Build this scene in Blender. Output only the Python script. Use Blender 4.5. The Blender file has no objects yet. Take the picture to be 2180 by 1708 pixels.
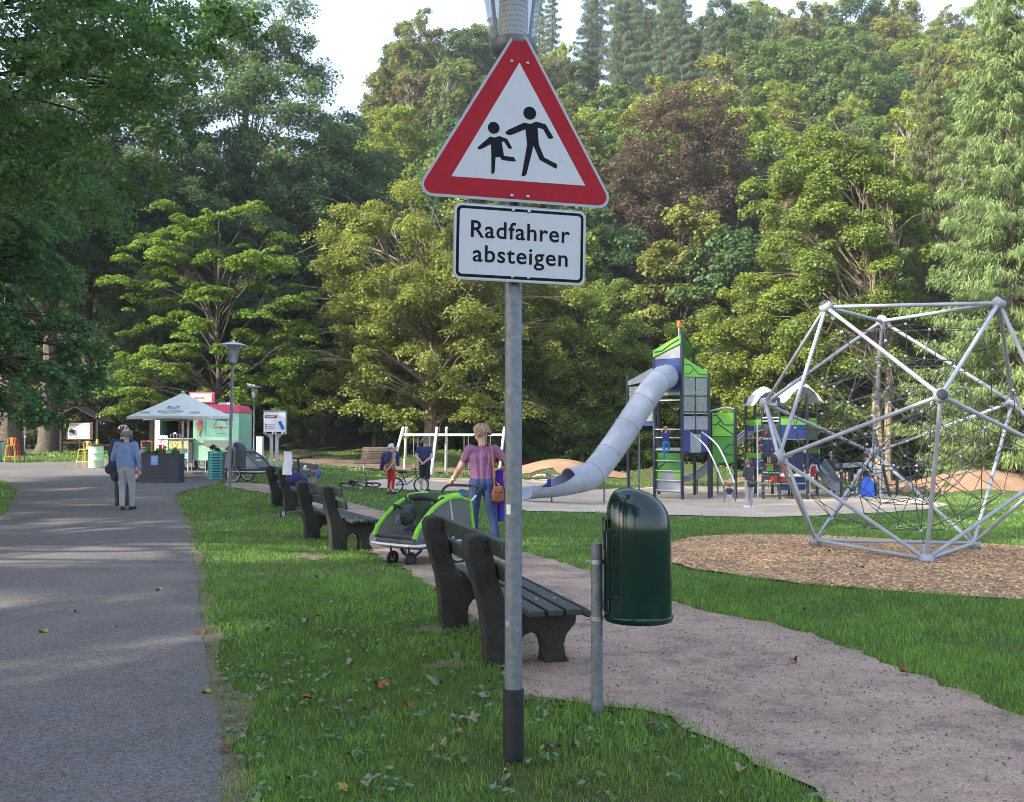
import bpy, bmesh, math, random
import numpy as np
from mathutils import Vector, Matrix, geometry

# ------------------------------------------------------------------ camera, sky, sun, exposure
SC = bpy.context.scene
COL = SC.collection
F, PITCH, CH = 2000.0, 0.03, 1.62          # focal length in units of a 2180 px wide frame, tilt up, eye height
R = math.radians
cam_d = bpy.data.cameras.new('Camera')
cam = bpy.data.objects.new('Camera', cam_d)
COL.objects.link(cam)
cam_d.sensor_width = 36.0
cam_d.lens = F / 2180.0 * 36.0
cam_d.clip_start = 0.05
cam_d.clip_end = 2000
cam.location = (0, 0, CH)
cam.rotation_euler = (math.pi / 2 + PITCH, 0, 0)
SC.camera = cam

SUN_AZ, SUN_EL = R(241), R(31)               # compass bearing (0 = +Y, clockwise) and height of the sun
world = bpy.data.worlds.new('World')
SC.world = world
world.use_nodes = True
wn, wl = world.node_tree.nodes, world.node_tree.links
bg = wn['Background']
sky = wn.new('ShaderNodeTexSky')
sky.sky_type = 'NISHITA'
sky.sun_disc = False
sky.sun_elevation = SUN_EL
sky.sun_rotation = SUN_AZ
sky.air_density = 1.0
sky.dust_density = 1.6
sky.ozone_density = 1.6
wtc = wn.new('ShaderNodeTexCoord')
wmap = wn.new('ShaderNodeMapping')
wmap.inputs['Scale'].default_value = (1.0, 1.0, 3.2)
wno = wn.new('ShaderNodeTexNoise')
wno.inputs['Scale'].default_value = 2.3
wno.inputs['Detail'].default_value = 7
wra = wn.new('ShaderNodeMapRange')
wra.inputs['From Min'].default_value = 0.36
wra.inputs['From Max'].default_value = 0.78
wra.inputs['To Min'].default_value = 0.25
wra.inputs['To Max'].default_value = 0.75
wmx = wn.new('ShaderNodeMixRGB')
wmx.inputs['Color2'].default_value = (2.0, 2.05, 2.6, 1)
wl.new(wtc.outputs['Generated'], wmap.inputs['Vector'])
wl.new(wmap.outputs['Vector'], wno.inputs['Vector'])
wl.new(wno.outputs['Fac'], wra.inputs['Value'])
wl.new(wra.outputs['Result'], wmx.inputs['Fac'])
wl.new(sky.outputs['Color'], wmx.inputs['Color1'])
wl.new(wmx.outputs['Color'], bg.inputs['Color'])
bg.inputs['Strength'].default_value = 0.15
sun_d = bpy.data.lights.new('sun', 'SUN')
sun_d.energy = 2.7
sun_d.angle = R(0.55)
sun_d.color = (1.0, 0.93, 0.80)
sun = bpy.data.objects.new('sun', sun_d)
COL.objects.link(sun)
TO_SUN = Vector((math.sin(SUN_AZ) * math.cos(SUN_EL), math.cos(SUN_AZ) * math.cos(SUN_EL), math.sin(SUN_EL)))
sun.rotation_euler = TO_SUN.to_track_quat('Z', 'Y').to_euler()
sun.location = TO_SUN * 100
SC.view_settings.view_transform = 'Standard'
SC.view_settings.look = 'None'
SC.view_settings.exposure = 2.1
SC.view_settings.gamma = 1.0
SC.view_settings.use_curve_mapping = False
SC.render.engine = 'CYCLES'
cy = SC.cycles
cy.use_denoising = True
cy.filter_width = 0.95
cy.max_bounces = 6
cy.diffuse_bounces = 3
cy.glossy_bounces = 3
cy.transmission_bounces = 4
cy.transparent_max_bounces = 8
cy.caustics_reflective = False
cy.caustics_refractive = False
cy.sample_clamp_indirect = 6

# ------------------------------------------------------------------ ground height and picture-to-place helpers
def sst(a, b, x):
    t = np.clip((np.asarray(x, float) - a) / (b - a), 0, 1)
    return t * t * (3 - 2 * t)

MOUNDS = [(2.4, 46, 3.2, 2.2, 1.05), (-3.0, 49, 3.4, 2.0, .95), (19.5, 39.5, 3.4, 1.7, .85), (24.5, 41, 3.6, 2.0, 1.0),
          (13.8, 43.5, 4.0, 2.4, .7), (9, 47, 4, 2.4, .9), (-7.5, 54, 3.5, 3, .5)]

def ridge(x):
    x = np.asarray(x, float)
    return np.clip(41 + .27 * (x + 27), 30, 85) + 14 * sst(0, 20, x) + 16 * sst(14, 34, x)

def gz(x, y):
    x = np.asarray(x, float); y = np.asarray(y, float)
    z = -.95 * sst(-9, 4, x) * sst(5, 37, y) ** .8
    z = z + .32 * sst(34, 48, y) * (1 - sst(-14, -7, x))
    for mx, my, rx, ry, h in MOUNDS:
        z = z + h * np.exp(-(((x - mx) / rx) ** 2 + ((y - my) / ry) ** 2) * 1.6)
    y0 = 57 + 40 * (1 - sst(-34, -8, x))
    t = np.maximum(0, y - y0)
    hill = .60 * t * sst(0, 14, t)
    rg = ridge(x)
    hill = rg * (1 - np.exp(-(hill / rg) * 1.0)) * 1.0 if False else np.where(hill < .75 * rg, hill, .75 * rg + .25 * rg * (1 - np.exp(-(hill - .75 * rg) / (.25 * rg))))
    return z + hill + .015 * np.sin(x * 1.7 + .4 * y) * np.sin(y * 1.3)

def gzf(x, y):
    return float(gz(x, y))

def W(px, py, d):
    u = (px - 1090.0) / F * d
    v = (854.0 - py) / F * d
    c, s = math.cos(PITCH), math.sin(PITCH)
    return Vector((u, d * c - v * s, CH + d * s + v * c))

def G(px, py):
    lo, d = 1.0, 1.0
    while d < 300:
        p = W(px, py, d)
        if p.z <= gzf(p.x, p.y):
            break
        lo = d
        d *= 1.01
    hi = d
    for _ in range(25):
        m = (lo + hi) / 2
        p = W(px, py, m)
        if p.z <= gzf(p.x, p.y): hi = m
        else: lo = m
    return W(px, py, hi)

def onground(px, d):
    x = (px - 1090.0) / F * d
    return Vector((x, d, gzf(x, d)))

# ------------------------------------------------------------------ materials
MATS = {}
def new_mat(name):
    m = bpy.data.materials.new(name)
    m.use_nodes = True
    return m, m.node_tree.nodes, m.node_tree.links

def mat(name, col, rough=.6, metal=0.0, var=.12, vscale=6.0, bump=0.0, bscale=60.0, col2=None, spec=None, detail=6, emis=None):
    """plain painted / cast / woven surface with uneven tone, uneven gloss and fine relief"""
    if name in MATS: return MATS[name]
    m, n, l = new_mat(name)
    p = n['Principled BSDF']
    tc = n.new('ShaderNodeTexCoord')
    no = n.new('ShaderNodeTexNoise')
    no.inputs['Scale'].default_value = vscale
    no.inputs['Detail'].default_value = detail
    no.inputs['Roughness'].default_value = .65
    l.new(tc.outputs['Object'], no.inputs['Vector'])
    mr = n.new('ShaderNodeMapRange')
    mr.inputs['From Min'].default_value = .3
    mr.inputs['From Max'].default_value = .7
    mx = n.new('ShaderNodeMixRGB')
    c2 = col2 or tuple(max(0, c * (1 - var * 2.2)) for c in col)
    c1 = col if col2 else tuple(min(1, c * (1 + var * .8)) for c in col)
    mx.inputs['Color1'].default_value = (*c1, 1)
    mx.inputs['Color2'].default_value = (*c2, 1)
    l.new(no.outputs['Fac'], mr.inputs['Value'])
    l.new(mr.outputs['Result'], mx.inputs['Fac'])
    l.new(mx.outputs['Color'], p.inputs['Base Color'])
    rr = n.new('ShaderNodeMapRange')
    rr.inputs['To Min'].default_value = max(.02, rough - .1)
    rr.inputs['To Max'].default_value = min(1, rough + .12)
    l.new(no.outputs['Fac'], rr.inputs['Value'])
    l.new(rr.outputs['Result'], p.inputs['Roughness'])
    p.inputs['Metallic'].default_value = metal
    if spec is not None: p.inputs['Specular IOR Level'].default_value = spec
    if bump:
        nb = n.new('ShaderNodeTexNoise')
        nb.inputs['Scale'].default_value = bscale
        nb.inputs['Detail'].default_value = 5
        l.new(tc.outputs['Object'], nb.inputs['Vector'])
        b = n.new('ShaderNodeBump')
        b.inputs['Strength'].default_value = bump
        b.inputs['Distance'].default_value = .02
        l.new(nb.outputs['Fac'], b.inputs['Height'])
        l.new(b.outputs['Normal'], p.inputs['Normal'])
    MATS[name] = m
    return m

def glass_mat(name, col=(.9, .95, .95), alpha=.25, rough=.05):
    if name in MATS: return MATS[name]
    m, n, l = new_mat(name)
    n.remove(n['Principled BSDF'])
    t = n.new('ShaderNodeBsdfTransparent'); t.inputs['Color'].default_value = (*col, 1)
    g = n.new('ShaderNodeBsdfPrincipled'); g.inputs['Base Color'].default_value = (*[c * .6 for c in col], 1); g.inputs['Roughness'].default_value = rough
    mx = n.new('ShaderNodeMixShader'); mx.inputs['Fac'].default_value = alpha
    l.new(t.outputs[0], mx.inputs[1]); l.new(g.outputs[0], mx.inputs[2])
    l.new(mx.outputs[0], n['Material Output'].inputs['Surface'])
    MATS[name] = m
    return m

def leaf_mat(name, transl=.35, gloss=.03, obj_color=True, col=(.08, .1, .03), yellow=.0):
    if name in MATS: return MATS[name]
    m, n, l = new_mat(name)
    n.remove(n['Principled BSDF'])
    at = n.new('ShaderNodeAttribute'); at.attribute_name = 'tint'
    if obj_color:
        oi = n.new('ShaderNodeObjectInfo'); base = oi.outputs['Color']
    else:
        rgb = n.new('ShaderNodeRGB'); rgb.outputs[0].default_value = (*col, 1); base = rgb.outputs[0]
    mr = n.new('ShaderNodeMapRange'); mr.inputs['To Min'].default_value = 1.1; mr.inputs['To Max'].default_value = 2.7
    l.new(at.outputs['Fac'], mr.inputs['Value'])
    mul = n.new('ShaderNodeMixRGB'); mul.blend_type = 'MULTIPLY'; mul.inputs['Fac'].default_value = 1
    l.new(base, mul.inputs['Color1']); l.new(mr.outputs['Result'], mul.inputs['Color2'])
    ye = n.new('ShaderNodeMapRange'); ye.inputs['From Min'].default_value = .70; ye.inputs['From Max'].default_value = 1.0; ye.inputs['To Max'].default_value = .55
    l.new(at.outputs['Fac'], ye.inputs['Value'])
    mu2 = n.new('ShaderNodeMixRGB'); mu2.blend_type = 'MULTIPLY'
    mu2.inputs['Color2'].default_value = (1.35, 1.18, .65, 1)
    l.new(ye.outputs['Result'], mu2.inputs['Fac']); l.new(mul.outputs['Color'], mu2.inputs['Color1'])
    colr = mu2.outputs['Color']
    d = n.new('ShaderNodeBsdfDiffuse'); l.new(colr, d.inputs['Color'])
    tr = n.new('ShaderNodeBsdfTranslucent')
    tm = n.new('ShaderNodeMixRGB'); tm.blend_type = 'MULTIPLY'; tm.inputs['Fac'].default_value = 1; tm.inputs['Color2'].default_value = (1.5, 1.4, .7, 1)
    l.new(colr, tm.inputs['Color1']); l.new(tm.outputs['Color'], tr.inputs['Color'])
    mx = n.new('ShaderNodeMixShader'); mx.inputs['Fac'].default_value = transl
    l.new(d.outputs[0], mx.inputs[1]); l.new(tr.outputs[0], mx.inputs[2])
    g = n.new('ShaderNodeBsdfGlossy'); g.inputs['Roughness'].default_value = .5; g.inputs['Color'].default_value = (.6, .7, .6, 1)
    m2 = n.new('ShaderNodeMixShader'); m2.inputs['Fac'].default_value = gloss
    l.new(mx.outputs[0], m2.inputs[1]); l.new(g.outputs[0], m2.inputs[2])
    l.new(m2.outputs[0], n['Material Output'].inputs['Surface'])
    MATS[name] = m
    return m

# ------------------------------------------------------------------ objects
def tag(o, label=None, cat=None, group=None, kind=None):
    if label: o['label'] = label
    if cat: o['category'] = cat
    if group: o['group'] = group
    if kind: o['kind'] = kind
    return o

def thing(name, label, cat, loc=(0, 0, 0), rz=0.0, group=None):
    o = bpy.data.objects.new(name, None)
    COL.objects.link(o)
    o.location = loc
    o.rotation_euler = (0, 0, rz)
    return tag(o, label, cat, group)

def link_obj(name, me, parent=None, loc=None, rot=None):
    o = bpy.data.objects.new(name, me)
    COL.objects.link(o)
    if parent: o.parent = parent
    if loc is not None: o.location = loc
    if rot is not None: o.rotation_euler = rot
    return o

def copy_tree(o, parent=None):
    c = o.copy()
    COL.objects.link(c)
    c.parent = parent
    for ch in list(o.children):
        copy_tree(ch, c)
    return c

def mesh_np(name, V, Fc, mats, tint=None, smooth=False):
    V = np.ascontiguousarray(V, np.float32); Fc = np.ascontiguousarray(Fc, np.int32)
    k = Fc.shape[1]
    me = bpy.data.meshes.new(name)
    me.vertices.add(len(V)); me.vertices.foreach_set('co', V.ravel())
    me.loops.add(Fc.size); me.loops.foreach_set('vertex_index', Fc.ravel())
    me.polygons.add(len(Fc)); me.polygons.foreach_set('loop_start', np.arange(0, Fc.size, k, dtype=np.int32))
    if smooth: me.polygons.foreach_set('use_smooth', np.ones(len(Fc), bool))
    me.update(calc_edges=True)
    for m in mats: me.materials.append(m)
    if tint is not None:
        a = me.attributes.new('tint', 'FLOAT', 'FACE')
        a.data.foreach_set('value', np.ascontiguousarray(tint, np.float32))
    return me

class MB:
    """collects shapes; build() links them as one mesh object"""
    def __init__(s):
        s.v, s.f, s.m = [], [], []
    def add(s, vs, fs, mi=0, M=None):
        b = len(s.v)
        s.v += [tuple(M @ Vector(v)) for v in vs] if M is not None else [tuple(v) for v in vs]
        s.f += [tuple(i + b for i in f) for f in fs]
        s.m += [mi] * len(fs)
        return s
    def box(s, c, d, mi=0, M=None, taper=1.0):
        x, y, z = c; a, b, h = d[0] / 2, d[1] / 2, d[2] / 2
        t = taper
        vs = [(x - a, y - b, z - h), (x + a, y - b, z - h), (x + a, y + b, z - h), (x - a, y + b, z - h),
              (x - a * t, y - b * t, z + h), (x + a * t, y - b * t, z + h), (x + a * t, y + b * t, z + h), (x - a * t, y + b * t, z + h)]
        return s.add(vs, [(0, 3, 2, 1), (4, 5, 6, 7), (0, 1, 5, 4), (1, 2, 6, 5), (2, 3, 7, 6), (3, 0, 4, 7)], mi, M)
    def tube(s, pts, r, seg=8, mi=0, cap=True, M=None):
        pts = [Vector(p) for p in pts]
        n = len(pts)
        rs = [r] * n if not hasattr(r, '__len__') else list(r)
        vs, fs = [], []
        up = None
        for i, p in enumerate(pts):
            t = (pts[min(i + 1, n - 1)] - pts[max(i - 1, 0)])
            t = t.normalized() if t.length > 1e-9 else Vector((0, 0, 1))
            if up is None:
                up = t.orthogonal().normalized()
            else:
                up = (up - t * up.dot(t))
                up = up.normalized() if up.length > 1e-6 else t.orthogonal().normalized()
            w = t.cross(up)
            for k in range(seg):
                a = 2 * math.pi * k / seg
                vs.append(p + (up * math.cos(a) + w * math.sin(a)) * rs[i])
        for i in range(n - 1):
            for k in range(seg):
                k2 = (k + 1) % seg
                fs.append((i * seg + k, i * seg + k2, (i + 1) * seg + k2, (i + 1) * seg + k))
        if cap:
            fs.append(tuple(range(seg - 1, -1, -1)))
            fs.append(tuple((n - 1) * seg + k for k in range(seg)))
        return s.add(vs, fs, mi, M)
    def lathe(s, prof, seg=20, mi=0, M=None, c=(0, 0, 0), sx=1, sy=1):
        vs, fs = [], []
        for r, z in prof:
            for k in range(seg):
                a = 2 * math.pi * k / seg
                vs.append((c[0] + r * math.cos(a) * sx, c[1] + r * math.sin(a) * sy, c[2] + z))
        for i in range(len(prof) - 1):
            for k in range(seg):
                k2 = (k + 1) % seg
                fs.append((i * seg + k, i * seg + k2, (i + 1) * seg + k2, (i + 1) * seg + k))
        if prof[0][0] > 1e-4: fs.append(tuple(range(seg - 1, -1, -1)))
        if prof[-1][0] > 1e-4: fs.append(tuple((len(prof) - 1) * seg + k for k in range(seg)))
        return s.add(vs, fs, mi, M)
    def sphere(s, c, r, seg=12, rings=8, mi=0, M=None):
        if not hasattr(r, '__len__'): r = (r, r, r)
        vs = [(c[0], c[1], c[2] - r[2])]
        for i in range(1, rings):
            a = -math.pi / 2 + math.pi * i / rings
            for k in range(seg):
                b = 2 * math.pi * k / seg
                vs.append((c[0] + r[0] * math.cos(a) * math.cos(b), c[1] + r[1] * math.cos(a) * math.sin(b), c[2] + r[2] * math.sin(a)))
        vs.append((c[0], c[1], c[2] + r[2]))
        fs = []
        for k in range(seg):
            fs.append((0, 1 + (k + 1) % seg, 1 + k))
        for i in range(rings - 2):
            for k in range(seg):
                k2 = (k + 1) % seg
                a, b = 1 + i * seg, 1 + (i + 1) * seg
                fs.append((a + k, a + k2, b + k2, b + k))
        b = 1 + (rings - 2) * seg
        for k in range(seg):
            fs.append((b + k, b + (k + 1) % seg, len(vs) - 1))
        return s.add(vs, fs, mi, M)
    def capsule(s, p, q, r1, r2, seg=10, mi=0, M=None):
        p, q = Vector(p), Vector(q)
        t = (q - p)
        t = t.normalized() if t.length > 1e-6 else Vector((0, 0, 1))
        pts, rs = [], []
        for a in (-85, -60, -30, 0):
            pts.append(p + t * (r1 * math.sin(R(a)))); rs.append(r1 * math.cos(R(a)))
        for a in (0, 30, 60, 85):
            pts.append(q + t * (r2 * math.sin(R(a)))); rs.append(r2 * math.cos(R(a)))
        return s.tube(pts, rs, seg, mi, True, M)
    def prism(s, poly, t, mi=0, M=None):
        """polygon in local XY, extruded from z=0 to z=t"""
        n = len(poly)
        vs = [(x, y, 0) for x, y in poly] + [(x, y, t) for x, y in poly]
        fs = [tuple(range(n - 1, -1, -1)), tuple(range(n, 2 * n))]
        for i in range(n):
            j = (i + 1) % n
            fs.append((i, j, n + j, n + i))
        return s.add(vs, fs, mi, M)
    def mesh(s, name, mats, angle=38):
        me = bpy.data.meshes.new(name)
        me.from_pydata(s.v, [], s.f)
        if not isinstance(mats, (list, tuple)): mats = [mats]
        for m in mats: me.materials.append(m)
        me.polygons.foreach_set('material_index', s.m)
        me.polygons.foreach_set('use_smooth', [True] * len(s.f))
        me.update()
        me.set_sharp_from_angle(angle=R(angle))
        return me
    def build(s, name, mats, parent=None, loc=None, rot=None, bevel=0, angle=38):
        o = link_obj(name, s.mesh(name, mats, angle), parent, loc, rot)
        if bevel:
            b = o.modifiers.new('bevel', 'BEVEL'); b.width = bevel; b.segments = 2; b.limit_method = 'ANGLE'; b.angle_limit = R(40)
        return o

def rep(name, me, parent, places, bevel=0):
    """alike pieces share mesh data: each place is (loc, rot)"""
    out = []
    for loc, rot in places:
        o = link_obj(name, me, parent, loc, rot)
        if bevel:
            b = o.modifiers.new('bevel', 'BEVEL'); b.width = bevel; b.segments = 1; b.limit_method = 'ANGLE'; b.angle_limit = R(40)
        out.append(o)
    return out

def rounded(poly, r, n=5):
    """round the corners of a convex polygon"""
    out = []
    N = len(poly)
    for i in range(N):
        p = Vector(poly[i]); a = (Vector(poly[i - 1]) - p).normalized(); b = (Vector(poly[(i + 1) % N]) - p).normalized()
        half = a.angle(b) / 2
        L = r / math.tan(half)
        c = p + (a + b).normalized() * (r / math.sin(half))
        s0 = p + a * L - c; s1 = p + b * L - c
        a0 = math.atan2(s0.y, s0.x); a1 = math.atan2(s1.y, s1.x)
        d = a1 - a0
        while d > math.pi: d -= 2 * math.pi
        while d < -math.pi: d += 2 * math.pi
        for k in range(n + 1):
            t = a0 + d * k / n
            out.append((c.x + r * math.cos(t), c.y + r * math.sin(t)))
    return out

def text_mesh(txt, width, height, ref=None, bold=.0):
    """lettering as a flat mesh: left edge at x=0, baseline at y=0, scaled to width and to the height of ref"""
    def grab(t):
        cu = bpy.data.curves.new('t', 'FONT'); cu.body = t; cu.offset = bold; cu.extrude = .012
        cu.resolution_u = 4; cu.space_character = 1.08
        o = bpy.data.objects.new('t', cu); COL.objects.link(o)
        bpy.context.view_layer.update()
        dg = bpy.context.evaluated_depsgraph_get()
        me = bpy.data.meshes.new_from_object(o.evaluated_get(dg))
        bpy.data.objects.remove(o); bpy.data.curves.remove(cu)
        return me
    me = grab(txt)
    co = np.zeros(len(me.vertices) * 3, np.float32); me.vertices.foreach_get('co', co); co = co.reshape(-1, 3)
    r = grab(ref or 'R')
    rc = np.zeros(len(r.vertices) * 3, np.float32); r.vertices.foreach_get('co', rc); rc = rc.reshape(-1, 3)
    co[:, 0] = (co[:, 0] - co[:, 0].min()) * width / (co[:, 0].max() - co[:, 0].min())
    co[:, 1] = co[:, 1] * height / rc[:, 1].max()
    co[:, 2] = (co[:, 2] / .024 + .5) * .0016
    me.vertices.foreach_set('co', co.ravel())
    me.update()
    return me
# ------------------------------------------------------------------ the setting: ground, paths, sand, chips
rng = np.random.default_rng(7)
random.seed(7)

def inpoly(poly, x, y):
    x = np.asarray(x); y = np.asarray(y)
    c = np.zeros(x.shape, bool)
    n = len(poly)
    for i in range(n):
        x1, y1 = poly[i]; x2, y2 = poly[(i + 1) % n]
        if y1 == y2: continue
        k = ((y1 > y) != (y2 > y)) & (x < (x2 - x1) * (y - y1) / (y2 - y1) + x1)
        c ^= k
    return c

def densify(poly, step, jit):
    out = []
    rr = random.Random(3)
    for i in range(len(poly)):
        a, b = Vector(poly[i]), Vector(poly[(i + 1) % len(poly)])
        n = max(1, int((b - a).length / step))
        nrm = Vector((-(b - a).y, (b - a).x)).normalized()
        for k in range(n):
            p = a.lerp(b, k / n) + nrm * rr.uniform(-jit, jit)
            out.append((p.x, p.y))
    return out

def smooth_poly(poly, it=2):
    for _ in range(it):
        q = []
        for i in range(len(poly)):
            a, b = Vector(poly[i]), Vector(poly[(i + 1) % len(poly)])
            q += [tuple(a.lerp(b, .25)), tuple(a.lerp(b, .75))]
        poly = q
    return poly

def pxpoly(pts):
    return [(p.x, p.y) for p in (G(a, b) for a, b in pts)]

def drape(name, poly, res, off, material, kind='structure', edge=.25, jit=.02, dz=None):
    bd = densify(poly, edge, jit)
    xs = [p[0] for p in bd]; ys = [p[1] for p in bd]
    gx, gy = np.meshgrid(np.arange(min(xs), max(xs), res), np.arange(min(ys), max(ys), res))
    gx = gx.ravel() + rng.uniform(-.1, .1, gx.size) * res; gy = gy.ravel() + rng.uniform(-.1, .1, gy.size) * res
    ins = inpoly(bd, gx, gy)
    pts = [Vector(p) for p in bd] + [Vector(p) for p in zip(gx[ins], gy[ins])]
    n = len(bd)
    out = geometry.delaunay_2d_cdt(pts, [(i, (i + 1) % n) for i in range(n)], [], 1, 1e-4)
    v2, faces = out[0], out[2]
    vx = np.array([v[0] for v in v2]); vy = np.array([v[1] for v in v2])
    z = gz(vx, vy) + off
    if dz is not None: z = z + dz(vx, vy)
    me = mesh_np(name, np.stack([vx, vy, z], 1), np.array([list(f) for f in faces if len(f) == 3]), [material], smooth=True)
    # make all faces look up
    bm = bmesh.new(); bm.from_mesh(me)
    for f in bm.faces:
        if f.normal.z < 0: f.normal_flip()
    bm.to_mesh(me); bm.free()
    o = link_obj(name, me)
    return tag(o, kind=kind)

def ground_mat(name, cols, scales, rough=.9, bump=.4, bscale=40, speck=None, bdist=.02):
    """layered noise ground: cols = base, patch, patch2"""
    m, n, l = new_mat(name)
    p = n['Principled BSDF']
    p.inputs['Roughness'].default_value = rough
    p.inputs['Specular IOR Level'].default_value = .25
    tc = n.new('ShaderNodeTexCoord')
    prev = None
    for i, c in enumerate(cols):
        if prev is None:
            rgb = n.new('ShaderNodeRGB'); rgb.outputs[0].default_value = (*c, 1); prev = rgb.outputs[0]
            continue
        no = n.new('ShaderNodeTexNoise'); no.inputs['Scale'].default_value = scales[i - 1]; no.inputs['Detail'].default_value = 6
        no.inputs['Roughness'].default_value = .7
        l.new(tc.outputs['Object'], no.inputs['Vector'])
        mr = n.new('ShaderNodeMapRange'); mr.inputs['From Min'].default_value = .45; mr.inputs['From Max'].default_value = .62
        l.new(no.outputs['Fac'], mr.inputs['Value'])
        mx = n.new('ShaderNodeMixRGB'); mx.inputs['Color2'].default_value = (*c, 1)
        l.new(mr.outputs['Result'], mx.inputs['Fac']); l.new(prev, mx.inputs['Color1'])
        prev = mx.outputs['Color']
    if speck:
        vo = n.new('ShaderNodeTexVoronoi'); vo.inputs['Scale'].default_value = speck[0]
        l.new(tc.outputs['Object'], vo.inputs['Vector'])
        sp = n.new('ShaderNodeSeparateColor'); l.new(vo.outputs['Color'], sp.inputs['Color'])
        mr = n.new('ShaderNodeMapRange'); mr.inputs['To Min'].default_value = 1 - speck[1]; mr.inputs['To Max'].default_value = 1 + speck[1]
        l.new(sp.outputs[0], mr.inputs['Value'])
        mu = n.new('ShaderNodeMixRGB'); mu.blend_type = 'MULTIPLY'; mu.inputs['Fac'].default_value = 1
        l.new(prev, mu.inputs['Color1']); l.new(mr.outputs['Result'], mu.inputs['Color2'])
        prev = mu.outputs['Color']
    l.new(prev, p.inputs['Base Color'])
    nb = n.new('ShaderNodeTexNoise'); nb.inputs['Scale'].default_value = bscale; nb.inputs['Detail'].default_value = 6
    l.new(tc.outputs['Object'], nb.inputs['Vector'])
    b = n.new('ShaderNodeBump'); b.inputs['Strength'].default_value = bump; b.inputs['Distance'].default_value = bdist
    l.new(nb.outputs['Fac'], b.inputs['Height']); l.new(b.outputs['Normal'], p.inputs['Normal'])
    MATS[name] = m
    return m

M_GRASS = ground_mat('lawn', [(.06, .10, .022), (.09, .12, .028), (.075, .07, .032)], [.6, .35], bump=.7, bscale=30)
M_ASPH = ground_mat('asphalt', [(.142, .132, .124), (.122, .113, .106), (.165, .15, .132)], [1.2, .35], bump=.6, bscale=130, speck=(95, .4), bdist=.006)
M_GRAV = ground_mat('gravel', [(.32, .235, .175), (.19, .15, .12), (.38, .285, .21)], [4.0, 1.1], bump=.5, bscale=90, speck=(110, .28), bdist=.01)
M_SAND = ground_mat('sand', [(.50, .41, .30), (.43, .34, .25), (.58, .48, .36)], [.8, .3], bump=.5, bscale=12, speck=(40, .12))
M_CHIP = ground_mat('chip_bed', [(.34, .22, .125), (.25, .155, .085), (.42, .28, .17)], [5, 1.1], bump=.8, bscale=60, speck=(70, .5))
M_DIRT = ground_mat('bare_soil', [(.30, .18, .11), (.24, .14, .085), (.36, .23, .15)], [1.0, .4], bump=.6, bscale=10)
M_TRAIL = ground_mat('forest_trail', [(.16, .11, .08), (.11, .075, .055), (.22, .16, .12)], [1.0, .4], bump=.6, bscale=10)
M_WORN = ground_mat('worn_soil', [(.15, .115, .08), (.11, .09, .05), (.20, .155, .11)], [6.0, 2.0], bump=.6, bscale=60, speck=(90, .3), bdist=.01)
# forest floor of the hill is mixed into the lawn by height: leaf litter above the park
def hill_floor():
    m = MATS['lawn']; n, l = m.node_tree.nodes, m.node_tree.links
    p = n['Principled BSDF']
    src = p.inputs['Base Color'].links[0].from_socket
    ge = n.new('ShaderNodeNewGeometry'); sp = n.new('ShaderNodeSeparateXYZ')
    l.new(ge.outputs['Position'], sp.inputs[0])
    mr = n.new('ShaderNodeMapRange'); mr.inputs['From Min'].default_value = 54; mr.inputs['From Max'].default_value = 60
    l.new(sp.outputs['Y'], mr.inputs['Value'])
    mx = n.new('ShaderNodeMixRGB'); mx.inputs['Color2'].default_value = (.07, .05, .028, 1)
    l.new(mr.outputs['Result'], mx.inputs['Fac']); l.new(src, mx.inputs['Color1'])
    l.new(mx.outputs['Color'], p.inputs['Base Color'])
hill_floor()

def axis(a, b, near, far, c0, grow):
    """graded spacing: fine round c0, coarser away from it"""
    out = [c0]
    s = near; x = c0
    while x < b:
        x += s; s = min(far, s * grow); out.append(x)
    s = near; x = c0
    while x > a:
        x -= s; s = min(far, s * grow); out.append(x)
    return np.array(sorted(out))

def build_ground():
    xs = axis(-160, 190, .5, 8, 2, 1.03); ys = axis(-40, 420, .5, 9, 18, 1.025)
    X, Y = np.meshgrid(xs, ys)
    Z = gz(X, Y) - .004
    V = np.stack([X.ravel(), Y.ravel(), Z.ravel()], 1)
    nx, ny = len(xs), len(ys)
    i = (np.arange(ny - 1)[:, None] * nx + np.arange(nx - 1)[None]).ravel()
    Fc = np.stack([i, i + 1, i + nx + 1, i + nx], 1)
    tag(link_obj('ground', mesh_np('ground', V, Fc, [M_GRASS], smooth=True)), kind='structure')
build_ground()

ASPHALT = [(-1.05, 1.2), (-1.15, 3.0)] + pxpoly([(484, 1708), (466, 1560), (448, 1450), (430, 1340), (416, 1200), (397, 1130), (381, 1090), (368, 1062),
            (386, 1047), (440, 1036), (470, 1026), (500, 1014), (530, 1000), (545, 985), (500, 976), (420, 974), (300, 976), (160, 984), (0, 987)]) + \
          [(-34, 46.5), (-42, 34), (-25, 30)] + pxpoly([(0, 1021), (22, 1030), (38, 1042), (30, 1062), (0, 1112)]) + [(-6.6, 8), (-5.2, 3), (-4.8, 1.2)]
ASPHALT = smooth_poly(ASPHALT, 1)
GRAVEL = smooth_poly(pxpoly([(2300, 1590), (2180, 1530), (1900, 1420), (1700, 1340), (1440, 1290), (1262, 1216), (1120, 1178), (960, 1125), (800, 1085), (700, 1056), (560, 1031),
          (490, 1024), (470, 1036), (540, 1045), (640, 1066), (720, 1110), (790, 1178), (870, 1215), (965, 1285), (1020, 1340), (1070, 1450), (1150, 1492), (1290, 1503), (1400, 1520), (1500, 1562), (1620, 1630), (1750, 1706)]) + [(2.0, 2.6), (3.4, 2.6)], 1)
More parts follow.
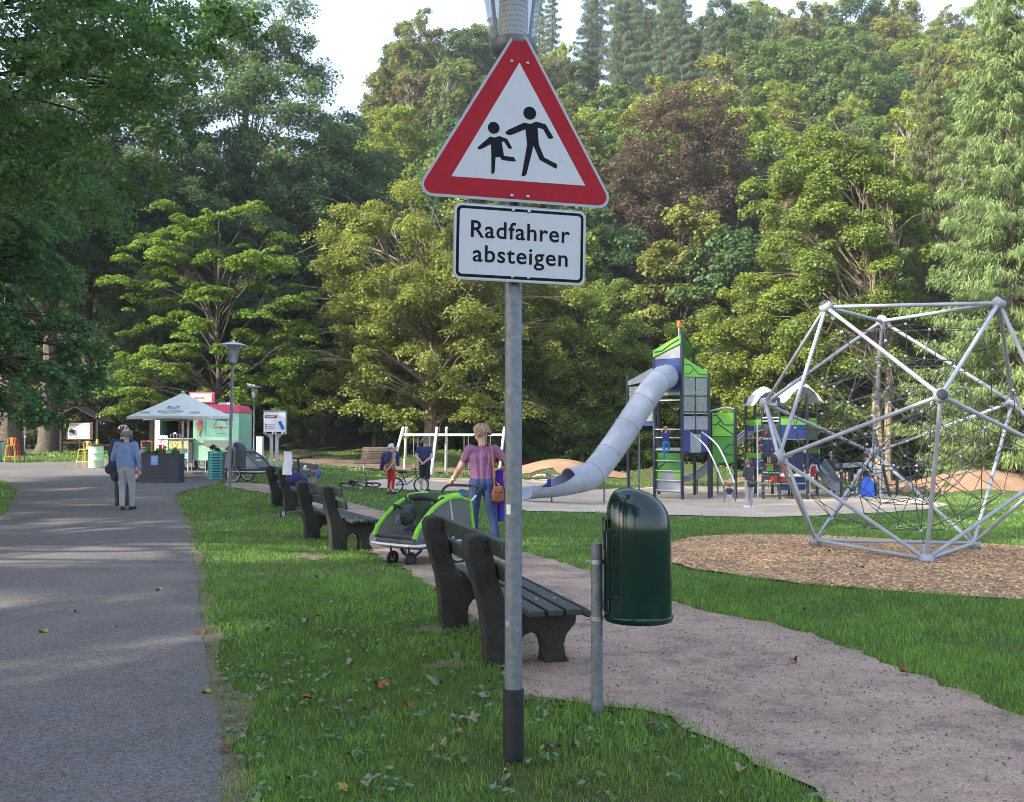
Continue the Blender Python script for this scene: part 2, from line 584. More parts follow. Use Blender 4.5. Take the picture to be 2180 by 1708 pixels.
SAND = smooth_poly(pxpoly([(1095, 1088), (1200, 1090), (1430, 1097), (1600, 1104), (1720, 1100), (1900, 1092), (2010, 1082), (2015, 1072), (1900, 1052), (1700, 1040), (1500, 1036), (1440, 1036), (1300, 1041), (1180, 1046), (1095, 1056)]), 1)
SWINGSAND = smooth_poly(pxpoly([(745, 1031), (850, 1017), (1110, 1012), (1250, 1021), (1262, 1036), (1110, 1042), (900, 1046), (790, 1038)]), 1)
CHIPS = smooth_poly(pxpoly([(1405, 1180), (1440, 1149), (1560, 1139), (1720, 1142), (1900, 1150), (2180, 1165), (2400, 1190), (2520, 1240), (2350, 1300), (2180, 1281), (1950, 1266), (1700, 1244), (1540, 1224), (1440, 1206)]), 1)
drape('asphalt_path', ASPHALT, .8, .012, M_ASPH, edge=.3, jit=.025)
drape('gravel_path', GRAVEL, .5, .010, M_GRAV, edge=.12, jit=.06)
drape('sand_pit', SAND, .6, .02, M_SAND, edge=.4, jit=.06, dz=lambda x, y: .012 * np.sin(x * 4.1 + y * 1.3) * np.sin(y * 3.3))
drape('sand_under_swings', SWINGSAND, .8, .02, M_SAND, edge=.5, jit=.08)
drape('wood_chip_bed', CHIPS, .4, .02, M_CHIP, edge=.25, jit=.06, dz=lambda x, y: .01 * np.sin(x * 5) * np.sin(y * 6))
def around(x, y, rx, ry, n=26):
    rr_ = random.Random(int(x * 100 + y * 10)); q = [1 + .22 * math.sin(2 * math.pi * k / n * 2 + x) + .16 * math.sin(2 * math.pi * k / n * 5 + y) + rr_.uniform(-.16, .16) for k in range(n)]
    return [(x + rx * q[k] * math.cos(2 * math.pi * k / n), y + ry * q[k] * math.sin(2 * math.pi * k / n)) for k in range(n)]
SOIL = [around(2.4, 45.6, 2.7, 1.7), around(19.6, 39.2, 4.2, 1.9), around(25.2, 40.4, 4.0, 2.2), around(14, 43, 3.5, 1.7)]
for q in SOIL: drape('soil_mound', q, .35, .03, M_DIRT, edge=.4, jit=.1)
TRAIL = smooth_poly(pxpoly([(560, 968), (640, 966), (700, 974), (800, 985), (900, 994), (1000, 1001), (1000, 1009), (860, 1004), (740, 996), (640, 985), (590, 978)]), 1)
drape('forest_trail', TRAIL, 1.0, .03, M_TRAIL, edge=.6, jit=.12)
TRAIL2 = smooth_poly(pxpoly([(620, 958), (690, 953), (720, 950), (720, 953), (690, 957), (620, 962)]), 1)
drape('forest_trail_far', TRAIL2, 1.2, .03, M_GRAV, edge=.8, jit=.1)
WORN = [around(.12, 5.75, .22, .16), around(-.45, 6.5, .20, .12), around(-.62, 7.9, .22, .2), around(-2.75, 12.8, .25, .4), around(-4.75, 18.8, .25, .4)]
for q in WORN: drape('worn_soil_patch', q, .12, .007, M_WORN, edge=.05, jit=.045)
# ragged strip of bare soil along the asphalt edge
rge = random.Random(8)
edge_pts = pxpoly([(484, 1708), (466, 1560), (448, 1450), (430, 1340), (416, 1200), (397, 1130), (381, 1090), (368, 1062)])
edge_pts = [(-1.15, 3.0)] + edge_pts
inner, outer = [], []
for i in range(len(edge_pts) - 1):
    A, B = Vector(edge_pts[i]), Vector(edge_pts[i + 1]); m = max(2, int((B - A).length / .12)); nr = Vector(((B - A).y, -(B - A).x)).normalized()
    if nr.x < 0: nr = -nr
    for k in range(m):
        P_ = A.lerp(B, k / m); inner.append(tuple(P_ - nr * .05)); outer.append(tuple(P_ + nr * (.03 + .09 * abs(math.sin(P_.y * 1.9)) ** 2 + rge.uniform(0, .05) + (.10 if abs(P_.y - 5.3) < .4 else 0))))
SOIL_EDGE = inner + outer[::-1]
drape('soil_edge', SOIL_EDGE, .1, .008, M_WORN, edge=.1, jit=.004)
WORN.append(SOIL_EDGE)

# ------------------------------------------------------------------ grass blades, weeds, chips, pebbles (uncountable)
BARE = [ASPHALT, GRAVEL, SAND, SWINGSAND, CHIPS, TRAIL] + SOIL
def grass_points(n, x0, x1, y0, y1):
    x = rng.uniform(x0, x1, n); y = rng.uniform(y0, y1, n)
    jx = x + rng.normal(0, .045, n); jy = y + rng.normal(0, .045, n)
    k = np.abs(x) < .56 * y + .7
    for q in BARE: k &= ~inpoly(q, jx, jy)
    for q in WORN: k &= ~(inpoly(q, x + rng.normal(0, .03, n), y + rng.normal(0, .06, n)) & (rng.random(n) < .62))
    return x[k], y[k]

def blades(x, y, hmin, hmax, w, tri=False):
    n = len(x)
    patch = .5 + .5 * np.sin(x * 2.1 + 1.3 * np.sin(y * 1.7)) * np.sin(y * 2.6 + np.sin(x * 3.1))
    tuft = np.clip(np.sin(x * 9.3 + 2 * np.sin(y * 5.1)) * np.sin(y * 8.7 + 2 * np.sin(x * 4.3)), 0, 1)
    h = rng.uniform(hmin, hmax, n) * (.55 + .6 * patch + .7 * tuft * (rng.random(n) < .6))
    patch = .62 * patch + .42 * tuft + .22 * np.sin(x * .9 + 2.0) * np.sin(y * .7) + .1
    a = rng.uniform(0, 2 * np.pi, n); lean = rng.uniform(.1, .9, n) * h
    z = gz(x, y) - .004
    dx, dy = np.cos(a), np.sin(a)
    b = rng.uniform(0, 2 * np.pi, n)
    wx, wy = np.cos(b) * w * .5, np.sin(b) * w * .5
    B = np.stack([x, y, z], 1)
    wv = np.stack([wx, wy, np.zeros(n)], 1)
    ld = np.stack([dx * lean, dy * lean, np.zeros(n)], 1)
    up = np.stack([np.zeros(n), np.zeros(n), h], 1)
    mid = B + ld * .35 + up * .6
    tip = B + ld + up * (.95 - .25 * (lean / h)[:, None])
    tint = np.clip(.12 + .5 * patch + rng.normal(0, .26, n), 0, 1)
    if tri:
        V = np.stack([B - wv, B + wv, tip], 1).reshape(-1, 3)
        Fc = np.arange(n * 3).reshape(-1, 3)
        return V, Fc, tint
    V = np.stack([B - wv, B + wv, mid + wv * .8, mid - wv * .8, tip], 1).reshape(-1, 3)
    o = (np.arange(n) * 5)[:, None]
    Fc = np.concatenate([o + [[0, 1, 2]], o + [[0, 2, 3]], o + [[3, 2, 4]]], 1).reshape(-1, 3)
    return V, Fc, np.repeat(tint, 3)

def build_grass():
    Vs, Fs, Ts = [], [], []
    off = 0
    for (dens, x0, x1, y0, y1, h0, h1, w, tri) in [(5200, -3.2, 5.2, 3.6, 7.0, .02, .075, .0042, False), (2700, -5.5, 7, 7, 10.5, .025, .075, .0065, False),
                                                  (1050, -8, 10, 10.5, 15, .03, .07, .011, True), (420, -13, 14, 15, 22, .03, .08, .018, True), (130, -18, 22, 22, 36, .04, .09, .03, True),
                                                  (30, -26, 34, 36, 56, .05, .12, .06, True)]:
        x, y = grass_points(int(dens * (x1 - x0) * (y1 - y0)), x0, x1, y0, y1)
        V, Fc, t = blades(x, y, h0, h1, w, tri)
        Vs.append(V); Fs.append(Fc + off); Ts.append(t); off += len(V)
    me = mesh_np('grass', np.concatenate(Vs), np.concatenate(Fs), [leaf_mat('grass_blade', .3, .04, False, (.088, .158, .034))], np.concatenate(Ts))
    tag(link_obj('grass', me), 'short green grass of the park lawns', 'grass', kind='stuff')
build_grass()

def leaf_quads(P, Nn, L, wid, rg, fold=.25):
    """kite-shaped folded leaves: P centres, Nn normals, L lengths"""
    n = len(P)
    t = rg.normal(size=(n, 3)); t[:, 2] -= .35
    t -= Nn * (t * Nn).sum(1, keepdims=True)
    t /= np.linalg.norm(t, axis=1, keepdims=True) + 1e-9
    s = np.cross(Nn, t)
    L = np.asarray(L)[:, None]
    a = P - t * L * .5; c = P + t * L * .5
    m = P - t * L * .08
    b = m + s * L * wid * .5 + Nn * L * fold * .4
    d = m - s * L * wid * .5 + Nn * L * fold * .4
    V = np.stack([a, b, c, d], 1).reshape(-1, 3)
    Fc = np.arange(n * 4).reshape(-1, 4)
    return V, Fc

def build_weeds():
    # broad-leaved rosettes between the blades
    n = 420
    x = rng.uniform(-2.2, 1.4, n); y = rng.uniform(3.9, 9.5, n)
    k = np.abs(x) < .56 * y + .5
    for q in BARE: k &= ~inpoly(q, x, y)
    x, y = x[k], y[k]
    Ps, Ns, Ls = [], [], []
    for i in range(len(x)):
        m = rng.integers(4, 9)
        a = rng.uniform(0, 2 * np.pi, m); r = rng.uniform(.015, .05, m)
        zz = gz(x[i] + r * np.cos(a), y[i] + r * np.sin(a)) + rng.uniform(.025, .05, m)
        Ps.append(np.stack([x[i] + r * np.cos(a), y[i] + r * np.sin(a), zz], 1))
        nn = np.stack([np.cos(a) * .5 + rng.normal(0, .2, m), np.sin(a) * .5 + rng.normal(0, .2, m), np.ones(m)], 1)
        Ns.append(nn / np.linalg.norm(nn, axis=1, keepdims=True)); Ls.append(rng.uniform(.025, .055, m))
    P, N_, L = np.concatenate(Ps), np.concatenate(Ns), np.concatenate(Ls)
    V, Fc = leaf_quads(P, N_, L, .55, rng)
    me = mesh_np('weeds', V, Fc, [leaf_mat('weed_leaf', .25, .08, False, (.05, .092, .036))], rng.random(len(P)))
    tag(link_obj('weeds', me), 'low broad-leaved weeds among the grass', 'weeds', kind='stuff')
build_weeds()

def scatter_bits(name, poly, n, ylim, smin, smax, flat, material, label, cat, lift):
    xs = [p[0] for p in poly]; ys = [p[1] for p in poly]
    x = rng.uniform(min(xs), max(xs), n); y = rng.uniform(max(min(ys), ylim[0]), min(max(ys), ylim[1]), n)
    k = inpoly(poly, x, y) & (np.abs(x) < .6 * y + .5)
    x, y = x[k], y[k]; n = len(x)
    a = rng.uniform(0, np.pi, n); s = rng.uniform(smin, smax, n); w = s * rng.uniform(.25, .6, n)
    u = np.stack([np.cos(a), np.sin(a), rng.normal(0, .22, n)], 1) * s[:, None]
    v = np.stack([-np.sin(a), np.cos(a), rng.normal(0, .22, n)], 1) * w[:, None]
    c = np.stack([x, y, gz(x, y) + lift + s * flat * .4], 1)
    up = np.zeros((n, 3)); up[:, 2] = s * flat
    V = np.stack([c - u, c - v, c + u, c + v, c + up + .3 * v, c - up], 1).reshape(-1, 3)
    o = (np.arange(n) * 6)[:, None]
    Fc = np.concatenate([o + [[0, 1, 4]], o + [[1, 2, 4]], o + [[2, 3, 4]], o + [[3, 0, 4]]], 1).reshape(-1, 3)
    me = mesh_np(name, V, Fc, [material], np.repeat(rng.random(n), 4))
    tag(link_obj(name, me), label, cat, kind='stuff')
scatter_bits('wood_chips', CHIPS, 26000, (8, 22), .016, .04, .3, leaf_mat('chip', 0, .02, False, (.27, .175, .10)), 'loose brown wood chips under the climbing frame', 'wood chips', .022)
scatter_bits('pebbles', GRAVEL, 16000, (3, 10), .004, .012, .7, leaf_mat('pebble', 0, .03, False, (.075, .065, .06)), 'loose grey grit on the gravel path', 'gravel', .011)
scatter_bits('pebbles_far', GRAVEL, 5000, (10, 22), .007, .014, .7, MATS['pebble'], 'fine grit on the far gravel path', 'gravel', .011)

# ------------------------------------------------------------------ trees
M_BARK = mat('bark', (.11, .085, .06), .95, var=.35, vscale=9, bump=.8, bscale=22)
M_BARKP = mat('pale_bark', (.30, .235, .15), .9, var=.3, vscale=7, bump=.6, bscale=18)
M_DEAD = mat('dead_wood', (.42, .38, .33), .9, var=.2, vscale=5, bump=.5, bscale=20)
M_LEAF = leaf_mat('leaf', .42, .03)
M_NEEDLE = leaf_mat('needle', .2, .04)

def fib_dirs(n, rg):
    i = np.arange(n) + .5
    ph = np.arccos(1 - 2 * i / n); th = np.pi * (1 + 5 ** .5) * i + rg.uniform(0, 6.28)
    D = np.stack([np.cos(th) * np.sin(ph), np.sin(th) * np.sin(ph), np.cos(ph)], 1)
    return D

def crown_clumps(rg, c, Rr, n, smin, smax, flat=.6, zmin=None, lob=.28):
    D = fib_dirs(n, rg) + rg.normal(0, .12, (n, 3))
    D /= np.linalg.norm(D, axis=1, keepdims=True)
    lobes = rg.normal(size=(7, 3)); lobes /= np.linalg.norm(lobes, axis=1, keepdims=True)
    bump = np.maximum(0, D @ lobes.T).max(1) ** 3
    rad = rg.uniform(.62, .9, n) + lob * (bump - .5)
    inner = rg.random(n) < .22
    rad[inner] *= rg.uniform(.3, .7, inner.sum())
    C = np.array(c) + D * np.array(Rr) * rad[:, None]
    if zmin is not None:
        lo = C[:, 2] < zmin
        C[lo, 2] = zmin + rg.uniform(0, 1.0, lo.sum())
    S = rg.uniform(smin, smax, n)
    return [(C[i], S[i], flat, D[i]) for i in range(n)]

def clump_leaves(rg, clumps, total, lsize, droop=.25, wid=.75):
    A = np.array([s * s for _, s, _, _ in clumps]); A /= A.sum()
    Ps, Ns, Ts = [], [], []
    for (c, s, fl, d), a in zip(clumps, A):
        m = int(total * a) + 8
        q = rg.normal(size=(m, 3)); q[:, 2] += .35; q += d * .25
        q /= np.linalg.norm(q, axis=1, keepdims=True)
        # a clump is a handful of twigs: points gather round sub-centres
        k = max(4, int(7 * s))
        sub = rg.normal(size=(k, 3)); sub /= np.linalg.norm(sub, axis=1, keepdims=True)
        sub *= rg.uniform(.35, 1.0, (k, 1))
        pick = rg.integers(0, k, m)
        rr = rg.uniform(.2, 1, (m, 1)) ** .6
        loc = sub[pick] * .72 + q * rr * .46
        loc *= np.array([s, s, s * fl])
        hor = np.hypot(loc[:, 0], loc[:, 1])
        loc[:, 2] -= droop * hor ** 2 / max(s, .1)
        Ps.append(np.array(c) + loc)
        nn = q * .55 + rg.normal(0, .38, (m, 3)) + np.array([0, 0, .55])
        Ns.append(nn / np.linalg.norm(nn, axis=1, keepdims=True))
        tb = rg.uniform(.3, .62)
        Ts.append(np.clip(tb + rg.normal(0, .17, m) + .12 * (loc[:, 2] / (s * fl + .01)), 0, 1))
    P, N_, T = np.concatenate(Ps), np.concatenate(Ns), np.concatenate(Ts)
    L = lsize * rg.uniform(.65, 1.25, len(P))
    V, Fc = leaf_quads(P, N_, L, wid, rg)
    return V, Fc, T

def limb(mb, rg, a, b, r0, r1, sag=.0, seg=5, n=5, mi=0):
    a, b = Vector(a), Vector(b)
    pts, rs = [], []
    L = (b - a).length
    for i in range(n + 1):
        t = i / n
        p = a.lerp(b, t)
        j = .05 * L * math.sin(math.pi * t)
        p += Vector((rg.normal(0, .5) * j, rg.normal(0, .5) * j, (.12 * L * math.sin(math.pi * t)) - sag * L * t * t))
        pts.append(p); rs.append(r0 * (1 - t) + r1 * t)
    mb.tube(pts, rs, seg, mi, True)
    return pts

def wood(rg, base_r, H, clumps, fork=.3, lean=(0, 0), bark=None, seg=9, nlimbs=60, trunks=1, gap=.5):
    mb = MB()
    top = []
    for k in range(trunks):
        ox = (k - (trunks - 1) / 2) * gap
        pts, rs = [], []
        n = 9
        for i in range(n + 1):
            t = i / n
            pts.append(Vector((lean[0] * t * t + ox * (.35 + t * 1.3) + rg.normal(0, .012) * H * t, lean[1] * t * t + rg.normal(0, .012) * H * t, H * t)))
            rs.append(base_r * ((1 - t) ** .8 * .92 + .04) * (1.55 if i == 0 else 1.0) / (1 if trunks == 1 else 1.35))
        pts[0].z -= .25
        # smooth flare
        mb.tube([pts[0]] + [pts[0].lerp(pts[1], .35)] + pts[1:], [rs[0], rs[1] * 1.12] + rs[1:], seg)
        top.append(pts)
    order = sorted(clumps, key=lambda c: -c[1])[:nlimbs]
    for c, s, fl, d in order:
        pts = top[rg.integers(0, len(top))]
        cz = c[2]
        t = min(.93, max(fork, (cz / H) * rg.uniform(.55, .8)))
        i = t * 9
        k = int(i)
        a = pts[k].lerp(pts[min(k + 1, 9)], i - k)
        r0 = base_r * (1 - t) * .26 + .022
        pl = limb(mb, rg, a, c, r0, .018)
        for q in range(3):
            e = Vector(c) + Vector(rg.normal(size=3)) * s * .6
            limb(mb, rg, pl[3], e, r0 * .35 + .008, .008, n=3, seg=4)
    return mb

def tree(name, label, loc, seed, c, Rr, ncl, cs, leaves, lsize, H=None, base_r=.3, color=(.07, .1, .03), flat=.6, zmin=None, group=None, bark=None, extra=(), droop=.25,
         trunks=1, gap=.5, lean=(0, 0), nlimbs=60, fork=.3, wid=.75, rz=0, lob=.28, only_extra=False):
    rg = np.random.default_rng(seed)
    cl = [] if only_extra else crown_clumps(rg, c, Rr, ncl, cs[0], cs[1], flat, zmin, lob)
    cl += [(np.array(p, float), s, fl, np.array([0, 0, 1.0])) for p, s, fl in extra]
    t = thing(name, label, 'tree', loc, rz, group)
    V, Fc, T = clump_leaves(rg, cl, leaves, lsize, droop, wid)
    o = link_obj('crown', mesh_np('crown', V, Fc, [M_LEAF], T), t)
    o.color = (*color, 1)
    mb = wood(rg, base_r, H or (c[2] + Rr[2] * .7), cl, fork, lean, bark, nlimbs=nlimbs, trunks=trunks, gap=gap)
    mb.build('trunk', bark or M_BARK, t)
    return t

def place_tree(src, loc, rz, s, label, group, color):
    t = copy_tree(src)
    t.location = loc; t.rotation_euler = (0, 0, rz); t.scale = s if hasattr(s, '__len__') else (s, s, s)
    t['label'] = label
    if group: t['group'] = group
    elif 'group' in t: del t['group']
    for ch in t.children:
        if ch.name.startswith('crown'): ch.color = (*color, 1)
    return t

def rel(p, base):
    return (p.x - base.x, p.y - base.y, p.z - base.z)

# colours of the foliage
C_MAPLE = (.118, .138, .034); C_MAPLE2 = (.10, .135, .032); C_DARK = (.035, .065, .028); C_DEEP = (.045, .085, .03); C_LIME = (.12, .17, .03)
C_MID = (.07, .11, .03); C_OLIVE = (.115, .115, .035); C_COPPER = (.062, .046, .036); C_GOLD = (.19, .145, .03); C_BLUE = (.05, .085, .05); C_RUST = (.17, .095, .035)

# the yellow-green maple in the middle
b = onground(918, 51)
ex = [(rel(W(px, py, d), b), s, .5) for px, py, d, s in [(850, 905, 46, 1.0), (820, 880, 46, 1.1), (760, 870, 46, 1.2), (690, 860, 47, 1.2), (640, 835, 48, 1.2), (880, 880, 45.5, .9), (870, 930, 46, .7), (1030, 850, 47, 1.1), (960, 800, 45.5, 1.3),
                                                    (1000, 880, 47, 1.2), (1070, 900, 48, 1.2), (1130, 880, 49, 1.4), (905, 770, 44.5, 1.3), (620, 640, 49, 1.3), (610, 700, 49, 1.3), (620, 770, 48, 1.3), (700, 560, 49, 1.4), (780, 470, 50, 1.4), (860, 400, 50, 1.4), (930, 360, 51, 1.3)]]
tree('maple_tree', 'broad yellow-green maple behind the swings, branches reaching nearly to the ground', b, 11, (.3, 0, 8.4), (7.7, 6.2, 6.6), 170, (1.0, 1.75), 105000, .165, H=13, base_r=.42, color=C_MAPLE, flat=.5, zmin=2.6, extra=ex, fork=.14, nlimbs=110, bark=M_BARKP)

# twin-trunk maple on the right and its lower neighbour
b = onground(1880, 45)
tree('twin_trunk_maple', 'tall green maple with two slim trunks behind the rope climbing frame', b, 12, (-1.6, 1.3, 11.6), (4.6, 3.6, 7.6), 125, (.85, 1.5), 85000, .155, H=17, base_r=.34, color=C_MAPLE2, flat=.6, zmin=3.5, trunks=2, gap=.8, bark=M_BARKP, fork=.3, nlimbs=90)
b = onground(1640, 47.5)
tree('young_maple', 'dense light green young maple left of the twin-trunk maple', b, 13, (.2, 0, 5.6), (4.0, 3.2, 4.9), 95, (.8, 1.4), 60000, .15, H=9, base_r=.2, color=(.115, .145, .03), flat=.6, zmin=1.0, fork=.15)
b = onground(1240, 53)
tree('hedge_maple', 'loose green field maple growing behind the tube slide', b, 14, (0, 0, 6.3), (4.6, 3.0, 5.6), 95, (.8, 1.45), 52000, .16, H=10, base_r=.2, color=(.115, .15, .038), flat=.6, zmin=.6, fork=.15)
b = onground(1420, 56)
tree('hazel_tree', 'thin mid green hazel between the slide tower and the slope', b, 15, (0, 0, 4.8), (4.2, 3.0, 4.4), 80, (.8, 1.3), 32000, .17, H=7, base_r=.15, color=(.12, .155, .034), flat=.6, zmin=.5, fork=.12)

# copper beech on the slope
b = onground(1462, 72)
tree('copper_beech', 'large brown-purple copper beech standing on the slope', b, 16, (0, 0, 11.6), (6.2, 5.2, 9.2), 150, (1.1, 1.9), 60000, .22, H=17, base_r=.4, color=C_COPPER, flat=.7, zmin=2)

# tall dark trees left of the middle, light beech sprays in front of them
b = onground(520, 63)
tall_tree = tree('lime_tree', 'tallest dark green lime tree behind the ice cream trailer', b, 17, (.9, 0, 18.5), (6.8, 5.4, 13.4), 230, (1.0, 1.9), 92000, .21, H=26, base_r=.45, color=(.06, .098, .048), flat=.65, zmin=3.5)
b = onground(735, 66)
tree('dark_ash_tree', 'rounded blue-green ash tree left of the yellow-green maple', b, 18, (0, 0, 13.6), (4.7, 4.2, 9.2), 130, (1.1, 1.9), 46000, .22, H=18, base_r=.38, color=(.05, .085, .045), flat=.65, zmin=2.5)
b = onground(462, 48)
rgx = np.random.default_rng(4)
ex = []
for k in range(175):
    zc = 2.2 + 10.4 * rgx.random() ** 1.25; rmax = 5.4 * (1 - ((zc - 6) / 8.2) ** 2) ** .5
    a = rgx.uniform(math.pi * .8, 2.2 * math.pi); rr = rmax * rgx.uniform(.35, 1.0)
    ex.append(((rr * math.cos(a), rr * math.sin(a) * .7, zc), rgx.uniform(.5, 1.25), rgx.uniform(.16, .42)))
tree('beech_tree', 'bright green beech with flat layered sprays behind the parasol', b, 19, (0, 0, 7), (1, 1, 1), 0, (1, 1), 52000, .15, H=12.5, base_r=.22, color=(.088, .138, .024), extra=ex, droop=.28, only_extra=True, nlimbs=48, fork=.12)

# near trees on the left: the path runs under them
b = Vector((-13.6, 16.5, gzf(-13.6, 16.5)))
rgx = np.random.default_rng(5)
ex = []
for k in range(85):
    px, py = rgx.uniform(-60, 490), rgx.uniform(-30, 400)
    if px > 520 - .75 * max(0, py - 20): continue
    ex.append((rel(W(px, py, rgx.uniform(13, 18)), b), rgx.uniform(.45, .85), .55))
for px, py, d, s in [(500, 20, 14, .45), (540, 40, 14, .35), (450, 40, 14, .6), (430, 110, 14, .5), (400, 180, 14, .5), (380, 250, 14.5, .5), (340, 300, 14.5, .5), (300, 350, 15, .5), (260, 390, 15, .5), (330, 380, 15, .4), (200, 430, 15, .5), (120, 420, 15, .5), (40, 400, 15, .6), (220, 470, 15, .35), (565, 75, 14, .22), (520, 85, 14, .25), (480, 75, 14, .35)]:
    ex.append((rel(W(px, py, d), b), s, .6))
near_tree = tree('overhanging_lime', 'old lime tree whose dark drooping branches overhang the asphalt path', b, 20, (.6, -.5, 10.6), (7.6, 7.2, 6.0), 130, (.8, 1.5), 118000, .098, H=15, base_r=.5, color=(.055, .105, .045), flat=.6, zmin=5.0, extra=ex, droop=.45, nlimbs=120, fork=.2, wid=.6, bark=mat('dark_bark', (.04, .032, .025), .95, var=.35, vscale=9, bump=.8, bscale=22))
b = Vector((-17.2, 25.5, gzf(-17.2, 25.5)))
ex = []
for k in range(60):
    px, py = rgx.uniform(-80, 235), rgx.uniform(430, 905)
    if px > 60 + (py - 430) * .37: continue
    if py > 845 and px > 105: continue
    ex.append((rel(W(px, py, rgx.uniform(22, 26)), b), rgx.uniform(.6, 1.1), .5))
tree('low_chestnut', 'dense chestnut whose shaded branches hang low beside the plaza', b, 21, (0, 0, 7), (5.4, 5.0, 5.2), 70, (.9, 1.6), 66000, .15, H=10, base_r=.4, color=(.05, .105, .046), flat=.5, zmin=3.0, extra=ex, droop=.5, nlimbs=100, fork=.2)
# the grove beside and behind the camera: it shades the path, the benches and the sign
GROVE = [(-16, -3, 1.1), (-21, 6, 1.15), (-9.5, -10, 1.0), (-24, -6, 1.1), (-28, 13, 1.25), (-16.5, -16, 1.1), (-2, -16, 1.0), (-26, 21, 1.2)]
for i, (x, y, s) in enumerate(GROVE):
    place_tree(near_tree, (x, y, gzf(x, y)), 1.1 + i * 1.7, (s, s, s * 1.3), 'park lime tree beside the asphalt path, outside the picture', 'park trees behind the viewer', (.05, .085, .034))

# two big trunks left of the notice board and the dark wood behind the plaza
b = onground(22, 47)
trunk_tree = tree('old_oak', 'old oak with a very thick dark trunk at the far edge of the plaza', b, 22, (-1.5, 1, 14), (5, 5, 6), 100, (1.2, 2.0), 40000, .2, H=16, base_r=.62, color=C_DARK, flat=.6, zmin=7.5, fork=.4)
place_tree(trunk_tree, onground(104, 54), 2.0, (.95, .95, 1.0), 'old oak with a dark trunk left of the roofed notice board', None, (.04, .075, .03))
wood_tree = tree('wood_tree', 'dark leafy tree in the wood behind the plaza', onground(250, 66), 23, (0, 0, 9.5), (4.4, 4.2, 7.6), 95, (1.1, 1.9), 26000, .24, H=14, base_r=.28, color=(.05, .085, .036), flat=.6, zmin=1.8, group='dark trees behind the plaza')
LW = 'dark leafy tree in the wood behind the plaza'
for i, (px, d, s) in enumerate([(60, 78, 1.2), (160, 72, 1.1), (340, 74, 1.25), (330, 60, .85), (420, 78, 1.3), (600, 74, 1.1), (640, 88, 1.2), (-60, 66, 1.2), (-160, 80, 1.3), (230, 92, 1.5), (80, 100, 1.5), (500, 92, 1.5), (380, 104, 1.6), (800, 60, .75), (690, 64, .7), (1010, 62, .85), (1110, 66, .8)]):
    p = onground(px, d)
    LW2 = 'dark leafy tree in the wood ' + ('behind the old oaks' if px < 120 else 'behind the roofed notice board' if px < 280 else 'behind the ice cream trailer' if px < 560 else 'behind the info board' if px < 760 else 'behind the yellow-green maple') + (', deep in the shade' if d > 76 else '')
    place_tree(wood_tree, p, i * 1.9, s, LW2, 'dark trees behind the plaza', random.choice([(.05, .085, .036), (.06, .10, .04), (.045, .075, .035)]))

for px, d, rz_, s_, lb in ((330, 57, 1.9, .82, 'dark green lime tree left of the tallest one'), (190, 60, 4.1, .9, 'broad dark lime tree behind the roofed notice board')):
    place_tree(tall_tree, onground(px, d), rz_, (s_, s_, s_), lb, None, (.05, .085, .04))
# dark undergrowth under the middle maple and along the foot of the slope
shrub = None
rgs = np.random.default_rng(31)
SHRUB = [(860, 58, 1.2), (940, 57, 1.1), (1010, 58, 1.2), (1080, 57, 1.0), (1160, 55, .9), (1270, 54, .9), (1360, 53, .8), (1560, 54, 1.0), (1700, 50, .9), (1790, 52, 1.0), (1960, 50, 1.0), (2060, 48, 1.0), (2150, 50, 1.1), (2260, 46, 1.1), (1320, 60, 1.3), (1500, 62, 1.3), (1690, 60, 1.4), (1880, 58, 1.4), (2080, 58, 1.4), (2250, 57, 1.5), (760, 62, 1.0), (560, 64, .9), (640, 60, .7), (150, 58, 1.3), (215, 60, 1.5), (285, 59, 1.4), (350, 62, 1.5), (90, 64, 1.5), (430, 60, 1.3), (1600, 66, 1.5), (1780, 68, 1.5), (1980, 68, 1.5), (2180, 68, 1.5)]
for i, (px, d, s) in enumerate(SHRUB):
    p = onground(px, d)
    lab = ['dark leafy', 'mid green', 'light green', 'dull olive'][i % 4] + ' shrub in the undergrowth ' + ('behind the roofed notice board' if px < 300 else 'behind the ice cream trailer' if px < 780 else 'behind the swings' if px < 1100 else 'behind the slide tower' if px < 1570 else 'behind the play structure' if px < 1800 else 'behind the rope climbing frame') + (', right at the lawn edge' if d < 56 else ', a little up the slope')
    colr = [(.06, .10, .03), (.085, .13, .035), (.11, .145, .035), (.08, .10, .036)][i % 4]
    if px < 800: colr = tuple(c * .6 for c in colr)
    if shrub is None:
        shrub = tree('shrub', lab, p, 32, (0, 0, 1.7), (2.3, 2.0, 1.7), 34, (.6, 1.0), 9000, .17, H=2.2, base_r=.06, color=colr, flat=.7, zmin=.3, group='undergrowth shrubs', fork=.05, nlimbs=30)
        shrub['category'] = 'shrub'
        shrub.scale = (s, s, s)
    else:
        place_tree(shrub, p, i * 1.3, s, lab, 'undergrowth shrubs', colr)

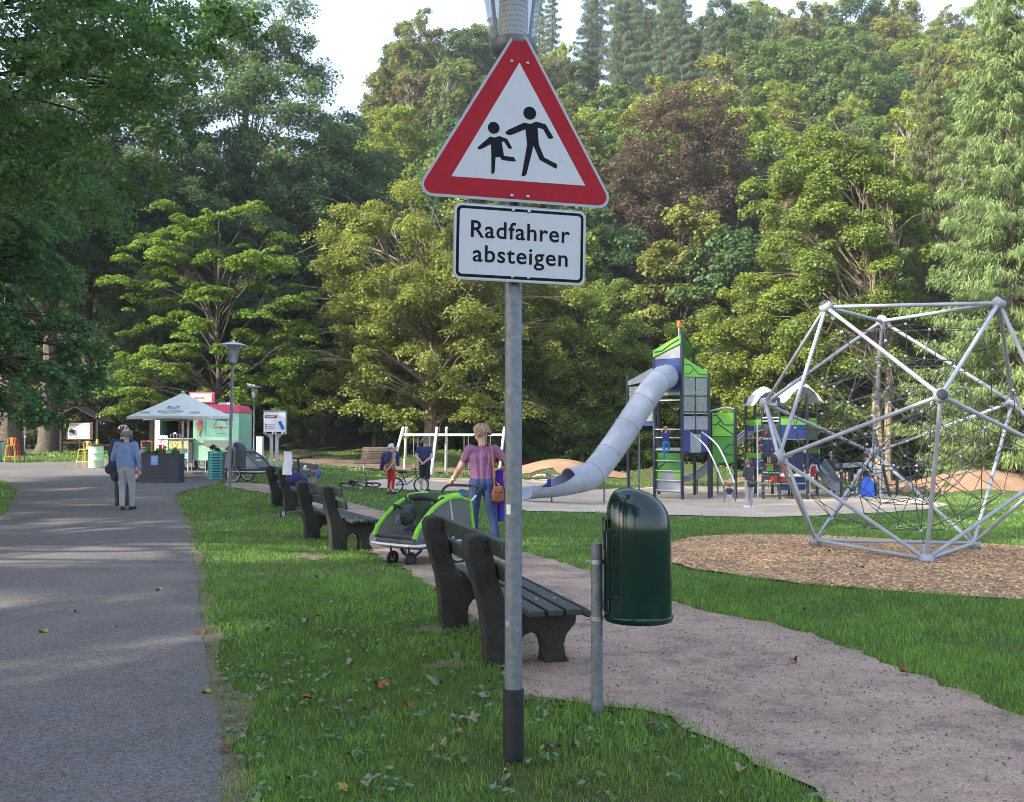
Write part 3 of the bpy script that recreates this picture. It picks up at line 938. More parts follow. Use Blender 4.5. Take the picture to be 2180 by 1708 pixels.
# spruces on the right
def spruce(name, label, loc, H, Rb, seed, nbr, color, z0=.6, lmin=.72):
    rg = np.random.default_rng(seed)
    t = thing(name, label, 'tree', loc)
    mb = MB()
    mb.tube([(0, 0, -.2), (0, 0, .4), (0, 0, H * .5), (0, 0, H)], [.42, .3, .2, .03], 9)
    Vs, Ts = [], []
    for i in range(nbr):
        f = (i + .5) / nbr
        z = z0 + (H - z0) * f ** 1.0
        L = Rb * (1 - f) ** .78 * rg.uniform(lmin, 1.12) + .25
        a = i * 2.399 + rg.normal(0, .2)
        d = np.array([math.cos(a), math.sin(a)])
        ts = np.linspace(0, 1, 7)
        dr = rg.uniform(.2, .38) * (1 - f * .6)
        bx = d[0] * L * ts; by = d[1] * L * ts
        bz = z - dr * L * (1.6 * ts - ts ** 2 * .75) + .10 * L * ts ** 3
        mb.tube([(bx[k], by[k], bz[k]) for k in range(7)], [.05 * (1 - k / 6.5) + .006 for k in range(7)], 4, cap=False)
        # side shoots with hanging twigs
        m = int(95 * L / 3 + 14)
        tt = rg.uniform(.12, 1.0, m) ** .8
        side = rg.uniform(-1, 1, m) * (.12 + .26 * L * (1 - tt) * .5 + .15)
        px = d[0] * L * tt - d[1] * side; py = d[1] * L * tt + d[0] * side
        pz = np.interp(tt, ts, bz) + rg.normal(0, .05, m) - .12 * np.abs(side)
        base = np.stack([px, py, pz], 1)
        hang = rg.uniform(.25, .75, m) * (.5 + .5 * (1 - f))
        nq = 5
        for q in range(nq):
            fq = q / nq
            dirv = np.stack([d[0] * .35 + rg.normal(0, .4, m), d[1] * .35 + rg.normal(0, .4, m), -rg.uniform(.35, 1.1, m)], 1)
            dirv /= np.linalg.norm(dirv, axis=1, keepdims=True)
            s0 = base + np.array([0, 0, -1.0]) * (hang * fq * .8)[:, None] + rg.normal(0, .05, (m, 3))
            ln = rg.uniform(.14, .30, m)[:, None]
            e0 = s0 + dirv * ln
            w = np.cross(dirv, rg.normal(size=(m, 3))); w /= np.linalg.norm(w, axis=1, keepdims=True)
            w *= rg.uniform(.018, .034, m)[:, None]
            Vs.append(np.stack([s0 - w * .6, s0 + w, e0 + w * .3, e0 - w * .3], 1).reshape(-1, 3))
            Ts.append(np.clip(.3 + .3 * tt + rg.normal(0, .13, m) - .1 * fq, 0, .72))
    V = np.concatenate(Vs); T = np.concatenate(Ts)
    o = link_obj('crown', mesh_np('crown', V, np.arange(len(V)).reshape(-1, 4), [M_NEEDLE], T), t)
    o.color = (*color, 1)
    mb.build('trunk', M_BARK, t)
    return t
SPR = spruce('spruce_tree', 'tall pale green spruce with hanging twigs right of the maple', onground(2160, 41), 27, 5.4, 41, 230, (.105, .145, .05), lmin=.5)
s2 = copy_tree(SPR); s2.location = onground(1990, 50); s2.scale = (.72, .72, .86); s2.rotation_euler = (0, 0, 2.2)
s2['label'] = 'slimmer olive spruce half hidden between maple and tall spruce'
for ch in s2.children:
    if ch.name.startswith('crown'): ch.color = (.085, .10, .036, 1)
s3 = copy_tree(SPR); s3.location = onground(2420, 44); s3.scale = (1, 1, 1.0); s3.rotation_euler = (0, 0, 4)
s3['label'] = 'spruce at the right end of the row of spruces'

# the wooded hillside: individual trees in a few kinds
h1 = tree('hill_beech', 'mid green beech on the wooded hillside', (0, 0, 0), 51, (0, 0, 8.2), (3.9, 3.6, 5.6), 75, (.9, 1.6), 20000, .28, H=11, base_r=.2, color=C_MID, flat=.6, zmin=2.0, group='trees on the hillside', nlimbs=34)
h2 = tree('hill_oak', 'olive green oak on the wooded hillside', (0, 0, 0), 52, (0, 0, 8.8), (3.3, 3.2, 6.4), 70, (.8, 1.4), 17000, .28, H=13, base_r=.2, color=C_OLIVE, flat=.75, zmin=2.5, group='trees on the hillside', nlimbs=40)
h3 = tree('hill_birch', 'airy yellow-green birch on the wooded hillside', (0, 0, 0), 53, (0, 0, 8.4), (2.7, 2.6, 6.2), 52, (.6, 1.1), 10000, .26, H=13.5, base_r=.13, color=C_LIME, flat=.9, zmin=2.5, group='trees on the hillside', nlimbs=46, bark=M_DEAD, droop=.4)
h4 = spruce('hill_spruce', 'dark narrow spruce on the wooded hillside', (0, 0, 0), 25, 3.6, 54, 100, (.055, .075, .042), z0=7, lmin=.35)
h4['group'] = 'trees on the hillside'
KINDS = {'h1': (h1, [((.07, .11, .03), 'mid green beech on the wooded hillside'), ((.11, .145, .03), 'light green beech on the wooded hillside'), ((.05, .085, .035), 'deep green beech on the wooded hillside')]),
         'h2': (h2, [((.09, .105, .034), 'olive green oak on the wooded hillside'), ((.115, .125, .034), 'yellowing oak on the wooded hillside'), ((.065, .09, .04), 'dull green oak on the wooded hillside')]),
         'h3': (h3, [((.13, .165, .03), 'airy yellow-green birch on the wooded hillside'), ((.10, .088, .045), 'airy browned birch on the wooded hillside'), ((.09, .12, .045), 'airy grey-green birch on the wooded hillside')]),
         'h4': (h4, [((.06, .085, .045), 'dark narrow spruce on the wooded hillside')])}
rgh = np.random.default_rng(61)
used = set()
spots = []
yy = 63.0
while yy < 152:
    step = 5.4 + (yy - 63) * .028
    lo, hi = -.30 * yy - 6, .62 * yy + 6
    xx = lo + rgh.uniform(0, step)
    while xx < hi:
        x, y = xx + rgh.normal(0, 1.1), yy + rgh.normal(0, 1.1)
        if y > 60 + 40 * (1 - float(sst(-34, -8, x))) * .6 or x > -14:
            spots.append((x, y))
        xx += step * rgh.uniform(.9, 1.35)
    yy += step * .98
for x, y in spots:
    if 7 < x < 20 and 64 < y < 79: continue
    if -24 < x < -6 and y < 74: continue
    u = rgh.random()
    high = y > 108
    if high and 4 < x < 26 and u < .45: k = 'h4'
    elif u < .42: k = 'h1'
    elif u < .74: k = 'h2'
    else: k = 'h3'
    src, cols = KINDS[k]
    colr, lab = cols[rgh.integers(0, len(cols))]
    j = rgh.uniform(.85, 1.15)
    colr = tuple(c * j for c in colr)
    s = rgh.uniform(.8, 1.15) * (1.0 if y < 100 else 1.08)
    z = gzf(x, y) - .2
    where = ('low on' if y < 82 else 'halfway up' if y < 110 else 'near the top of') + ' the wooded hillside ' + ('beyond the lime and ash' if x < -8 else 'beyond the yellow-green maple' if x < 6 else 'around the copper beech' if x < 24 else 'behind the tall spruce')
    lab = lab.split(' on the')[0] + ' ' + where
    if k not in used:
        used.add(k)
        src.location = (x, y, z); src['label'] = lab; src.scale = (s, s, s)
        for ch in src.children:
            if ch.name.startswith('crown'): ch.color = (*colr, 1)
    else:
        place_tree(src, (x, y, z), rgh.uniform(0, 6.28), (s * rgh.uniform(.9, 1.15), s, s * rgh.uniform(.9, 1.12)), lab, 'trees on the hillside', colr)

# bare dead trees on the slope
def dead_tree(loc, seed, H, label):
    rg = np.random.default_rng(seed)
    t = thing('dead_tree', label, 'tree', loc)
    mb = MB()
    pts = [(rg.normal(0, .03) * H * k / 7, rg.normal(0, .03) * H * k / 7, H * k / 7) for k in range(8)]
    mb.tube(pts, [.2 * (1 - k / 7.6) + .01 for k in range(8)], 6)
    mb.build('trunk', M_DEAD, t)
    mb = MB()
    for k in range(34):
        f = rg.uniform(.25, .97); i = int(f * 7); a = rg.uniform(0, 6.28); L = (1 - f) * H * .45 + rg.uniform(.5, 1.6)
        p0 = Vector(pts[i]).lerp(Vector(pts[min(i + 1, 7)]), f * 7 - i)
        p1 = p0 + Vector((math.cos(a) * L * .6, math.sin(a) * L * .6, L * .85))
        pl = limb(mb, rg, p0, p1, .06 * (1 - f) + .03, .012, n=5)
        for q in range(4):
            e = pl[2 + q % 3] + Vector(rg.normal(size=3)) * L * .3 + Vector((0, 0, L * .2))
            limb(mb, rg, pl[2 + q % 3], e, .025, .008, n=3, seg=4)
    mb.build('branches', M_DEAD, t)
    return t
dead_tree(onground(1558, 104), 71, 15, 'bare pale dead tree standing highest on the slope')
dead_tree(onground(1395, 98), 72, 11, 'bare grey dead tree on the slope above the copper beech')
dead_tree(onground(1690, 84), 73, 8, 'small bare dead tree behind the twin-trunk maple')
# ------------------------------------------------------------------ materials of the things
M_GALV = mat('galvanised', (.20, .225, .25), .5, .45, var=.14, vscale=30, bump=.08, bscale=120)
M_GALV2 = mat('weathered_zinc', (.19, .21, .235), .55, .4, var=.2, vscale=18, bump=.1, bscale=90)
M_BLACK = mat('black_rubber', (.011, .012, .013), .6, var=.3, vscale=12, bump=.2, bscale=60)
M_STEEL = mat('steel', (.5, .51, .53), .3, .85, var=.1, vscale=20)
M_PERF = mat('perforated_sheet', (.45, .48, .52), .4, .6, var=.1)
M_GLASS = glass_mat('lamp_glass', (.93, .95, .95), .22, .08)
M_PANE = glass_mat('clear_pane', (.80, .88, .82), .35, .2)
M_SIGNRIM = mat('sign_rim', (.38, .41, .44), .45, .15, var=.06, vscale=9)
M_RED = mat('sign_red', (.36, .010, .022), .5, spec=.2, var=.05, vscale=12)
M_WHITE = mat('sign_white', (.52, .56, .60), .45, var=.025, vscale=4)
M_INK = mat('sign_black', (.006, .007, .012), .55, var=.1, spec=.15)
M_CONC = mat('mossy_concrete', (.04, .037, .031), .95, var=.5, vscale=5, bump=.9, bscale=35, col2=(.014, .015, .013))
M_CONC2 = mat('pale_concrete', (.28, .25, .19), .95, var=.3, vscale=6, bump=.7, bscale=35)
M_SLAT = mat('green_black_slat', (.04, .055, .042), .55, var=.3, vscale=4, bump=.35, bscale=25, col2=(.014, .019, .016))
M_BIN = mat('bin_green', (.004, .027, .021), .12, var=.2, vscale=3, spec=.6)
M_BINB = mat('bin_slate', (.03, .045, .065), .3, var=.2, vscale=3)
M_PLASTIC = mat('slide_grey', (.30, .33, .38), .38, var=.07, vscale=2.5)
M_NAVY = mat('post_navy', (.028, .036, .06), .45, var=.15, vscale=4)
M_BLUE = mat('panel_blue', (.02, .045, .19), .4, var=.1, vscale=3)
M_LIME = mat('panel_lime', (.17, .50, .045), .4, var=.08, vscale=3)
M_LIMED = mat('panel_green', (.06, .27, .03), .45, var=.1, vscale=3)
M_PGREY = mat('panel_grey', (.30, .32, .35), .5, var=.1, vscale=3)
M_PDARK = mat('panel_charcoal', (.05, .053, .06), .55, var=.15, vscale=4)
M_ALU = mat('light_alu', (.55, .57, .6), .35, .4, var=.08, vscale=8)
M_NODE = mat('node_grey', (.36, .385, .43), .4, var=.08, vscale=6)
M_ROPE = mat('rope', (.075, .08, .08), .9, var=.2, vscale=40)
M_ORANGE = mat('beacon_orange', (.8, .16, .02), .4, var=.05)
M_REDP = mat('panel_red', (.6, .03, .02), .4, var=.08)
M_WOODW = mat('bleached_post', (.72, .70, .66), .6, var=.1, vscale=8, bump=.2, bscale=30)
M_WOODB = mat('brown_slat', (.10, .062, .042), .7, var=.25, vscale=8, bump=.4, bscale=30)
M_WOODD = mat('dark_timber', (.035, .026, .02), .85, var=.3, vscale=8, bump=.4, bscale=30)
M_MINT = mat('mint_paint', (.35, .66, .48), .4, var=.06, vscale=2)
M_CREAM = mat('cream_paint', (.72, .74, .58), .5, var=.06, vscale=2)
M_PINK = mat('pink_paint', (.75, .10, .20), .35, var=.06, vscale=2)
M_YEL = mat('yellow_paint', (.72, .42, .05), .4, var=.08, vscale=4)
M_TEAL = mat('teal_paint', (.10, .50, .42), .55, var=.12, vscale=6)
M_SLATE = mat('slate_paint', (.045, .055, .085), .5, var=.15, vscale=6)
M_CANVAS = mat('canvas', (.62, .66, .58), .85, var=.05, vscale=2.5, bump=.1, bscale=200)
M_PAPER = mat('paper', (.8, .82, .85), .6, var=.03)
M_PAPERB = mat('paper_blue', (.22, .42, .78), .6, var=.12, vscale=5)
M_CHALK = mat('chalkboard', (.05, .05, .05), .7, var=.3, vscale=10)
M_LIMEF = mat('lime_fabric', (.22, .55, .04), .75, var=.12, vscale=6, bump=.25, bscale=120)
M_DKF = mat('dark_fabric', (.03, .04, .035), .8, var=.25, vscale=6, bump=.3, bscale=90)
M_GREYF = mat('grey_fabric', (.10, .11, .125), .75, var=.15, vscale=6, bump=.2, bscale=90)
M_NET = glass_mat('mesh_window', (.55, .6, .55), .35, .6)
M_FILM = glass_mat('film_window', (.7, .75, .8), .5, .15)
M_TYRE = mat('tyre', (.015, .015, .016), .75, var=.2)
M_REFL = mat('reflector', (.8, .3, .03), .3, var=.05)

VT = Vector
def frame_to(a, b, up=(0, 0, 1)):
    """matrix with local X from a to b and local Z near up"""
    x = (VT(b) - VT(a)).normalized(); z = VT(up); y = z.cross(x).normalized(); z = x.cross(y)
    M = Matrix((x, y, z)).transposed().to_4x4(); M.translation = VT(a)
    return M

# ------------------------------------------------------------------ lamp posts
def lamp_post(label, loc, pole_r=.043, collar=3.48, sleeve=True, tilt=0.0, rz=0, group=None):
    t = thing('lamp_post', label, 'lamp post', loc, rz, group)
    t.rotation_euler = (0, tilt, rz)
    MB().tube([(0, 0, -.1), (0, 0, collar)], pole_r, 20).build('post', M_GALV, t)
    if sleeve:
        MB().lathe([(pole_r + .007, -.1), (pole_r + .008, .34), (pole_r + .007, .355), (pole_r + .001, .357)], 20).build('base_sleeve', M_BLACK, t)
    z = collar
    MB().lathe([(pole_r + .004, z - .10), (pole_r + .006, z - .06), (.095, z - .03), (.112, z - .005), (.112, z + .03), (.10, z + .034), (.02, z + .036)], 28).build('collar', M_GALV2, t)
    MB().lathe([(.072, z + .036), (.072, z + .30), (.07, z + .305), (.0005, z + .306)], 24).build('lamp_cylinder', M_PERF, t)
    # rows of holes in the inner cylinder
    mb = MB()
    for i in range(9):
        for k in range(26):
            a = 2 * math.pi * (k + .5 * (i % 2)) / 26
            M = Matrix.Translation((.0722 * math.cos(a), .0722 * math.sin(a), z + .06 + i * .026)) @ Matrix.Rotation(a, 4, 'Z') @ Matrix.Rotation(math.pi / 2, 4, 'Y')
            mb.prism([(.0045 * math.cos(j * math.pi / 3), .0045 * math.sin(j * math.pi / 3)) for j in range(6)], .001, 0, M)
    o = mb.build('hole_pattern', M_INK, t); o['kind'] = 'stuff'
    MB().lathe([(.112, z + .03), (.19, z + .50), (.186, z + .50), (.108, z + .032)], 28).build('glass', M_GLASS, t)
    mb = MB()
    for k in range(4):
        a = math.pi / 4 + k * math.pi / 2
        mb.tube([(.112 * math.cos(a), .112 * math.sin(a), z + .03), (.192 * math.cos(a), .192 * math.sin(a), z + .505)], .006, 6)
    mb.build('cage', M_GALV, t)
    MB().lathe([(.36, z + .498), (.365, z + .505), (.30, z + .535), (.16, z + .575), (.05, z + .60), (.035, z + .64), (.0005, z + .65)], 32).build('cap', M_ALU, t)
    return t

LP = G(1093, 1622)
lamp = lamp_post('galvanised lamp post with black foot carrying the triangular sign', LP, collar=W(1095, 85, LP.y).z - LP.z - .02)
# stickers on the pole (flat print)
def sticker(parent, z, ang, w, h, m, rnd=False):
    mb = MB(); r = .0437
    n = 6
    vs, fs = [], []
    for i in range(n + 1):
        a = ang + (i / n - .5) * w / r
        for j in range(2):
            vs.append((r * math.cos(a), r * math.sin(a), z + (j - .5) * h * (1 if not rnd else max(.25, math.cos((i / n - .5) * 2.4)))))
    for i in range(n): fs.append((2 * i, 2 * i + 2, 2 * i + 3, 2 * i + 1))
    mb.add(vs, fs)
    return mb.build('sticker', m, parent)
zz = lambda py: W(1093, py, LP.y).z - LP.z
sticker(lamp, zz(1083), -math.pi / 2 - .62, .026, .048, M_PAPER)
sticker(lamp, zz(1322), -math.pi / 2 - .8, .03, .03, M_SIGNRIM, True)
sticker(lamp, zz(1100), -math.pi / 2 + .55, .035, .07, M_GALV2, True)

p = G(487, 1041)
lamp_post('tall lamp post beside the slate litter bin at the path fork', p, collar=3.46, sleeve=False, tilt=R(1.3))
p = onground(541, 46)
lamp_post('pale lamp post behind the info board, a bird on its cap', p, collar=W(541, 847, 46).z - p.z, sleeve=False)
def bird(loc):
    t = thing('bird', 'small white bird sitting on the far lamp cap', 'bird', loc, R(200))
    mb = MB(); mb.sphere((0, 0, .075), (.11, .06, .06), 10, 7); mb.sphere((.09, 0, .13), .04, 8, 6); mb.capsule((.12, 0, .128), (.15, 0, .122), .01, .004, 6)
    mb.capsule((-.08, 0, .08), (-.2, 0, .06), .03, .015, 6); mb.tube([(0, .02, 0), (0, .02, .04)], .006, 5); mb.tube([(0, -.02, 0), (0, -.02, .04)], .006, 5)
    mb.build('body', M_PAPER, t)
bird((p.x - .22, p.y, W(541, 847, 46).z + .545))

# ------------------------------------------------------------------ the two signs on the lamp post
SIGN_YAW, SIGN_ROLL = R(13), R(1.0)
SC0 = W(1100, 426, LP.y - .075)
sg = Matrix.Translation(SC0) @ Matrix.Rotation(SIGN_YAW, 4, 'Z') @ Matrix.Rotation(SIGN_ROLL, 4, 'Y') @ Matrix.Rotation(math.pi / 2, 4, 'X')
sgi = sg.inverted()
def on_sign(zx, zy):
    """enlarged-crop pixel -> coordinates in the sign's own plane"""
    px, py = (1150 + zx * .4977) / 1.3427, zy * .4977 / 1.3427
    o = VT((0, 0, CH)); d = W(px, py, 5.0) - o
    a, b = sgi @ o, sgi.to_3x3() @ d
    t = -a.z / b.z
    q = a + b * t
    return (q.x, q.y)
def sign_root(name, label):
    t = thing(name, label, 'traffic sign')
    t.matrix_world = sg
    return t
def ngon(poly, z, t, name, m, parent):
    return MB().prism(poly, t, 0, Matrix.Translation((0, 0, z))).build(name, m, parent)
def tri(cx, y0, S):
    return [(cx - S / 2, y0), (cx + S / 2, y0), (cx, y0 + S * .866)]
def bolts(parent, pts):
    mb = MB().lathe([(.008, 0), (.008, .004), (.005, .007), (.0004, .008)], 10)
    me = mb.mesh('bolt', M_STEEL)
    for x, y in pts: link_obj('bolt', me, parent, (x, y, .0045))
ws = sign_root('warning_sign', 'red-bordered triangular warning sign with two running children')
cx = on_sign(660, 1100)[0]
b0 = on_sign(660, 1162)[1]
ngon(rounded(tri(cx, b0, 1.02), .055, 6), -.003, .003, 'plate', M_SIGNRIM, ws)
ngon(rounded(tri(cx, b0 + .014, .973), .042, 6), 0, .0015, 'red_border', M_RED, ws)
a_, b_, c_ = on_sign(282, 1013), on_sign(1050, 1068), on_sign(672, 362)
ngon([a_, b_, c_], .0015, .0012, 'white_field', M_WHITE, ws)
def circle(c, r, n=20): return [(c[0] + r * math.cos(2 * math.pi * k / n), c[1] + r * math.sin(2 * math.pi * k / n)) for k in range(n)]
big = [(590, 764), (606, 748), (698, 706), (735, 714), (768, 700), (822, 716), (868, 793), (856, 799), (838, 797), (808, 744), (776, 735), (783, 832), (814, 906), (888, 945), (886, 970), (876, 968), (788, 920), (752, 838), (737, 905), (712, 1004), (698, 1014), (684, 1013), (716, 830), (706, 744), (626, 777), (604, 777)]
small = [(430, 851), (442, 838), (503, 786), (528, 792), (556, 783), (602, 800), (630, 852), (620, 857), (608, 853), (583, 814), (570, 818), (583, 897), (640, 905), (652, 926), (640, 930), (572, 921), (560, 904), (535, 905), (530, 988), (522, 1000), (511, 1000), (510, 862), (507, 830), (458, 856), (440, 861)]
def rev(q): return q[::-1]
mb = MB(); mb.prism(rev([on_sign(*q) for q in big]), .0012, 0, Matrix.Translation((0, 0, .0027)))
k0 = on_sign(731, 652); rr = (on_sign(768, 652)[0] - k0[0]); mb.prism(circle(k0, rr), .0012, 0, Matrix.Translation((0, 0, .0027)))
mb.build('adult_pictogram', M_INK, ws)
mb = MB(); mb.prism(rev([on_sign(*q) for q in small]), .0012, 0, Matrix.Translation((0, 0, .0027)))
k0 = on_sign(524, 736); rr = (on_sign(558, 736)[0] - k0[0]); mb.prism(circle(k0, rr), .0012, 0, Matrix.Translation((0, 0, .0027)))
mb.build('child_pictogram', M_INK, ws)
bolts(ws, [on_sign(626, 355), on_sign(718, 366), on_sign(628, 1126), on_sign(720, 1132)])
def clamp(parent, y):
    MB().box((cx, y, -.012), (.20, .045, .016)).box((cx, y, -.03), (.11, .03, .03)).build('clamp', M_GALV2, parent)
clamp(ws, on_sign(670, 360)[1]); clamp(ws, on_sign(670, 1120)[1])

ts = sign_root('text_sign', 'white rectangular sign with black rim reading Radfahrer absteigen')
c4 = [on_sign(287, 1600), on_sign(1050, 1646), on_sign(1056, 1222), on_sign(300, 1152)]
x0 = (c4[0][0] + c4[3][0]) / 2; x1 = (c4[1][0] + c4[2][0]) / 2; y0 = (c4[0][1] + c4[1][1]) / 2; y1 = (c4[2][1] + c4[3][1]) / 2
def rrect(i, r): return rounded([(x0 + i, y0 + i), (x1 - i, y0 + i), (x1 - i, y1 - i), (x0 + i, y1 - i)], r, 6)
ngon(rrect(0, .034), -.003, .003, 'plate', M_SIGNRIM, ts)
ngon(rrect(.006, .03), 0, .0008, 'white_edge', M_WHITE, ts)
ngon(rrect(.0135, .026), .0008, .001, 'black_rim', M_INK, ts)
ngon(rrect(.028, .016), .0018, .001, 'white_field', M_WHITE, ts)
for word, a, bq, capt in [('Radfahrer', (393, 1358), (960, 1400), (393, 1262)), ('absteigen', (403, 1497), (948, 1536), (452, 1405))]:
    A, B, T_ = on_sign(*a), on_sign(*bq), on_sign(*capt)
    me = text_mesh(word, B[0] - A[0], T_[1] - A[1], 'R' if word[0] == 'R' else 'b', bold=.012)
    me.materials.append(M_INK)
    link_obj('lettering', me, ts, (A[0], (A[1] + B[1]) / 2, .0028))
bolts(ts, [on_sign(637, 1209), on_sign(727, 1217), on_sign(632, 1592), on_sign(723, 1597)])
clamp(ts, on_sign(670, 1210)[1]); clamp(ts, on_sign(670, 1594)[1])

# ------------------------------------------------------------------ litter bins
def litter_bin(label, loc, rz, m, zb, w=.185, post=True, ph=.98):
    t = thing('litter_bin', label, 'litter bin', loc, rz)
    if post:
        MB().tube([(0, 0, -.08), (0, 0, ph)], .033, 18).build('post', M_GALV2, t)
        MB().lathe([(.034, ph - .002), (.034, ph + .004), (.0004, ph + .006)], 18).build('post_cap', M_GALV2, t)
        for zc in (ph - .10, ph - .42):
            mb = MB(); mb.lathe([(.0345, zc - .012), (.038, zc - .012), (.038, zc + .012), (.0345, zc + .012)], 18); mb.box((-.045, -.012, zc), (.03, .008, .016)); mb.sphere((-.055, -.018, zc), .008, 6, 5)
            mb.build('clamp', M_STEEL, t)
    # body: upright barrel with a hood that slopes forward
    cx_ = .052 + w
    rows = []
    H = .73
    for i in range(17):
        if i < 8:
            z = zb + .02 + (H - .25) * i / 7; rx = w; off = 0
        else:
            f = (i - 7) / 9
            a = f * math.pi / 2
            z = zb + .02 + (H - .25) + .235 * math.sin(a); rx = w * max(.03, math.cos(a) ** .62); off = -.045 * f ** 1.6
        rows.append((z, rx, off))
    seg = 32
    vs, fs = [], []
    for z, rx, off in rows:
        for k in range(seg):
            a = 2 * math.pi * k / seg
            ca, sa = math.cos(a), math.sin(a)
            e = .86
            x = math.copysign(abs(ca) ** e, ca) * rx; y = math.copysign(abs(sa) ** e, sa) * rx * .92
            x = max(x, -w + .012)
            vs.append((cx_ + x + off * 1.0, y, z - max(0, x) * .20 * (1 if z > zb + H - .26 else 0) * ((z - (zb + H - .26)) / .26) ** 2))
    for i in range(len(rows) - 1):
        for k in range(seg):
            k2 = (k + 1) % seg
            fs.append((i * seg + k, i * seg + k2, (i + 1) * seg + k2, (i + 1) * seg + k))
    fs.append(tuple(range(seg - 1, -1, -1))); fs.append(tuple((len(rows) - 1) * seg + k for k in range(seg)))
    MB().add(vs, fs).build('body', m, t, angle=60)
    MB().lathe([(w - .01, zb - .012), (w + .004, zb - .014), (w + .012, zb + .0), (w + .012, zb + .014), (w + .002, zb + .024)], 32, c=(cx_, 0, 0), sy=.93).build('bottom_lip', m, t)
    mb = MB(); mb.box((.046, 0, zb + .30), (.018, .14, .52)); mb.box((.062, -.10, zb + .31), (.035, .012, .40)); mb.build('back_plate', m, t, bevel=.003)
    mb = MB()
    mb.tube([(.03, -.10, zb + .50), (.03, -.13, zb + .50), (.03, -.13, zb + .40), (.03, -.10, zb + .40)], .005, 6)
    mb.box((.095, -.135, zb + .475), (.05, .02, .010)); mb.box((.095, -.135, zb + .14), (.05, .02, .010)); mb.tube([(.075, -.142, zb + .15), (.075, -.142, zb + .47)], .004, 6)
    mb.build('latch', M_BLACK, t)
    return t
p = G(1271, 1524)
litter_bin('glossy dark green litter bin on a steel post beside the near bench', p, R(0), M_BIN, W(1271, 1312, p.y).z - p.z, ph=W(1271, 1157, p.y).z - p.z)
p = G(494, 1034)
litter_bin('slate blue litter bin mounted beside the tall lamp post', (p.x, p.y - .2, p.z), R(8), M_BINB, .53, w=.19, ph=1.0)

# ------------------------------------------------------------------ park benches
def bench_profile():
    back = [(.02, 0), (.0, .10), (-.005, .25), (-.03, .42), (-.075, .58), (-.12, .74), (-.135, .84)]
    q = back + [(-.115, .885), (-.06, .90), (-.005, .885), (.03, .84), (.05, .72), (.085, .58), (.125, .47), (.17, .41), (.22, .395), (.60, .40), (.615, .385), (.615, .30), (.585, .265), (.545, .22), (.53, .16), (.54, .09), (.575, .03), (.60, 0),
         (.37, 0), (.395, .06), (.40, .12), (.385, .19), (.345, .235), (.30, .25), (.255, .235), (.22, .19), (.21, .12), (.215, .06), (.225, 0)]
    return q
BENCH = {}
def park_bench(label, cpos, direction, m=M_CONC, L=2.15, sp=.68, group='concrete park benches'):
    """cpos: ground point under the middle of the rear edge; direction: unit vector along the bench; it faces 90 degrees left of it"""
    rz = math.atan2(direction[1], direction[0])
    t = thing('park_bench', label, 'bench', cpos, rz, group)
    if 'sup' not in BENCH:
        M = Matrix.Rotation(math.pi / 2, 4, 'Z') @ Matrix.Rotation(math.pi / 2, 4, 'X')
        BENCH['sup'] = MB().prism(bench_profile(), .16, 0, Matrix.Translation((-.08, 0, 0)) @ M).mesh('support', M_CONC)
        BENCH['sup2'] = BENCH['sup'].copy(); BENCH['sup2'].materials[0] = M_CONC2
        BENCH['seat'] = MB().box((0, 0, 0), (L, .105, .042)).mesh('seat_slat', M_SLAT)
        BENCH['back'] = MB().box((0, 0, 0), (L, .045, .115)).mesh('back_slat', M_SLAT)
        BENCH['nut'] = MB().lathe([(.011, 0), (.011, .003), (.0004, .006)], 8).mesh('bolt', M_STEEL)
    sup = BENCH['sup2'] if m is M_CONC2 else BENCH['sup']
    rep('support', sup, t, [((-sp, 0, -.03), None), ((sp, 0, -.03), None)], bevel=.02)
    for y in (.235, .36, .485, .585):
        s = rep('seat_slat', BENCH['seat'], t, [((0, y, .40 + (0 if y < .55 else -.018)), (0 if y < .55 else R(-35), 0, 0))], bevel=.008)[0]
        if y < .55:
            for sx in (-sp, sp): link_obj('bolt', BENCH['nut'], s, (sx, 0, .021))
    for y, z, a in ((.035, .80, -10), (.098, .625, -14)):
        s = rep('back_slat', BENCH['back'], t, [((0, y, z), (R(-a), 0, 0))], bevel=.008)[0]
    return t
def bench_at(label, l, r, m=M_CONC, shift=0.0):
    a, b_ = G(*l), G(*r)
    d = VT((a.x - b_.x, a.y - b_.y, 0)); d.normalize()
    # bench direction chosen so that it faces the gravel path (away from the asphalt)
    d2 = -d
    mid = (a + b_) / 2
    mid.z = gzf(mid.x, mid.y)
    t = park_bench(label, mid, (d2.x, d2.y), m)
    t.scale = (1.04, 1.06, 1.06)
    return t
bench_at('park bench with dark slats right behind the lamp post and green litter bin', (926, 1330), (1046, 1428))
bench_at('middle bench of the row, the green child trailer beyond it', (648, 1148), (704, 1172))
bench_at('dark concrete bench farthest along the path with a scooter behind it', (580, 1079), (604, 1090))
park_bench('pale concrete bench across the path with a blue backpack on it', VT((onground(652, 24.5))), (-.47, .88), M_CONC2)

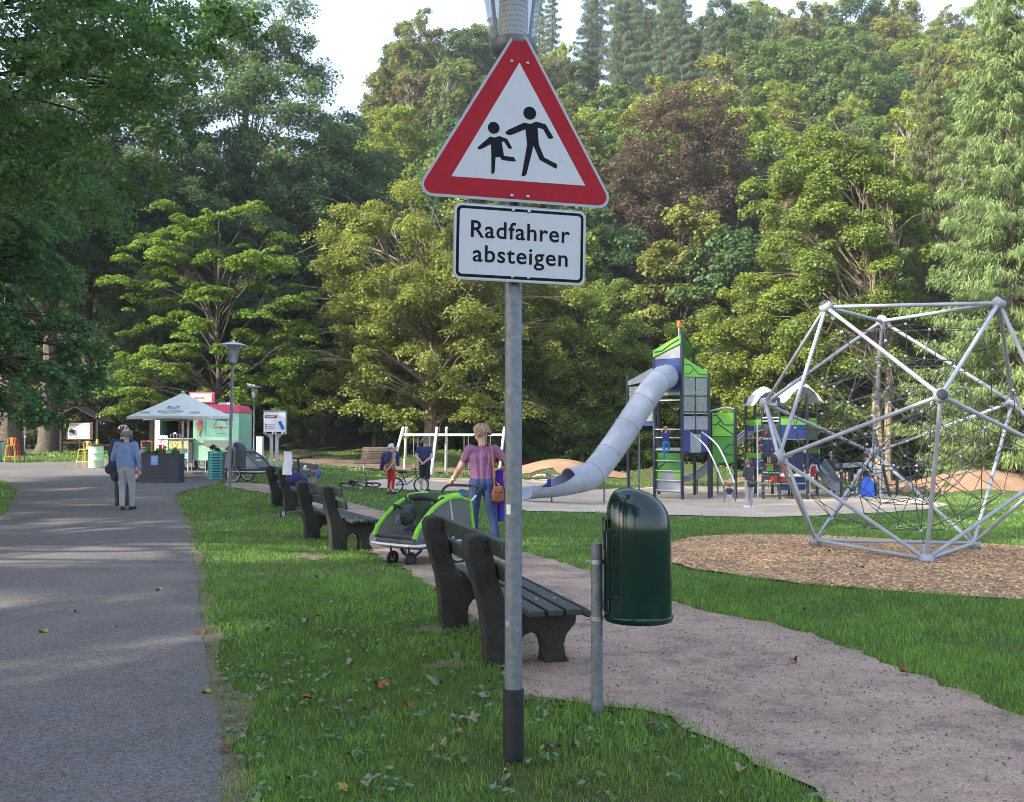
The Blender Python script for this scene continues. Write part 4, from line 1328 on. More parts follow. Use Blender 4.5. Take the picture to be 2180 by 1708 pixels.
# ------------------------------------------------------------------ rope climbing frame: an icosahedron of tubes
def climbing_frame():
    K = 1.09
    e = 2.2 * K
    cxy = VT((5.497 * K, 13.25 * K)); rot = -1.751
    z1, z2, r1, r2 = .75576, .17841, .57735, .93417
    base = gzf(cxy.x, cxy.y) + .05
    t = thing('climbing_frame', 'grey tube climbing frame with black rope net on the wood chips', 'climbing frame', (cxy.x, cxy.y, base))
    Vv = {}
    for i, n in enumerate('BCA'):
        a = rot + i * 2 * math.pi / 3
        Vv[n] = (r1 * math.cos(a), r1 * math.sin(a), -z1); Vv['U' + n] = (r2 * math.cos(a), r2 * math.sin(a), z2)
    for n, i in (('3', 0), ('2', 1), ('1', 2)):
        a = rot + math.pi / 3 + i * 2 * math.pi / 3
        Vv['T' + n] = (r1 * math.cos(a), r1 * math.sin(a), z1); Vv['L' + n] = (r2 * math.cos(a), r2 * math.sin(a), -z2)
    P = {k: VT(v) * e + VT((0, 0, z1 * e + .04)) for k, v in Vv.items()}
    C = VT((0, 0, z1 * e + .04))
    ks = list(P)
    edges = [(a, b) for i, a in enumerate(ks) for b in ks[i + 1:] if abs((P[a] - P[b]).length - e) < .05]
    for a, b in edges:
        MB().tube([P[a], P[b]], .029, 12).build('tube', M_NODE, t)
    for k in ks:
        q = P[k]; out = (q - C).normalized()
        M = Matrix.Translation(q) @ out.to_track_quat('Z', 'Y').to_matrix().to_4x4()
        o = MB().lathe([(.0005, -.10), (.045, -.085), (.08, -.055), (.10, 0), (.094, .04), (.078, .065), (.075, .072)], 18, 0, M).build('node', M_NODE, t)
        MB().lathe([(.073, .072), (.06, .092), (.03, .102), (.0005, .104)], 16, 0, M).build('node_cap', M_PDARK, o)
        MB().tube([q - out * .09, q - out * .22], .035, 10).build('rope_socket', M_NODE, o)
    # inner space net: nested shells of rope hung from the nodes
    rg = random.Random(5)
    def sag(a, b, s):
        m = a.lerp(b, .5) + VT((rg.uniform(-.03, .03), rg.uniform(-.03, .03), -s))
        return [a, a.lerp(m, .55), m, b.lerp(m, .55), b]
    clips = MB()
    shells = []
    for f in (.80, .56, .30):
        # frequency-2 subdivision of the icosahedron
        pts = {k: C + (P[k] - C) * f for k in ks}
        seg = []
        for a, b in edges:
            m = C + ((P[a] + P[b]) / 2 - C).normalized() * ((P[a] - C).length * f * .90) + VT((rg.uniform(-.06, .06), rg.uniform(-.06, .06), rg.uniform(-.08, .04)))
            pts[(a, b)] = m
            seg += [(pts[a], m), (m, pts[b])]
            clips.sphere(m, .022, 6, 4)
        es = set(edges)
        def em(a, b): return pts[(a, b)] if (a, b) in es else pts[(b, a)]
        for i, a in enumerate(ks):
            for j in range(i + 1, len(ks)):
                for k in range(j + 1, len(ks)):
                    b, c = ks[j], ks[k]
                    if all(((x, y) in es or (y, x) in es) for x, y in ((a, b), (b, c), (a, c))):
                        m1, m2, m3 = em(a, b), em(b, c), em(a, c)
                        if f > .35: seg += [(m1, m2), (m2, m3), (m1, m3)]
        shells.append((f, pts, seg))
    for f, pts, seg in shells:
        mb = MB()
        if f > .7:
            seg = [s for i, s in enumerate(seg) if i % 4 != 3]
        for a, b in seg: mb.tube(sag(a, b, .02), .0062, 5)
        o = mb.build('rope_net', M_ROPE, t); o['kind'] = 'stuff'
    mb = MB()
    for k in ks:
        q = P[k]; out = (q - C).normalized()
        mb.tube([q - out * .15, shells[0][1][k], shells[1][1][k], shells[2][1][k]], .008, 6)
        clips.sphere(shells[0][1][k], .03, 6, 4); clips.sphere(shells[1][1][k], .026, 6, 4)
    for i in range(0, len(edges)):
        a, b = edges[i]
        mb.tube(sag(shells[0][1][(a, b)], shells[1][1][(a, b)], .02), .006, 5)
        if i % 2: mb.tube(sag(shells[1][1][(a, b)], shells[2][1][(a, b)], .02), .006, 5)
    o = mb.build('rope_spokes', M_ROPE, t); o['kind'] = 'stuff'
    o = clips.build('rope_clips', M_ALU, t); o['kind'] = 'stuff'
climbing_frame()

# ------------------------------------------------------------------ slide tower
def catmull(P, n=8):
    out = []
    for i in range(len(P) - 1):
        p0, p1, p2, p3 = P[max(i - 1, 0)], P[i], P[i + 1], P[min(i + 2, len(P) - 1)]
        for k in range(n):
            t = k / n
            out.append(.5 * ((2 * p1) + (p2 - p0) * t + (2 * p0 - 5 * p1 + 4 * p2 - p3) * t * t + (3 * p1 - p0 - 3 * p2 + p3) * t ** 3))
    out.append(P[-1].copy())
    return out
def Z4(zx, zy, d): return W(1102.3 + zx * .2529, 670.3 + zy * .2529, d)
def Z5(zx, zy, d): return W(1459.8 + zx * .2093, 744.8 + zy * .2093, d)

def panel(parent, a, b, z0, z1, m, t=.03, name='panel', top=None):
    """upright board between two ground points; top: optional list of (fraction, z) for a sloped upper edge"""
    a, b = VT((a[0], a[1], 0)), VT((b[0], b[1], 0))
    L = (b - a).length
    M = frame_to(a, b) @ Matrix.Rotation(math.pi / 2, 4, 'X')
    poly = [(0, z0), (L, z0)] + ([(L * f, z) for f, z in top] if top else [(L, z1), (0, z1)])
    return MB().prism(poly, t, 0, Matrix.Translation((0, 0, 0)) @ M @ Matrix.Translation((0, 0, -t / 2))).build(name, m, parent, bevel=.006)

def groove(parent, a, b, pts, z0, m=M_NAVY, off=-.02, name='groove_line'):
    """dark routed line on a board: pts in (fraction along, z)"""
    a, b = VT((a[0], a[1], 0)), VT((b[0], b[1], 0))
    d = (b - a); n = VT((d.y, -d.x, 0)).normalized()
    return MB().tube([a + d * f + VT((0, 0, z)) + n * (-off) for f, z in pts], .022, 5).build(name, m, parent)

def slide_tower():
    O = onground(1453, 34)
    t = thing('slide_tower', 'tall blue and lime play tower with the grey tube slide', 'play tower', O)
    def loc(p): return p - O
    P = {k: onground(px, d) - O for k, (px, d) in {'L': (1337, 36.2), 'FL': (1393, 34.9), 'FR': (1452, 34), 'RR': (1509, 34.4), 'BL': (1402, 37), 'BR': (1478, 36.6)}.items()}
    def zt(py, d=34): return W(1450, py, d).z - O.z
    tops = {'L': zt(790), 'FL': zt(740), 'FR': zt(708), 'RR': zt(792), 'BL': zt(760), 'BR': zt(740)}
    for k in P:
        MB().tube([(P[k].x, P[k].y, -.15), (P[k].x, P[k].y, tops[k])], .062, 14).build('post', M_NAVY, t)
    # mast with orange beacon
    mx_ = P['FR']
    MB().tube([(mx_.x - .1, mx_.y, tops['FR'] - .1), (mx_.x - .1, mx_.y, zt(695))], .025, 8).build('mast', M_ALU, t)
    MB().lathe([(.06, 0), (.075, .03), (.07, .2), (.04, .25), (.0005, .26)], 12, c=(mx_.x - .1, mx_.y, zt(697))).build('beacon', M_ORANGE, t)
    F1, F2, F3, F0 = P['FL'], P['FR'], P['RR'], P['L']
    deckz = zt(834)
    # front: blue panel with the tube hole, white triangle, lime eave
    pf = panel(t, F1, F2, zt(834), zt(763), M_BLUE, .04)
    panel(t, F1, F2, zt(762), 0, M_PGREY, .03, 'gable_panel', top=[(1, zt(762)), (1, zt(732)), (0, zt(758))])
    e = panel(t, F1 + VT((0, -.05, 0)), F2 + VT((0, -.05, 0)), 0, 0, M_LIME, .03, 'eave_panel', top=[(1, zt(731)), (1, zt(714)), (0, zt(743)), (0, zt(757))]) if False else None
    M = frame_to((F1.x, F1.y, 0), (F2.x, F2.y, 0)) @ Matrix.Rotation(math.pi / 2, 4, 'X')
    Lf = (VT((F2.x - F1.x, F2.y - F1.y))).length
    o = MB().prism([(0, zt(757)), (Lf, zt(731)), (Lf, zt(712)), (0, zt(742))], .04, 0, M @ Matrix.Translation((0, 0, .03))).build('eave_panel', M_LIME, t, bevel=.006)
    groove(o, F1, F2, [(.08, zt(746)), (.35, zt(744)), (.65, zt(731)), (.95, zt(722))], 0, off=-.085)
    panel(t, F1, F2, zt(841), zt(836), M_PGREY, .05, 'deck_edge')
    panel(t, F1, F2, zt(853), zt(850), M_ALU, .05, 'deck_edge')
    # deck
    MB().prism([(P[k].x, P[k].y) for k in ('FL', 'FR', 'RR', 'BR', 'BL', 'L')], .06, 0, Matrix.Translation((0, 0, zt(836)))).build('deck', M_PGREY, t)
    MB().prism([(P[k].x, P[k].y) for k in ('FL', 'FR', 'RR', 'BR', 'BL')], .06, 0, Matrix.Translation((0, 0, zt(960)))).build('deck', M_PGREY, t)
    # right side: lime gable, clear panes, grey and blue boards
    g = panel(t, F2, F3, 0, 0, M_LIME, .03, 'gable_panel', top=[(1, zt(803)), (1, zt(792)), (.1, zt(762)), (0, zt(762)), (0, zt(803))]) if False else None
    Mr = frame_to((F2.x, F2.y, 0), (F3.x, F3.y, 0)) @ Matrix.Rotation(math.pi / 2, 4, 'X')
    Lr = VT((F3.x - F2.x, F3.y - F2.y)).length
    o = MB().prism([(0.06, zt(802)), (Lr - .05, zt(802)), (Lr - .05, zt(792)), (.08, zt(761))], .03, 0, Mr).build('gable_panel', M_LIME, t, bevel=.006)
    groove(o, F2, F3, [(.1, zt(776)), (.3, zt(776)), (.62, zt(796)), (.95, zt(797))], 0, off=-.02)
    groove(o, F2, F3, [(.1, zt(796)), (.25, zt(796)), (.42, zt(786))], 0, off=-.02)
    for f0, f1 in ((.04, .48), (.52, .96)):
        a = F2.lerp(F3, f0); b_ = F2.lerp(F3, f1)
        panel(t, a, b_, zt(876), zt(803), M_PANE, .012, 'pane')
        panel(t, a, b_, zt(915), zt(890), M_PGREY, .03, 'panel')
    for f in (.5,): MB().tube([(F2.lerp(F3, f).x, F2.lerp(F3, f).y - .02, zt(915)), (F2.lerp(F3, f).x, F2.lerp(F3, f).y - .02, zt(842))], .02, 6).build('rail', M_NAVY, t)
    for z in (843, 880, 888): MB().tube([(F2.x, F2.y, zt(z)), (F3.x, F3.y, zt(z))], .022, 6).build('rail', M_NAVY if z == 843 else M_ALU, t)
    panel(t, F2.lerp(F3, .02), F2.lerp(F3, .3), zt(963), zt(915), M_BLUE, .03)
    panel(t, F2.lerp(F3, .70), F2.lerp(F3, .98), zt(963), zt(915), M_BLUE, .03)
    panel(t, F2.lerp(F3, .3), F2.lerp(F3, .7), zt(964), zt(924), M_PGREY, .02, 'gate_panel')
    # left side: grey roof board, panes, blue base board
    Ml = frame_to((F0.x, F0.y, 0), (F1.x, F1.y, 0)) @ Matrix.Rotation(math.pi / 2, 4, 'X')
    Ll = VT((F1.x - F0.x, F1.y - F0.y)).length
    MB().prism([(0, zt(815)), (Ll, zt(807)), (Ll, zt(778)), (0, zt(806))], .03, 0, Ml).build('roof_panel', M_PGREY, t, bevel=.006)
    panel(t, F0.lerp(F1, .04), F0.lerp(F1, .96), zt(897), zt(818), M_PANE, .012, 'pane')
    panel(t, F0.lerp(F1, .5), F1, zt(907), zt(899), M_BLUE, .04)
    # roof sheets behind
    for (a, b_, c, m) in (('FL', 'BL', 'BR', M_LIMED),):
        pts = [P['FL'] + VT((0, 0, zt(742))), P['FR'] + VT((0, 0, zt(712))), P['BR'] + VT((0, 0, zt(735))), P['BL'] + VT((0, 0, zt(762)))]
        mb = MB(); mb.add([tuple(q) for q in pts] + [tuple(q + VT((0, 0, -.04))) for q in pts], [(0, 1, 2, 3), (7, 6, 5, 4), (0, 4, 5, 1), (1, 5, 6, 2), (2, 6, 7, 3), (3, 7, 4, 0)])
        mb.build('roof_sheet', m, t)
    pts = [P['FR'] + VT((0, 0, zt(760))), P['RR'] + VT((0, 0, zt(792))), P['BR'] + VT((0, .2, zt(785))), P['BR'] + VT((-.6, 0, zt(756)))]
    mb = MB(); mb.add([tuple(q) for q in pts] + [tuple(q + VT((0, 0, -.04))) for q in pts], [(0, 1, 2, 3), (7, 6, 5, 4), (0, 4, 5, 1), (1, 5, 6, 2), (2, 6, 7, 3), (3, 7, 4, 0)])
    mb.build('roof_sheet', M_LIMED, t)
    # ladder rungs and the boards behind them
    for zy in (965, 1035, 1140, 1230, 1315, 1395, 1480):
        z = Z4(1260, zy, 34.4).z - O.z
        MB().tube([(F1.x, F1.y, z), (F2.x, F2.y, z)], .022, 8).build('rung', M_ALU, t)
    a, b_ = F1.lerp(F2, .04) + VT((0, .12, 0)), F1.lerp(F2, .96) + VT((0, .12, 0))
    o = panel(t, a, b_, zt(1002), zt(965), M_LIMED, .03)
    groove(o, a, b_, [(.1, zt(1000)), (.45, zt(985)), (.75, zt(985))], 0)
    o = panel(t, a, b_, zt(1050), zt(1003), M_PGREY, .03)
    panel(o, a + VT((0, -.02, 0)), a.lerp(b_, .24) + VT((0, -.02, 0)), zt(1020), zt(1004), M_LIME, .02, 'corner_patch')
    panel(o, a.lerp(b_, .76) + VT((0, -.02, 0)), b_ + VT((0, -.02, 0)), zt(1020), zt(1004), M_LIME, .02, 'corner_patch')
    # tube slide in sections with flanges
    path = [Z4(1258, 520, 34.6), Z4(1246, 526, 34.1), Z4(1200, 545, 33.5), Z4(1120, 640, 33.1), Z4(990, 835, 32.7), Z4(850, 1050, 32.2), Z4(690, 1270, 31.6), Z4(590, 1365, 31.2), Z4(430, 1402, 30.8), Z4(300, 1420, 30.4), Z4(130, 1432, 30.1), Z4(55, 1445, 29.9)]
    pts = [q - O for q in catmull(path, 8)]
    rr = .445
    tube_end = 8 * 8
    cuts = [0, 18, 28, 36, 44, 53, tube_end]
    def ring(i, r):
        tg = (pts[min(i + 1, len(pts) - 1)] - pts[max(i - 1, 0)]).normalized()
        side = tg.cross(VT((0, 0, 1))).normalized()
        if i < 10:
            f = i / 10
            side = (VT((1, 0, 0)) * -(1 - f) + side * f).normalized()
        up = side.cross(tg).normalized()
        return [pts[i] + side * (math.cos(a) * r) + up * (math.sin(a) * r) for a in (2 * math.pi * k / 28 for k in range(28))]
    for s in range(len(cuts) - 1):
        vs, fs = [], []
        idx = list(range(cuts[s], cuts[s + 1] + 1))
        for i in idx: vs += ring(i, rr)
        base = len(vs)
        for i in idx: vs += ring(i, rr - .03)
        for a in range(len(idx) - 1):
            for k in range(28):
                k2 = (k + 1) % 28
                fs.append((a * 28 + k, a * 28 + k2, (a + 1) * 28 + k2, (a + 1) * 28 + k))
                fs.append((base + a * 28 + k, base + (a + 1) * 28 + k, base + (a + 1) * 28 + k2, base + a * 28 + k2))
        n = len(idx) - 1
        for k in range(28):
            k2 = (k + 1) % 28
            fs.append((n * 28 + k, n * 28 + k2, base + n * 28 + k2, base + n * 28 + k))
        MB().add(vs, fs).build('tube_section', M_PLASTIC, t)
        if s > 0:
            i = cuts[s]
            MB().tube(ring(i, rr + .006) + [ring(i, rr + .006)[0]], .014, 5, cap=False).build('flange', M_PGREY, t)
    # open chute at the foot
    vs, fs = [], []
    idx = list(range(tube_end - 1, len(pts)))
    m_ = 15
    for layer in (rr, rr - .03):
        for i in idx:
            f = (i - tube_end) / (len(pts) - tube_end)
            tg = (pts[min(i + 1, len(pts) - 1)] - pts[max(i - 1, 0)]).normalized()
            side = tg.cross(VT((0, 0, 1))).normalized(); up = side.cross(tg).normalized()
            span = (math.pi * 1.35) * (1 - max(0, min(1, f * 2.4))) + math.pi * .88 * max(0, min(1, f * 2.4))
            for k in range(m_ + 1):
                a = -math.pi / 2 + (k / m_ - .5) * span
                vs.append(pts[i] + side * (math.cos(a) * layer) + up * (math.sin(a) * layer))
    w_ = m_ + 1; nn = len(idx); off = nn * w_
    for a in range(nn - 1):
        for k in range(m_):
            fs.append((a * w_ + k, a * w_ + k + 1, (a + 1) * w_ + k + 1, (a + 1) * w_ + k))
            fs.append((off + a * w_ + k, off + (a + 1) * w_ + k, off + (a + 1) * w_ + k + 1, off + a * w_ + k + 1))
        for k in (0, m_):
            fs.append((a * w_ + k, (a + 1) * w_ + k, off + (a + 1) * w_ + k, off + a * w_ + k))
    for k in range(m_):
        fs.append(((nn - 1) * w_ + k, (nn - 1) * w_ + k + 1, off + (nn - 1) * w_ + k + 1, off + (nn - 1) * w_ + k))
    MB().add(vs, fs).build('chute', M_PLASTIC, t)
    q = Z4(285, 1530, 30.4) - O
    MB().tube([(q.x, q.y, gzf(q.x + O.x, q.y + O.y) - O.z - .1), (q.x, q.y, q.z + .05)], .03, 8).build('slide_leg', M_GALV2, t)
    for zx, d, top in ((1020, 33, 930), (728, 31.7, 1400)):
        q = Z4(zx, top, d) - O
        MB().tube([(q.x, q.y, gzf(q.x + O.x, q.y + O.y) - O.z - .1), (q.x, q.y, q.z)], .032, 8).build('slide_leg', M_GALV2, t)
    return O
TOWER_O = slide_tower()

# the lime annex with curved bars, and the long steel slide behind
def chute_strip(parent, path, hw, wall, m, name='chute'):
    pts = catmull(path, 6)
    prof = [(-hw, wall), (-hw + .02, .02), (-hw * .5, -.02), (0, -.03), (hw * .5, -.02), (hw - .02, .02), (hw, wall)]
    vs, fs = [], []
    for layer in (0, -.025):
        for i, p in enumerate(pts):
            tg = (pts[min(i + 1, len(pts) - 1)] - pts[max(i - 1, 0)]).normalized()
            side = tg.cross(VT((0, 0, 1))).normalized(); up = side.cross(tg)
            for a, b_ in prof: vs.append(p + side * (a * (1 if layer == 0 else 1.04)) + up * (b_ + layer))
    w_ = len(prof); off = len(pts) * w_
    for i in range(len(pts) - 1):
        for k in range(w_ - 1):
            fs.append((i * w_ + k, i * w_ + k + 1, (i + 1) * w_ + k + 1, (i + 1) * w_ + k))
            fs.append((off + i * w_ + k, off + (i + 1) * w_ + k, off + (i + 1) * w_ + k + 1, off + i * w_ + k + 1))
    o = MB().add(vs, fs).build(name, m, parent)
    for s in (-1, 1):
        mb = MB()
        rail = []
        for i, p in enumerate(pts):
            tg = (pts[min(i + 1, len(pts) - 1)] - pts[max(i - 1, 0)]).normalized()
            side = tg.cross(VT((0, 0, 1))).normalized(); up = side.cross(tg)
            rail.append(p + side * (s * hw) + up * wall)
        mb.tube(rail, .022, 6); mb.build('side_rail', m, o)
    return pts

def annex():
    O = onground(1538, 35)
    t = thing('climbing_wall', 'lime green boarded climbing wall with two curved silver bars', 'play equipment', O)
    A, B = onground(1511, 34.9) - O, onground(1565, 34.7) - O
    zt = lambda py: W(1538, py, 34.8).z - O.z
    for q, top in ((A + VT((.06, .1, 0)), 876), (B, 868)): MB().tube([(q.x, q.y, -.15), (q.x, q.y, zt(top))], .06, 12).build('post', M_NAVY, t)
    a, b_ = A.lerp(B, .1), A.lerp(B, .96)
    o = panel(t, a, b_, zt(929), zt(879), M_LIME, .03)
    for L in ([(.03, 884), (.2, 884), (.55, 905), (.97, 905)], [(.03, 904), (.2, 904), (.42, 894)], [(.3, 904), (.97, 926)]):
        groove(o, a, b_, [(f, zt(z)) for f, z in L], 0)
    o = panel(t, a, b_, zt(985), zt(930), M_LIMED, .03)
    for L in ([(.1, 945), (.6, 968), (.97, 968)], [(.55, 957), (.75, 947), (.97, 947)]): groove(o, a, b_, [(f, zt(z)) for f, z in L], 0)
    MB().tube([A + VT((0, 0, zt(876))), A.lerp(B, .6) + VT((0, -.03, zt(867))), B + VT((0, -.03, zt(871)))], .028, 8).build('handrail', M_ALU, t)
    for p0, p1, p2, foot in (((1470, 922, 34), (1506, 955, 33.2), (1541, 1032, 32.4), (1544, 1083)), ((1494, 920, 34), (1530, 952, 33.4), (1564, 1028, 32.6), (1567, 1082))):
        f = G(*foot) - O
        pl = catmull([W(*p0) - O, W(*p1) - O, W(*p2) - O], 8)
        MB().tube(pl, .03, 8).build('curved_bar', M_ALU, t)
        MB().tube([pl[-1], (pl[-1].x + .03, pl[-1].y, -.1)], .028, 8).build('bar_foot', M_GALV2, t)
    s = thing('steel_slide', 'long stainless open slide behind the lime climbing wall', 'slide', onground(1540, 38))
    O2 = VT(s.location)
    pth = [W(1622, 905, 37.6) - O2, W(1600, 922, 37.6) - O2, W(1545, 966, 37.5) - O2, W(1498, 1008, 37.4) - O2, W(1478, 1020, 37.3) - O2, W(1452, 1024, 37.2) - O2]
    pts = chute_strip(s, pth, .30, .20, M_STEEL)
    for i in (6, 14, 22):
        q = pts[i]
        MB().tube([(q.x, q.y, gzf(q.x + O2.x, q.y + O2.y) - O2.z - .1), (q.x, q.y, q.z - .03)], .03, 8).build('leg', M_GALV2, s)
annex()

# ------------------------------------------------------------------ the large play structure and the toddler structure
def play_structure():
    O = onground(1660, 35)
    t = thing('play_structure', 'play structure with two pale shell roofs and blue panels', 'play equipment', O)
    D = {1588: 36.5, 1607: 37.5, 1623: 34.4, 1658: 34.0, 1718: 34.0, 1738: 35.8, 1690: 37.4, 1643: 37.2}
    topy = {1588: 848, 1607: 853, 1623: 843, 1658: 848, 1718: 838, 1738: 846, 1690: 858, 1643: 858}
    P = {}
    for px, d in D.items():
        q = onground(px, d) - O; P[px] = q
        q.z = 0
        MB().tube([(q.x, q.y, -.4), (q.x, q.y, W(px, topy[px], d).z - O.z)], .055, 12).build('post', M_NAVY, t)
    z = lambda py, d=34.3: W(1660, py, d).z - O.z
    # shell roofs: ribbed domes drawn out to two low ears
    def shell(c, w, h, dep):
        vs, fs = [], []
        n, m = 18, 7
        for j in range(m + 1):
            v = j / m * 2 - 1
            for i in range(n + 1):
                u = i / n * 2 - 1
                zc = h * (math.cos(u * math.pi * .5) ** 1.15) * (1 - .30 * v * v) + (.012 if i % 3 == 0 else 0) - .04 * abs(v)
                vs.append((c.x + u * w, c.y + v * dep, c.z + zc - .10 * abs(u) ** 3))
        for layer in range(2):
            pass
        for j in range(m):
            for i in range(n):
                a = j * (n + 1) + i
                fs.append((a, a + 1, a + n + 2, a + n + 1))
        o = MB().add(vs, fs).build('shell_roof', M_ALU2, t, angle=80)
        s_ = o.modifiers.new('thick', 'SOLIDIFY'); s_.thickness = .03
        mb = MB()
        for i in range(1, n, 3):
            a = [VT(vs[i + (n + 1) * j]) + VT((0, 0, .004)) for j in range(m + 1)]
            mb.tube(a, .008, 4)
        mb.build('roof_rib', M_PGREY, o)
    shell(W(1625, 858, 36) - O, .62, .62, .9)
    shell(W(1697, 852, 35) - O, .74, .72, .9)
    def pn(a, b, y0, y1, m, name='panel', off=0.0):
        return panel(t, P[a] + VT((0, off, 0)), P[b] + VT((0, off, 0)), z(y0), z(y1), m, .03, name)
    pn(1658, 1718, 905, 892, M_LIME); pn(1658, 1718, 934, 906, M_BLUE); pn(1718, 1738, 905, 890, M_LIME); pn(1718, 1738, 937, 906, M_PDARK)
    pn(1588, 1623, 905, 893, M_LIME); pn(1588, 1607, 918, 906, M_BLUE); pn(1607, 1643, 890, 885, M_LIME)
    pn(1643, 1690, 890, 885, M_LIME)
    pn(1623, 1658, 931, 903, M_PDARK); pn(1623, 1658, 972, 936, M_BLUE); pn(1623, 1658, 1022, 985, M_PDARK)
    pn(1690, 1738, 968, 955, M_LIME, off=-.3); pn(1690, 1738, 1000, 969, M_BLUE, off=-.3)
    pn(1658, 1718, 1044, 1012, M_BLUE, off=.3); pn(1658, 1718, 1005, 968, M_NAVY2, off=.4)
    pn(1588, 1623, 978, 966, M_LIME); pn(1588, 1623, 1000, 979, M_BLUE)
    for y in (890, 897, 935, 1006, 1029): MB().tube([P[1623] + VT((0, -.05, z(y))), P[1658] + VT((0, -.05, z(y)))], .028, 8).build('rail', M_ALU, t)
    for y in (1009,): panel(t, P[1658] + VT((0, -.1, 0)), P[1718] + VT((0, -.1, 0)), z(1013), z(1008), M_CREAM, .30, 'bench_board')
    panel(t, P[1658] + VT((-.1, .1, 0)), P[1658].lerp(P[1718], .4) + VT((0, .1, 0)), z(1006), z(992), M_REDP, .05, 'red_panel')
    panel(t, P[1658] + VT((-.3, .05, 0)), P[1658].lerp(P[1718], .25) + VT((0, .05, 0)), z(1025), z(1014), M_REDP, .05, 'red_panel')
    # decks
    for keys, y in ((('1588', '1623', '1658', '1643', '1607'), 936), (('1658', '1718', '1738', '1690', '1643'), 936), (('1658', '1718', '1738', '1690', '1643'), 1030)):
        MB().prism([(P[int(k)].x, P[int(k)].y) for k in keys], .05, 0, Matrix.Translation((0, 0, z(y)))).build('deck', M_PGREY, t)
    # ladder of white rungs on a pole, rope net with red balls
    q = W(1612, 900, 33.8) - O
    MB().tube([(q.x, q.y, -.2), (q.x, q.y, z(900))], .028, 8).build('ladder_pole', M_ALU, t)
    for y in range(918, 1050, 16):
        MB().tube([(q.x, q.y, z(y)), (q.x + .25, q.y + .2, z(y - 3))], .018, 6).build('rung', M_ALU, t)
    mb = MB()
    A0, A1 = P[1623] + VT((.05, -.12, 0)), P[1658] + VT((-.05, -.12, 0))
    for k in range(5):
        f = k / 4
        mb.tube([A0.lerp(A1, f) + VT((0, 0, z(932))), A0.lerp(A1, f) + VT((0, 0, z(1040)))], .012, 5)
    for y in range(945, 1040, 14): mb.tube([A0 + VT((0, 0, z(y))), A1 + VT((0, 0, z(y)))], .012, 5)
    mb.build('climbing_net', M_ROPE, t)
    for k, (f, y) in enumerate([(.1, 923), (.5, 957), (.1, 990), (.55, 990), (.55, 1022), (-.4, 938), (-.4, 955)]):
        MB().sphere(tuple(A0.lerp(A1, f) + VT((0, -.03, z(y)))), .05, 10, 7).build('red_ball', M_REDP, t)
    panel(t, A0.lerp(A1, .1) + VT((0, -.03, 0)), A0.lerp(A1, .6) + VT((0, -.03, 0)), z(1003), z(987), M_LIMED, .02, 'foothold')
M_ALU2 = mat('shell_cloth', (.62, .64, .66), .6, var=.06, vscale=2)
M_NAVY2 = mat('panel_navy', (.02, .03, .08), .45, var=.15, vscale=4)
play_structure()

def toddler_structure():
    O = onground(1820, 36)
    t = thing('toddler_structure', 'low toddler play structure with bright blue panel and grey tunnel', 'play equipment', O)
    z = lambda py, d=35.5: W(1820, py, d).z - O.z
    P = {px: onground(px, d) - O for px, d in ((1790, 35.2), (1812, 36.5), (1862, 35.8), (1897, 35.6), (1908, 36.4), (1845, 37))}
    for px, top in ((1790, 985), (1812, 990), (1862, 1030), (1897, 905), (1908, 985), (1845, 985)):
        P[px].z = 0
        lean = -.7 if px == 1897 else 0
        MB().tube([(P[px].x, P[px].y, -.3), (P[px].x + lean, P[px].y, z(top))], .06, 10).build('post', M_NAVY, t)
    a, b_ = P[1845] + VT((-.5, -1.4, 0)), P[1862] + VT((0, 0, 0))
    M = frame_to((a.x, a.y, 0), (b_.x, b_.y, 0)) @ Matrix.Rotation(math.pi / 2, 4, 'X'); L = VT((b_.x - a.x, b_.y - a.y)).length
    q0, q1 = W(1824, 1054, 35.2) - O, W(1862, 1056, 35.2) - O
    M = frame_to((q0.x, q0.y, 0), (q1.x, q1.y, 0)) @ Matrix.Rotation(math.pi / 2, 4, 'X'); L = VT((q1.x - q0.x, q1.y - q0.y)).length
    MB().prism([(0, z(1055)), (L, z(1056)), (L * .92, z(1026)), (L * .7, z(1014)), (L * .4, z(1014))], .04, 0, M).build('blue_panel', mat('bright_blue', (.02, .13, .72), .4, var=.06), t, bevel=.006)
    panel(t, q0 + VT((-.3, 0, 0)), q1, z(1060), z(1056), M_ALU, .5, 'step_board')
    # little roof and slatted gate
    panel(t, P[1790], P[1845], z(995), z(987), M_PGREY, .5, 'roof_board')
    for k in range(8):
        f = k / 7
        q = P[1790].lerp(P[1845], f)
        MB().box((q.x, q.y, (z(1040) + z(1000)) / 2), (.06, .03, z(1000) - z(1040))).build('slat', M_NAVY if k % 2 else M_PDARK, t)
    panel(t, P[1790], P[1845], z(1037), z(1026), M_LIME, .02)
    # short tunnel slide
    c = W(1775, 1045, 36) - O
    pth = [W(1735, 990, 36.4) - O, W(1752, 1010, 36) - O, W(1775, 1040, 35.6) - O, W(1795, 1046, 35.4) - O]
    chute_strip(t, pth, .3, .28, M_PGREY)
    # silver arches
    for (x0_, x1_, d, top) in ((1722, 1740, 34.8, 992), (1822, 1852, 35.0, 1000), (1872, 1896, 35.2, 985)):
        a, b_ = onground(x0_, d) - O, onground(x1_, d) - O
        w_ = (b_ - a)
        zt_ = W(x0_, top, d).z - O.z
        pl = [a, a + VT((0, 0, zt_ * .8)), a + w_ * .2 + VT((0, 0, zt_)), b_ - w_ * .2 + VT((0, 0, zt_)), b_ + VT((0, 0, zt_ * .8))]
        MB().tube(pl, .035, 8).build('arch', M_ALU, t)
toddler_structure()

